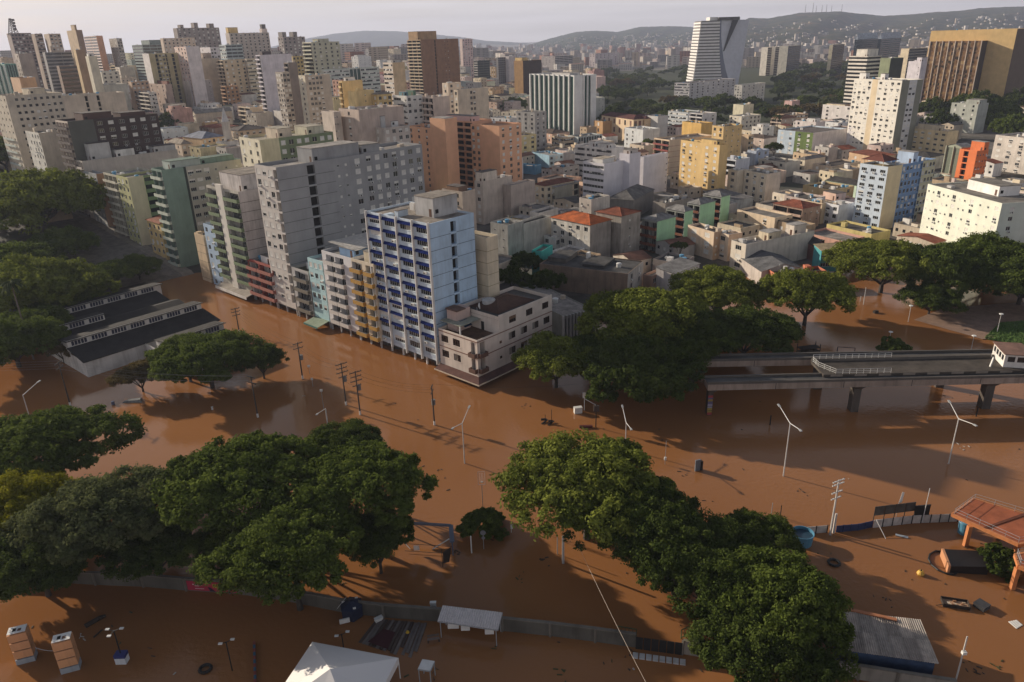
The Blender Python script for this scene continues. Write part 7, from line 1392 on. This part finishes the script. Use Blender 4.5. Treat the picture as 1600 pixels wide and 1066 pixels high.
q = G(692, 886); t = empty('sagging_sign', (q.x, q.y, 0), .5, 'dark sagging sheet hanging from a thin post below the portal gate', 'sign'); m = MB(); m.tube((0, 0, -1), (0, 0, 3.2), .06, .06, BLACK, 5); m.obj('post', t); m = MB(); m.hexa([(.1, 0, .6), (1.2, .2, .3), (1.2, .26, .3), (.1, .06, .6), (.2, 0, 2.6), (1.7, .2, 2.9), (1.7, .26, 2.9), (.2, .06, 2.6)], flat('dark_sheet', (.03, .022, .02), .7)); m.obj('sheet', t)
t, z = post('small grey traffic sign on a post in front of the bright green bush', (756, 858), 830, 'traffic sign', .06, STEEL, 'traffic_sign'); m = MB(); m.tube((0, -.06, z - .3), (0, -.02, z - .3), .45, .45, flat('sign_back', (.20, .20, .21), .5), 12); m.tube((0, -.06, z - 1.3), (0, -.02, z - 1.3), .3, .3, flat('sign_back', (.20, .20, .21), .5), 12); m.obj('plate', t)
t, z = post('thin post carrying a neon frame sign with glass tubes above the bush', (755, 800), 758, 'sign', .07, STEEL, 'frame_sign'); PT = flat('pinkish_tube', (.60, .44, .40), .4)
m = MB(); w = 1.15; z0, z1 = z + .1, z + 2.6
for a, b in (((-w / 2, z0), (w / 2, z0)), ((w / 2, z0), (w / 2, z1)), ((w / 2, z1), (-w / 2, z1)), ((-w / 2, z1), (-w / 2, z0)), ((-.25, z0 + .5), (-.25, z1 - .3)), ((.25, z0 + .5), (.25, z1 - .3)), ((-.25, z0 + .5), (.25, z0 + .5)), ((0, z0 + .7), (0, z1 - .3))): m.tube((a[0], 0, a[1]), (b[0], 0, b[1]), .05, .05, PT, 5)
m.tube((0, 0, z), (0, 0, z0), .05, .05, STEEL, 5); m.box(-.12, -.06, z0 + .4, .2, .06, z0 + .65, WHITE); m.obj('frame', t)
t, z = post('pale concrete column under the left edge of the umbrella tree', (880, 880), 838, 'post', .22, CP); t, z = post('thin pale post left of the concrete column under the umbrella tree', (871, 866), 838, 'post', .09, CP)
t, z = post('white sign posts leaning in the water right of the bright green bush', (799, 832), 820, 'sign', .06, WHITE, 'leaning_sign'); m = MB(); m.box(-.1, -.05, z - .8, .25, .05, z, WHITE); m.obj('plate', t)
# half sunk signals and signs by the shade of the park trees
for lab, bs, ty, bw_, bh in (('half sunk dark traffic signal with short arms left of the white box', (852, 660), 648, .9, .4), ('second half sunk dark signal with a slanted bar beside the first', (862, 662), 640, .7, .3)):
    t, z = post(lab, bs, ty, 'traffic signal', .07, BLACK, 'traffic_signal'); m = MB(); m.box(-bw_, -.15, .5, bw_ * .3, .15, .5 + bh, BLACK); m.obj('signal_head', t); m = MB(); m.beam((-.8, -.8, .05), (.5, .6, .3), .3, .2, BLACK); m.obj('arm', t)
box3('utility_box', 'white utility box standing in the water under the forked tree', 'box', 903, 645, 1.7, .9, 1.3, WHITE, .2)
t, z = post('white board on a post behind the utility box', (913, 641), 614, 'sign', .09, WHITE, 'board_sign'); m = MB(); m.box(-.4, -.1, z - 1.2, .3, -.02, z + .1, WHITE); m.obj('plate', t)
t, z = post('dark signal pole with boxes and a slanted arm before the shaded trees', (931, 668), 632, 'traffic signal', .12, BLACK, 'traffic_signal'); m = MB(); m.box(-.5, -.25, z - 1.6, .6, .25, z - .3, DP); m.obj('signal_head', t); m = MB(); m.beam((0, 0, z - .2), (-2.2, 1.0, z + .8), .1, .1, CP); m.obj('arm', t); m = MB(); m.box(-3.4, -.3, .1, -.7, .3, .5, flat('dull_red', (.09, .02, .018), .6)); m.obj('box', t)
t, z = post('thin pale stick with a collar in the open water', (1039, 726), 689, 'post', .05, STEEL); m = MB(); m.box(-.2, -.15, 1.0, .2, .15, 1.6, WHITE); m.obj('collar', t)
q = G(1091, 735); t = empty('advert_panel', (q.x, q.y, 0), .35, 'grey and black advertising panel standing in the open water', 'panel'); m = MB(); m.box(-.75, -.12, -.5, .35, .12, 2.3, flat('panel_grey', (.16, .17, .19), .3)); m.obj('board', t); m = MB(); m.box(.36, -.3, -.5, .75, .3, 1.9, BLACK); m.obj('frame', t)
for lab, bs, ty in (('dark stick in the shaded water before the elevated track', (1203, 664), 649), ('dark stub in the water beside the rightmost column', (1525, 651), 637)): post(lab, bs, ty, 'stake', .13, BLACK, 'stake')
for lab, bs, ty, cr in (('white disc sign on a stick near the round dark tree', (484, 584), 572, .35), ('pale stick sign beside the shaded power pole', (489, 604), 592, .25), ('white square lamp on a stick near the great clump', (506, 640), 610, .3)):
    t, z = post(lab, bs, ty, 'sign', .06, STEEL, 'stick_sign'); m = MB(); m.box(-cr, -.06, z - .3, cr, .02, z + .25, WHITE); m.obj('plate', t)
t, z = post('stout pale concrete post with a dark foot by the great clump', (511, 656), 640, 'post', .16, CP)
m = MB(); q = G(208, 627); m.hexa([(-2.2, -.8, -.05), (2.4, -.9, -.05), (1.8, .9, -.05), (-1.4, .8, -.05), (-1.8, -.5, .35), (2.0, -.6, .6), (1.5, .7, .5), (-1.2, .6, .3)], flat('upturned_hull', (.16, .16, .15), .5, 0, .3)); o = m.obj('upturned_boat'); o.location = q; tag(o, 'grey upturned hull floating left of the depot clump', 'boat')
box3('floating_bin', 'small blue bin floating near the upturned hull', 'bin', 177, 632, .5, .5, .7, flat('bin_blue', (.12, .14, .22), .5)); box3('floating_bag', 'small white bag floating below the depot clump', 'bag', 332, 640, .4, .35, .6, WHITE, .4)
# play frames in the flooded park
def swing(label, a, b, h):
    A_, B_ = G(*a), G(*b); t = empty('swing_frame', A_, math.atan2((B_ - A_).y, (B_ - A_).x), label, 'swing'); L_ = (B_ - A_).length
    for x in (0, L_):
        for s in (-1, 1): m = MB(); m.tube((x, s * .9, -.8), (x, 0, h), .09, .09, flat('dark_red_frame', (.05, .03, .028), .6), 5); m.obj('leg', t)
    m = MB(); m.tube((0, 0, h), (L_, 0, h), .09, .09, flat('dark_red_frame', (.05, .03, .028), .6), 5); m.obj('top_bar', t)
swing('dark swing frame standing in the flooded park', (1307, 556), (1334, 558), 2.4)
q = G(1262, 556); t = empty('climbing_frame', (q.x, q.y, 0), .2, 'dark wooden climbing frame left of the swing frame', 'climbing frame')
for x in (-2.5, -.8, .8, 2.5):
    for y in (-1, 1): m = MB(); m.tube((x, y, -.8), (x, y, 3.2 if abs(x) > 1 else 2.4), .12, .1, WOODP, 5); m.obj('post', t)
for z in (1.2, 2.2): m = MB(); m.box(-2.6, -1.05, z, 2.6, 1.05, z + .15, WOODP); m.obj('floor_board', t)
t, z = post('white pole leaning in the flooded park before the wide park tree', (1349, 476), 449, 'post', .09, WHITE); post('short white stake beside the leaning park pole', (1344, 471), 463, 'stake', .08, WHITE, 'stake'); box3('drum', 'dark drum drifting in the flooded park', 'drum', 1368, 489, 1.4, .8, .6, WOODP, .4)
# ------------------------------------------------------------------ yard on the right: fence, tanks, canopy
FPN = [flat('fence_panel', c, .6, 0, .2) for c in ((.50, .47, .44), (.42, .40, .38))]
def fence(label, pts, h, n, mats, postmat=BLACK, sheet=False):
    t = empty('panel_fence', G(*pts[0]), 0, label, 'fence'); o = G(*pts[0]); P = [G(*p) - o for p in pts]; k = 0
    for (a, b), m_ in zip(zip(P[:-1], P[1:]), n):
        for i in range(m_):
            A_, B_ = a.lerp(b, i / m_), a.lerp(b, (i + .88) / m_); nn = Vector((-(b - a).y, (b - a).x, 0)).normalized() * .07; m = MB(); m.hexa([A_ + Vector((0, 0, -1)), B_ + Vector((0, 0, -1)), B_ + nn + Vector((0, 0, -1)), A_ + nn + Vector((0, 0, -1)), A_ + Vector((0, 0, h)), B_ + Vector((0, 0, h)), B_ + nn + Vector((0, 0, h)), A_ + nn + Vector((0, 0, h))], mats[k % len(mats)]); m.obj('panel', t); k += 1
            q = a.lerp(b, (i + .94) / m_); m = MB(); m.tube(q + Vector((0, 0, -1)), q + Vector((0, 0, h + .1)), .1, .1, postmat, 4); m.obj('post', t)
fence('white panel fence between the round blue tank and the concrete power pole', [(1258, 835), (1293, 832)], 1.35, [2], FPN); fence('dark blue sheet fence right of the concrete power pole', [(1306, 832), (1341, 829), (1363, 824)], 1.25, [3, 2], [flat('blue_tarp', (.022, .035, .10), .6, 0, .2)], postmat=flat('blue_tarp', (.022, .035, .10), .6, 0, .2)); fence('white panel fence with dark posts running to the orange canopy', [(1364, 825), (1425, 818), (1497, 815)], 1.5, [4, 5], FPN)
a, b = G(1366, 821), G(1430, 813); t = empty('billboard', a, math.atan2((b - a).y, (b - a).x), 'dark back of a long billboard standing behind the white panel fence', 'billboard'); L_ = (b - a).length
for i in range(4): m = MB(); m.box(i * L_ / 4 + .06, .5, 1.5, (i + 1) * L_ / 4 - .06, .6, 3.2, flat('board_back', (.055, .05, .045), .7, 0, .3)); m.obj('board_panel', t); m = MB(); m.box(i * L_ / 4 - .05, .42, -1, i * L_ / 4 + .05, .5, 3.3, BLACK); m.obj('strut', t)
box3('dark_board', 'short black board at the right end of the billboard', 'board', 1438, 811, 2.6, .15, 2.6, BLACK, .1)
t, z = post('thin pole flying a narrow white feather flag above the billboard', (1400, 808), 785, 'flag', .04, STEEL, 'feather_flag'); m = MB(); m.hexa([(0, 0, z - .2), (.5, .02, z - .1), (.5, .05, z - .1), (0, .03, z - .2), (.25, 0, z + 2.0), (.62, .02, z + 1.8), (.62, .05, z + 1.8), (.25, .03, z + 2.0)], WHITE); m.obj('flag_cloth', t)
q0, q1 = G(1441, 816, .5), G(1453, 763, 5.6); m = MB(); m.tube(q0, q1, .07, .05, PW, 6); tag(m.obj('leaning_pole'), 'tall thin white pole leaning right behind the black board', 'pole'); q0, q1 = G(1369, 812, 1.7), G(1384, 842, 0); m = MB(); m.tube(q0, q1, .06, .05, PW, 6); tag(m.obj('leaning_pole'), 'thin white stay leaning from the fence into the water', 'pole')
post('short thick white post right of the concrete power pole', (1302, 833), 803, 'post', .2, CP); post('dark stake above the bushy tree near the fence', (1219, 808), 790, 'stake', .08, BLACK, 'stake'); post('thin stake beside the dark stake near the fence', (1205, 806), 786, 'stake', .06, STEEL, 'stake')
def tank(label, x, y, r, h, open_=False):
    q = G(x, y); t = empty('water_tank', (q.x, q.y, 0), 0, label, 'water tank'); tm = flat('light_blue_plastic', (.075, .22, .33), .45, 0, .1); m = MB(); m.tube((0, 0, -.6), (0, 0, h), r * .86, r, tm, 18, not open_); m.obj('body', t)
    m = MB(); n = 20
    for i in range(n): a, b_ = 2 * math.pi * i / n, 2 * math.pi * (i + 1) / n; m.tube((r * math.cos(a), r * math.sin(a), h), (r * math.cos(b_), r * math.sin(b_), h), .09, .09, tm, 5, False)
    m.obj('rim', t)
    if not open_: m = MB(); m.tube((0, 0, h), (0, 0, h + .35), r * .95, r * .3, tm, 18); m.obj('lid', t)
    else: m = MB(); m.tube((0, 0, h - .5), (0, 0, h - .45), r * .93, r * .93, flat('tank_inside', (.02, .05, .08), .4), 18); m.obj('inside', t)
tank('open round light blue tank beside the bushy tree', 1252, 848, 1.7, 1.9, True); tank('closed light blue tank under the corner of the orange canopy', 1506, 833, 1.0, 2.1)
# orange canopies
OR, ORF = roofmat((.34, .105, .05), .35), flat('orange_fascia', (.50, .19, .07), .6, 0, .15)
def canopy(label, pts, z, cols, rail=True):
    P = [G(*p, z) for p in pts]; o = Vector((P[0].x, P[0].y, 0)); Q = [p - o for p in P]; t = empty('canopy', o, 0, label, 'canopy'); m = MB(); n = len(Q); k = len(m.v); m.v += [tuple(p) for p in Q]; m.f.append(tuple(k + i for i in range(n))); m.m.append(m.mi(OR)); m.v += [tuple(p - Vector((0, 0, .5))) for p in Q]; m.f.append(tuple(k + n + i for i in reversed(range(n)))); m.m.append(m.mi(OR)); m.obj('roof_slab', t)
    for i in range(n): a, b = Q[i], Q[(i + 1) % n]; m = MB(); m.beam(a - Vector((0, 0, .22)), b - Vector((0, 0, .22)), .3, .56, ORF); m.obj('fascia', t)
    if rail:
        m = MB(); ctr = sum(Q, Vector()) / n; R_ = [p.lerp(ctr, .04) for p in Q]
        for i in range(n):
            a, b = R_[i], R_[(i + 1) % n]
            for h in (.5, 1.0): m.tube(a + Vector((0, 0, h)), b + Vector((0, 0, h)), .028, .028, STEEL, 4)
            for j in range(5): p = a.lerp(b, j / 5); m.tube(p, p + Vector((0, 0, 1.0)), .035, .035, STEEL, 4)
        m.obj('railing', t)
    m = MB(); a, b, c, d = Q[0].lerp(Q[1], .48), Q[0].lerp(Q[1], .52), Q[2].lerp(Q[3], .48), Q[2].lerp(Q[3], .52); m.hexa([a + Vector((0, 0, .005)), b + Vector((0, 0, .005)), c + Vector((0, 0, .005)), d + Vector((0, 0, .005)), a + Vector((0, 0, .1)), b + Vector((0, 0, .1)), c + Vector((0, 0, .1)), d + Vector((0, 0, .1))], roofmat((.14, .05, .03), .4)); m.obj('roof_joint', t)
    for x, y in cols: q = G(x, y) - o; m = MB(); m.box(q.x - .3, q.y - .3, -1.5, q.x + .3, q.y + .3, z - .5, ORF); m.obj('column', t)
canopy('orange roofed canopy with a railed flat top at the right edge', [(1488, 803), (1592, 850), (1690, 830), (1521, 779)], 4.2, [(1508, 853), (1585, 870), (1560, 832), (1640, 850)])
canopy('second orange canopy corner below the first at the right edge', [(1586, 866), (1592, 884), (1700, 930), (1700, 850)], 4.2, [(1581, 920), (1660, 930)])
# sunk lorry body, hose, boats
a, b, c, d = G(1475, 858, 1.3), G(1540, 862, 1.3), G(1545, 888, 1.2), G(1486, 885, 1.2); o = Vector((a.x, a.y, 0)); t = empty('sunk_trailer', o, 0, 'sunk trailer with a black sheet cover and an orange end board', 'trailer'); Q = [p - o for p in (a, b, c, d)]; m = MB()
mid = lambda p, q, f: p.lerp(q, f)
m.hexa([Q[3] + Vector((0, 0, -1.6)), Q[2] + Vector((0, 0, -1.6)), Q[1] + Vector((0, 0, -1.6)), Q[0] + Vector((0, 0, -1.6)), Q[3], Q[2] + Vector((0, 0, .25)), Q[1] + Vector((0, 0, .1)), Q[0]], flat('black_sheet', (.012, .010, .009), .45)); m.obj('cover', t)
m = MB(); nn = (Q[0] - Q[1]).normalized() * .35; m.hexa([Q[3] + Vector((0, 0, -1.3)), Q[0] + Vector((0, 0, -1.3)), Q[0] + nn + Vector((0, 0, -1.3)), Q[3] + nn + Vector((0, 0, -1.3)), Q[3] + Vector((0, 0, .1)), Q[0] + Vector((0, 0, .1)), Q[0] + nn + Vector((0, 0, .1)), Q[3] + nn + Vector((0, 0, .1))], flat('orange_board', (.50, .24, .12), .6)); m.obj('end_board', t)
pts = [G(x, y, .12) for x, y in ((1474, 862), (1462, 861), (1453, 866), (1451, 874), (1456, 883), (1466, 891), (1478, 896), (1490, 898), (1497, 894), (1498, 887))]; m = MB(); m.path(pts, .14, BLACK, 6); tag(m.obj('hose'), 'thick black hose curling from the sunk trailer over the water', 'hose')
q = G(1438, 898); m = MB(); m.tube((0, 0, -.2), (0, 0, .25), .35, .55, flat('buoy_yellow', (.60, .36, .06), .5), 12); m.tube((0, 0, .25), (0, 0, .7), .55, .3, flat('buoy_yellow', (.60, .36, .06), .5), 12); m.tube((0, 0, .7), (0, 0, .9), .12, .1, BLACK, 6); o = m.obj('buoy'); o.location = q; tag(o, 'yellow buoy floating left of the sunk trailer', 'buoy')
q = G(1492, 945); t = empty('wooden_trough', (q.x, q.y, 0), -.28, 'open wooden cart bed full of debris floating in the yard', 'cart'); m = MB()
for x0, x1, y0, y1, z1 in ((-1.7, 1.7, -.8, -.72, .55), (-1.7, 1.7, .72, .8, .55), (-1.7, -1.62, -.72, .72, .5), (1.62, 1.7, -.72, .72, .6)): m = MB(); m.box(x0, y0, -.3, x1, y1, z1, WOODP); m.obj('side_board', t)
m = MB(); m.box(-1.61, -.71, -.2, 1.61, .71, .18, wallmat((.34, .21, .13), .8)); m.obj('bed', t); r8 = random.Random(2)
for i in range(9): x, y = r8.uniform(-1.3, 1.3), r8.uniform(-.5, .5); m = MB(); m.box(x - .2, y - .12, .19, x + .2, y + .12, .19 + r8.uniform(.06, .2), wallmat(r8.choice([C['tan'], C['brown'], C['beige']]), .6)); m.obj('scrap', t)
m = MB(); m.tube((-1.6, -.6, .3), (-2.6, -.9, .1), .06, .05, WOODP, 5); m.obj('shaft', t)
box3('dark_crate', 'square dark crate floating right of the wooden cart bed', 'crate', 1533, 949, 1.5, 1.5, .6, flat('crate_dark', (.045, .045, .048), .7, 0, .3), .5)
q0 = G(1590, 976); t = empty('float_boards', q0, .2, 'white boards drifting at the right edge of the yard', 'boards')
for i in range(4): m = MB(); m.box(-.8 + i * .35, -.6 + i * .1, .0, -.55 + i * .35, .7, .08, WHITE); m.obj('board', t)
t, z = post('tall pale pole with a box on it at the lower right', (1490, 1076), 995, 'pole', .1, CP, 'yard_pole'); m = MB(); m.box(-.2, -.3, z - 2.6, .3, .1, z - 2.2, WHITE); m.obj('fuse_box', t)
m = MB(); q = G(1409, 838, .05); m.box(-.9, -.25, 0, .9, .25, .08, flat('blue_grey_board', (.30, .33, .36), .6)); o = m.obj('float_board'); o.location = q; o.rotation_euler = (0, 0, -.5); tag(o, 'pale blue board floating in front of the white panel fence', 'board')
# ------------------------------------------------------------------ skyline extras: radio masts, church spire, lattice mast
MS = flat('mast_steel', (.10, .08, .08), .6)
for i, (x, y0, y1) in enumerate(((1258, 20, 7), (1270, 18, 4), (1275, 18, 9), (1284, 18, 8), (1291, 18, 7), (1299, 18, 9), (1315, 18, 7))):
    q = dp(x, y0, 5190); z1 = dp(x, y1, 5190)[2]; m = MB(); m.tube((0, 0, -8), (0, 0, z1 - q[2]), 2.2, 1.0, MS, 4); o = m.obj('radio_mast'); o.location = q; tag(o, ['radio mast at the left end of the row on the hilltop', 'tallest radio mast on the hilltop', 'third radio mast from the left on the hilltop', 'middle radio mast on the hilltop', 'fifth radio mast from the left on the hilltop', 'sixth radio mast from the left on the hilltop', 'thick radio mast at the right end of the hilltop row'][i], 'mast', 'radio masts on the hilltop')
q = dp(22, 55, 765); z1 = dp(15, 29, 765)[2] - q[2]; t = empty('lattice_mast', q, 0, 'rusty lattice mast on top of the wide brown skyline block', 'mast'); m = MB(); 
for k in range(9):
    za, zb, wa, wb = z1 * k / 9, z1 * (k + 1) / 9, 3.2 * (1 - k / 11), 3.2 * (1 - (k + 1) / 11)
    for sx, sy in ((1, 1), (1, -1), (-1, -1), (-1, 1)): m.beam((sx * wa, sy * wa, za), (sx * wb, sy * wb, zb), .45, .45, MS); m.beam((sx * wa, sy * wa, za), (-sy * wb, sx * wb, zb), .3, .3, MS)
m.obj('tower', t)
for k in range(4): m = MB(); m.tube((2.6, 0, z1 * (.3 + .18 * k)), (2.6, 0, z1 * (.3 + .18 * k) + 1.8), 1.3, 1.3, MS, 8); m.obj('dish', t)
q = dp(352, 190, 455); t = empty('church_spire', (q[0], q[1], q[2] - 12), 0, 'pale pointed church spire among the brown roofs of the hollow', 'spire'); m = MB(); m.box(-1.8, -1.8, 0, 1.8, 1.8, 12, wallmat((.46, .42, .37), .5)); m.obj('tower', t); m = MB(); m.tube((0, 0, 12), (0, 0, 20.0), 2.2, .08, wallmat((.42, .41, .41), .4), 8); m.obj('steeple', t)
# ------------------------------------------------------------------ air
m = MB(); m.box(-8900, -240, -3.2, 9900, 9650 * 1.02, 330, flat('haze_air', (1, 1, 1))); hz_ = m.obj('haze'); tag(hz_, kind='stuff')
hm_ = bpy.data.materials.new('haze_air_volume'); hm_.use_nodes = True; t_ = hm_.node_tree; t_.nodes.clear(); ou = t_.nodes.new('ShaderNodeOutputMaterial'); pv = t_.nodes.new('ShaderNodeVolumePrincipled'); pv.inputs['Color'].default_value = (.70, .77, 1.0, 1); pv.inputs['Density'].default_value = 9e-5; pv.inputs['Anisotropy'].default_value = .2; t_.links.new(pv.outputs[0], ou.inputs['Volume'])
hz_.data.materials.clear(); hz_.data.materials.append(hm_)
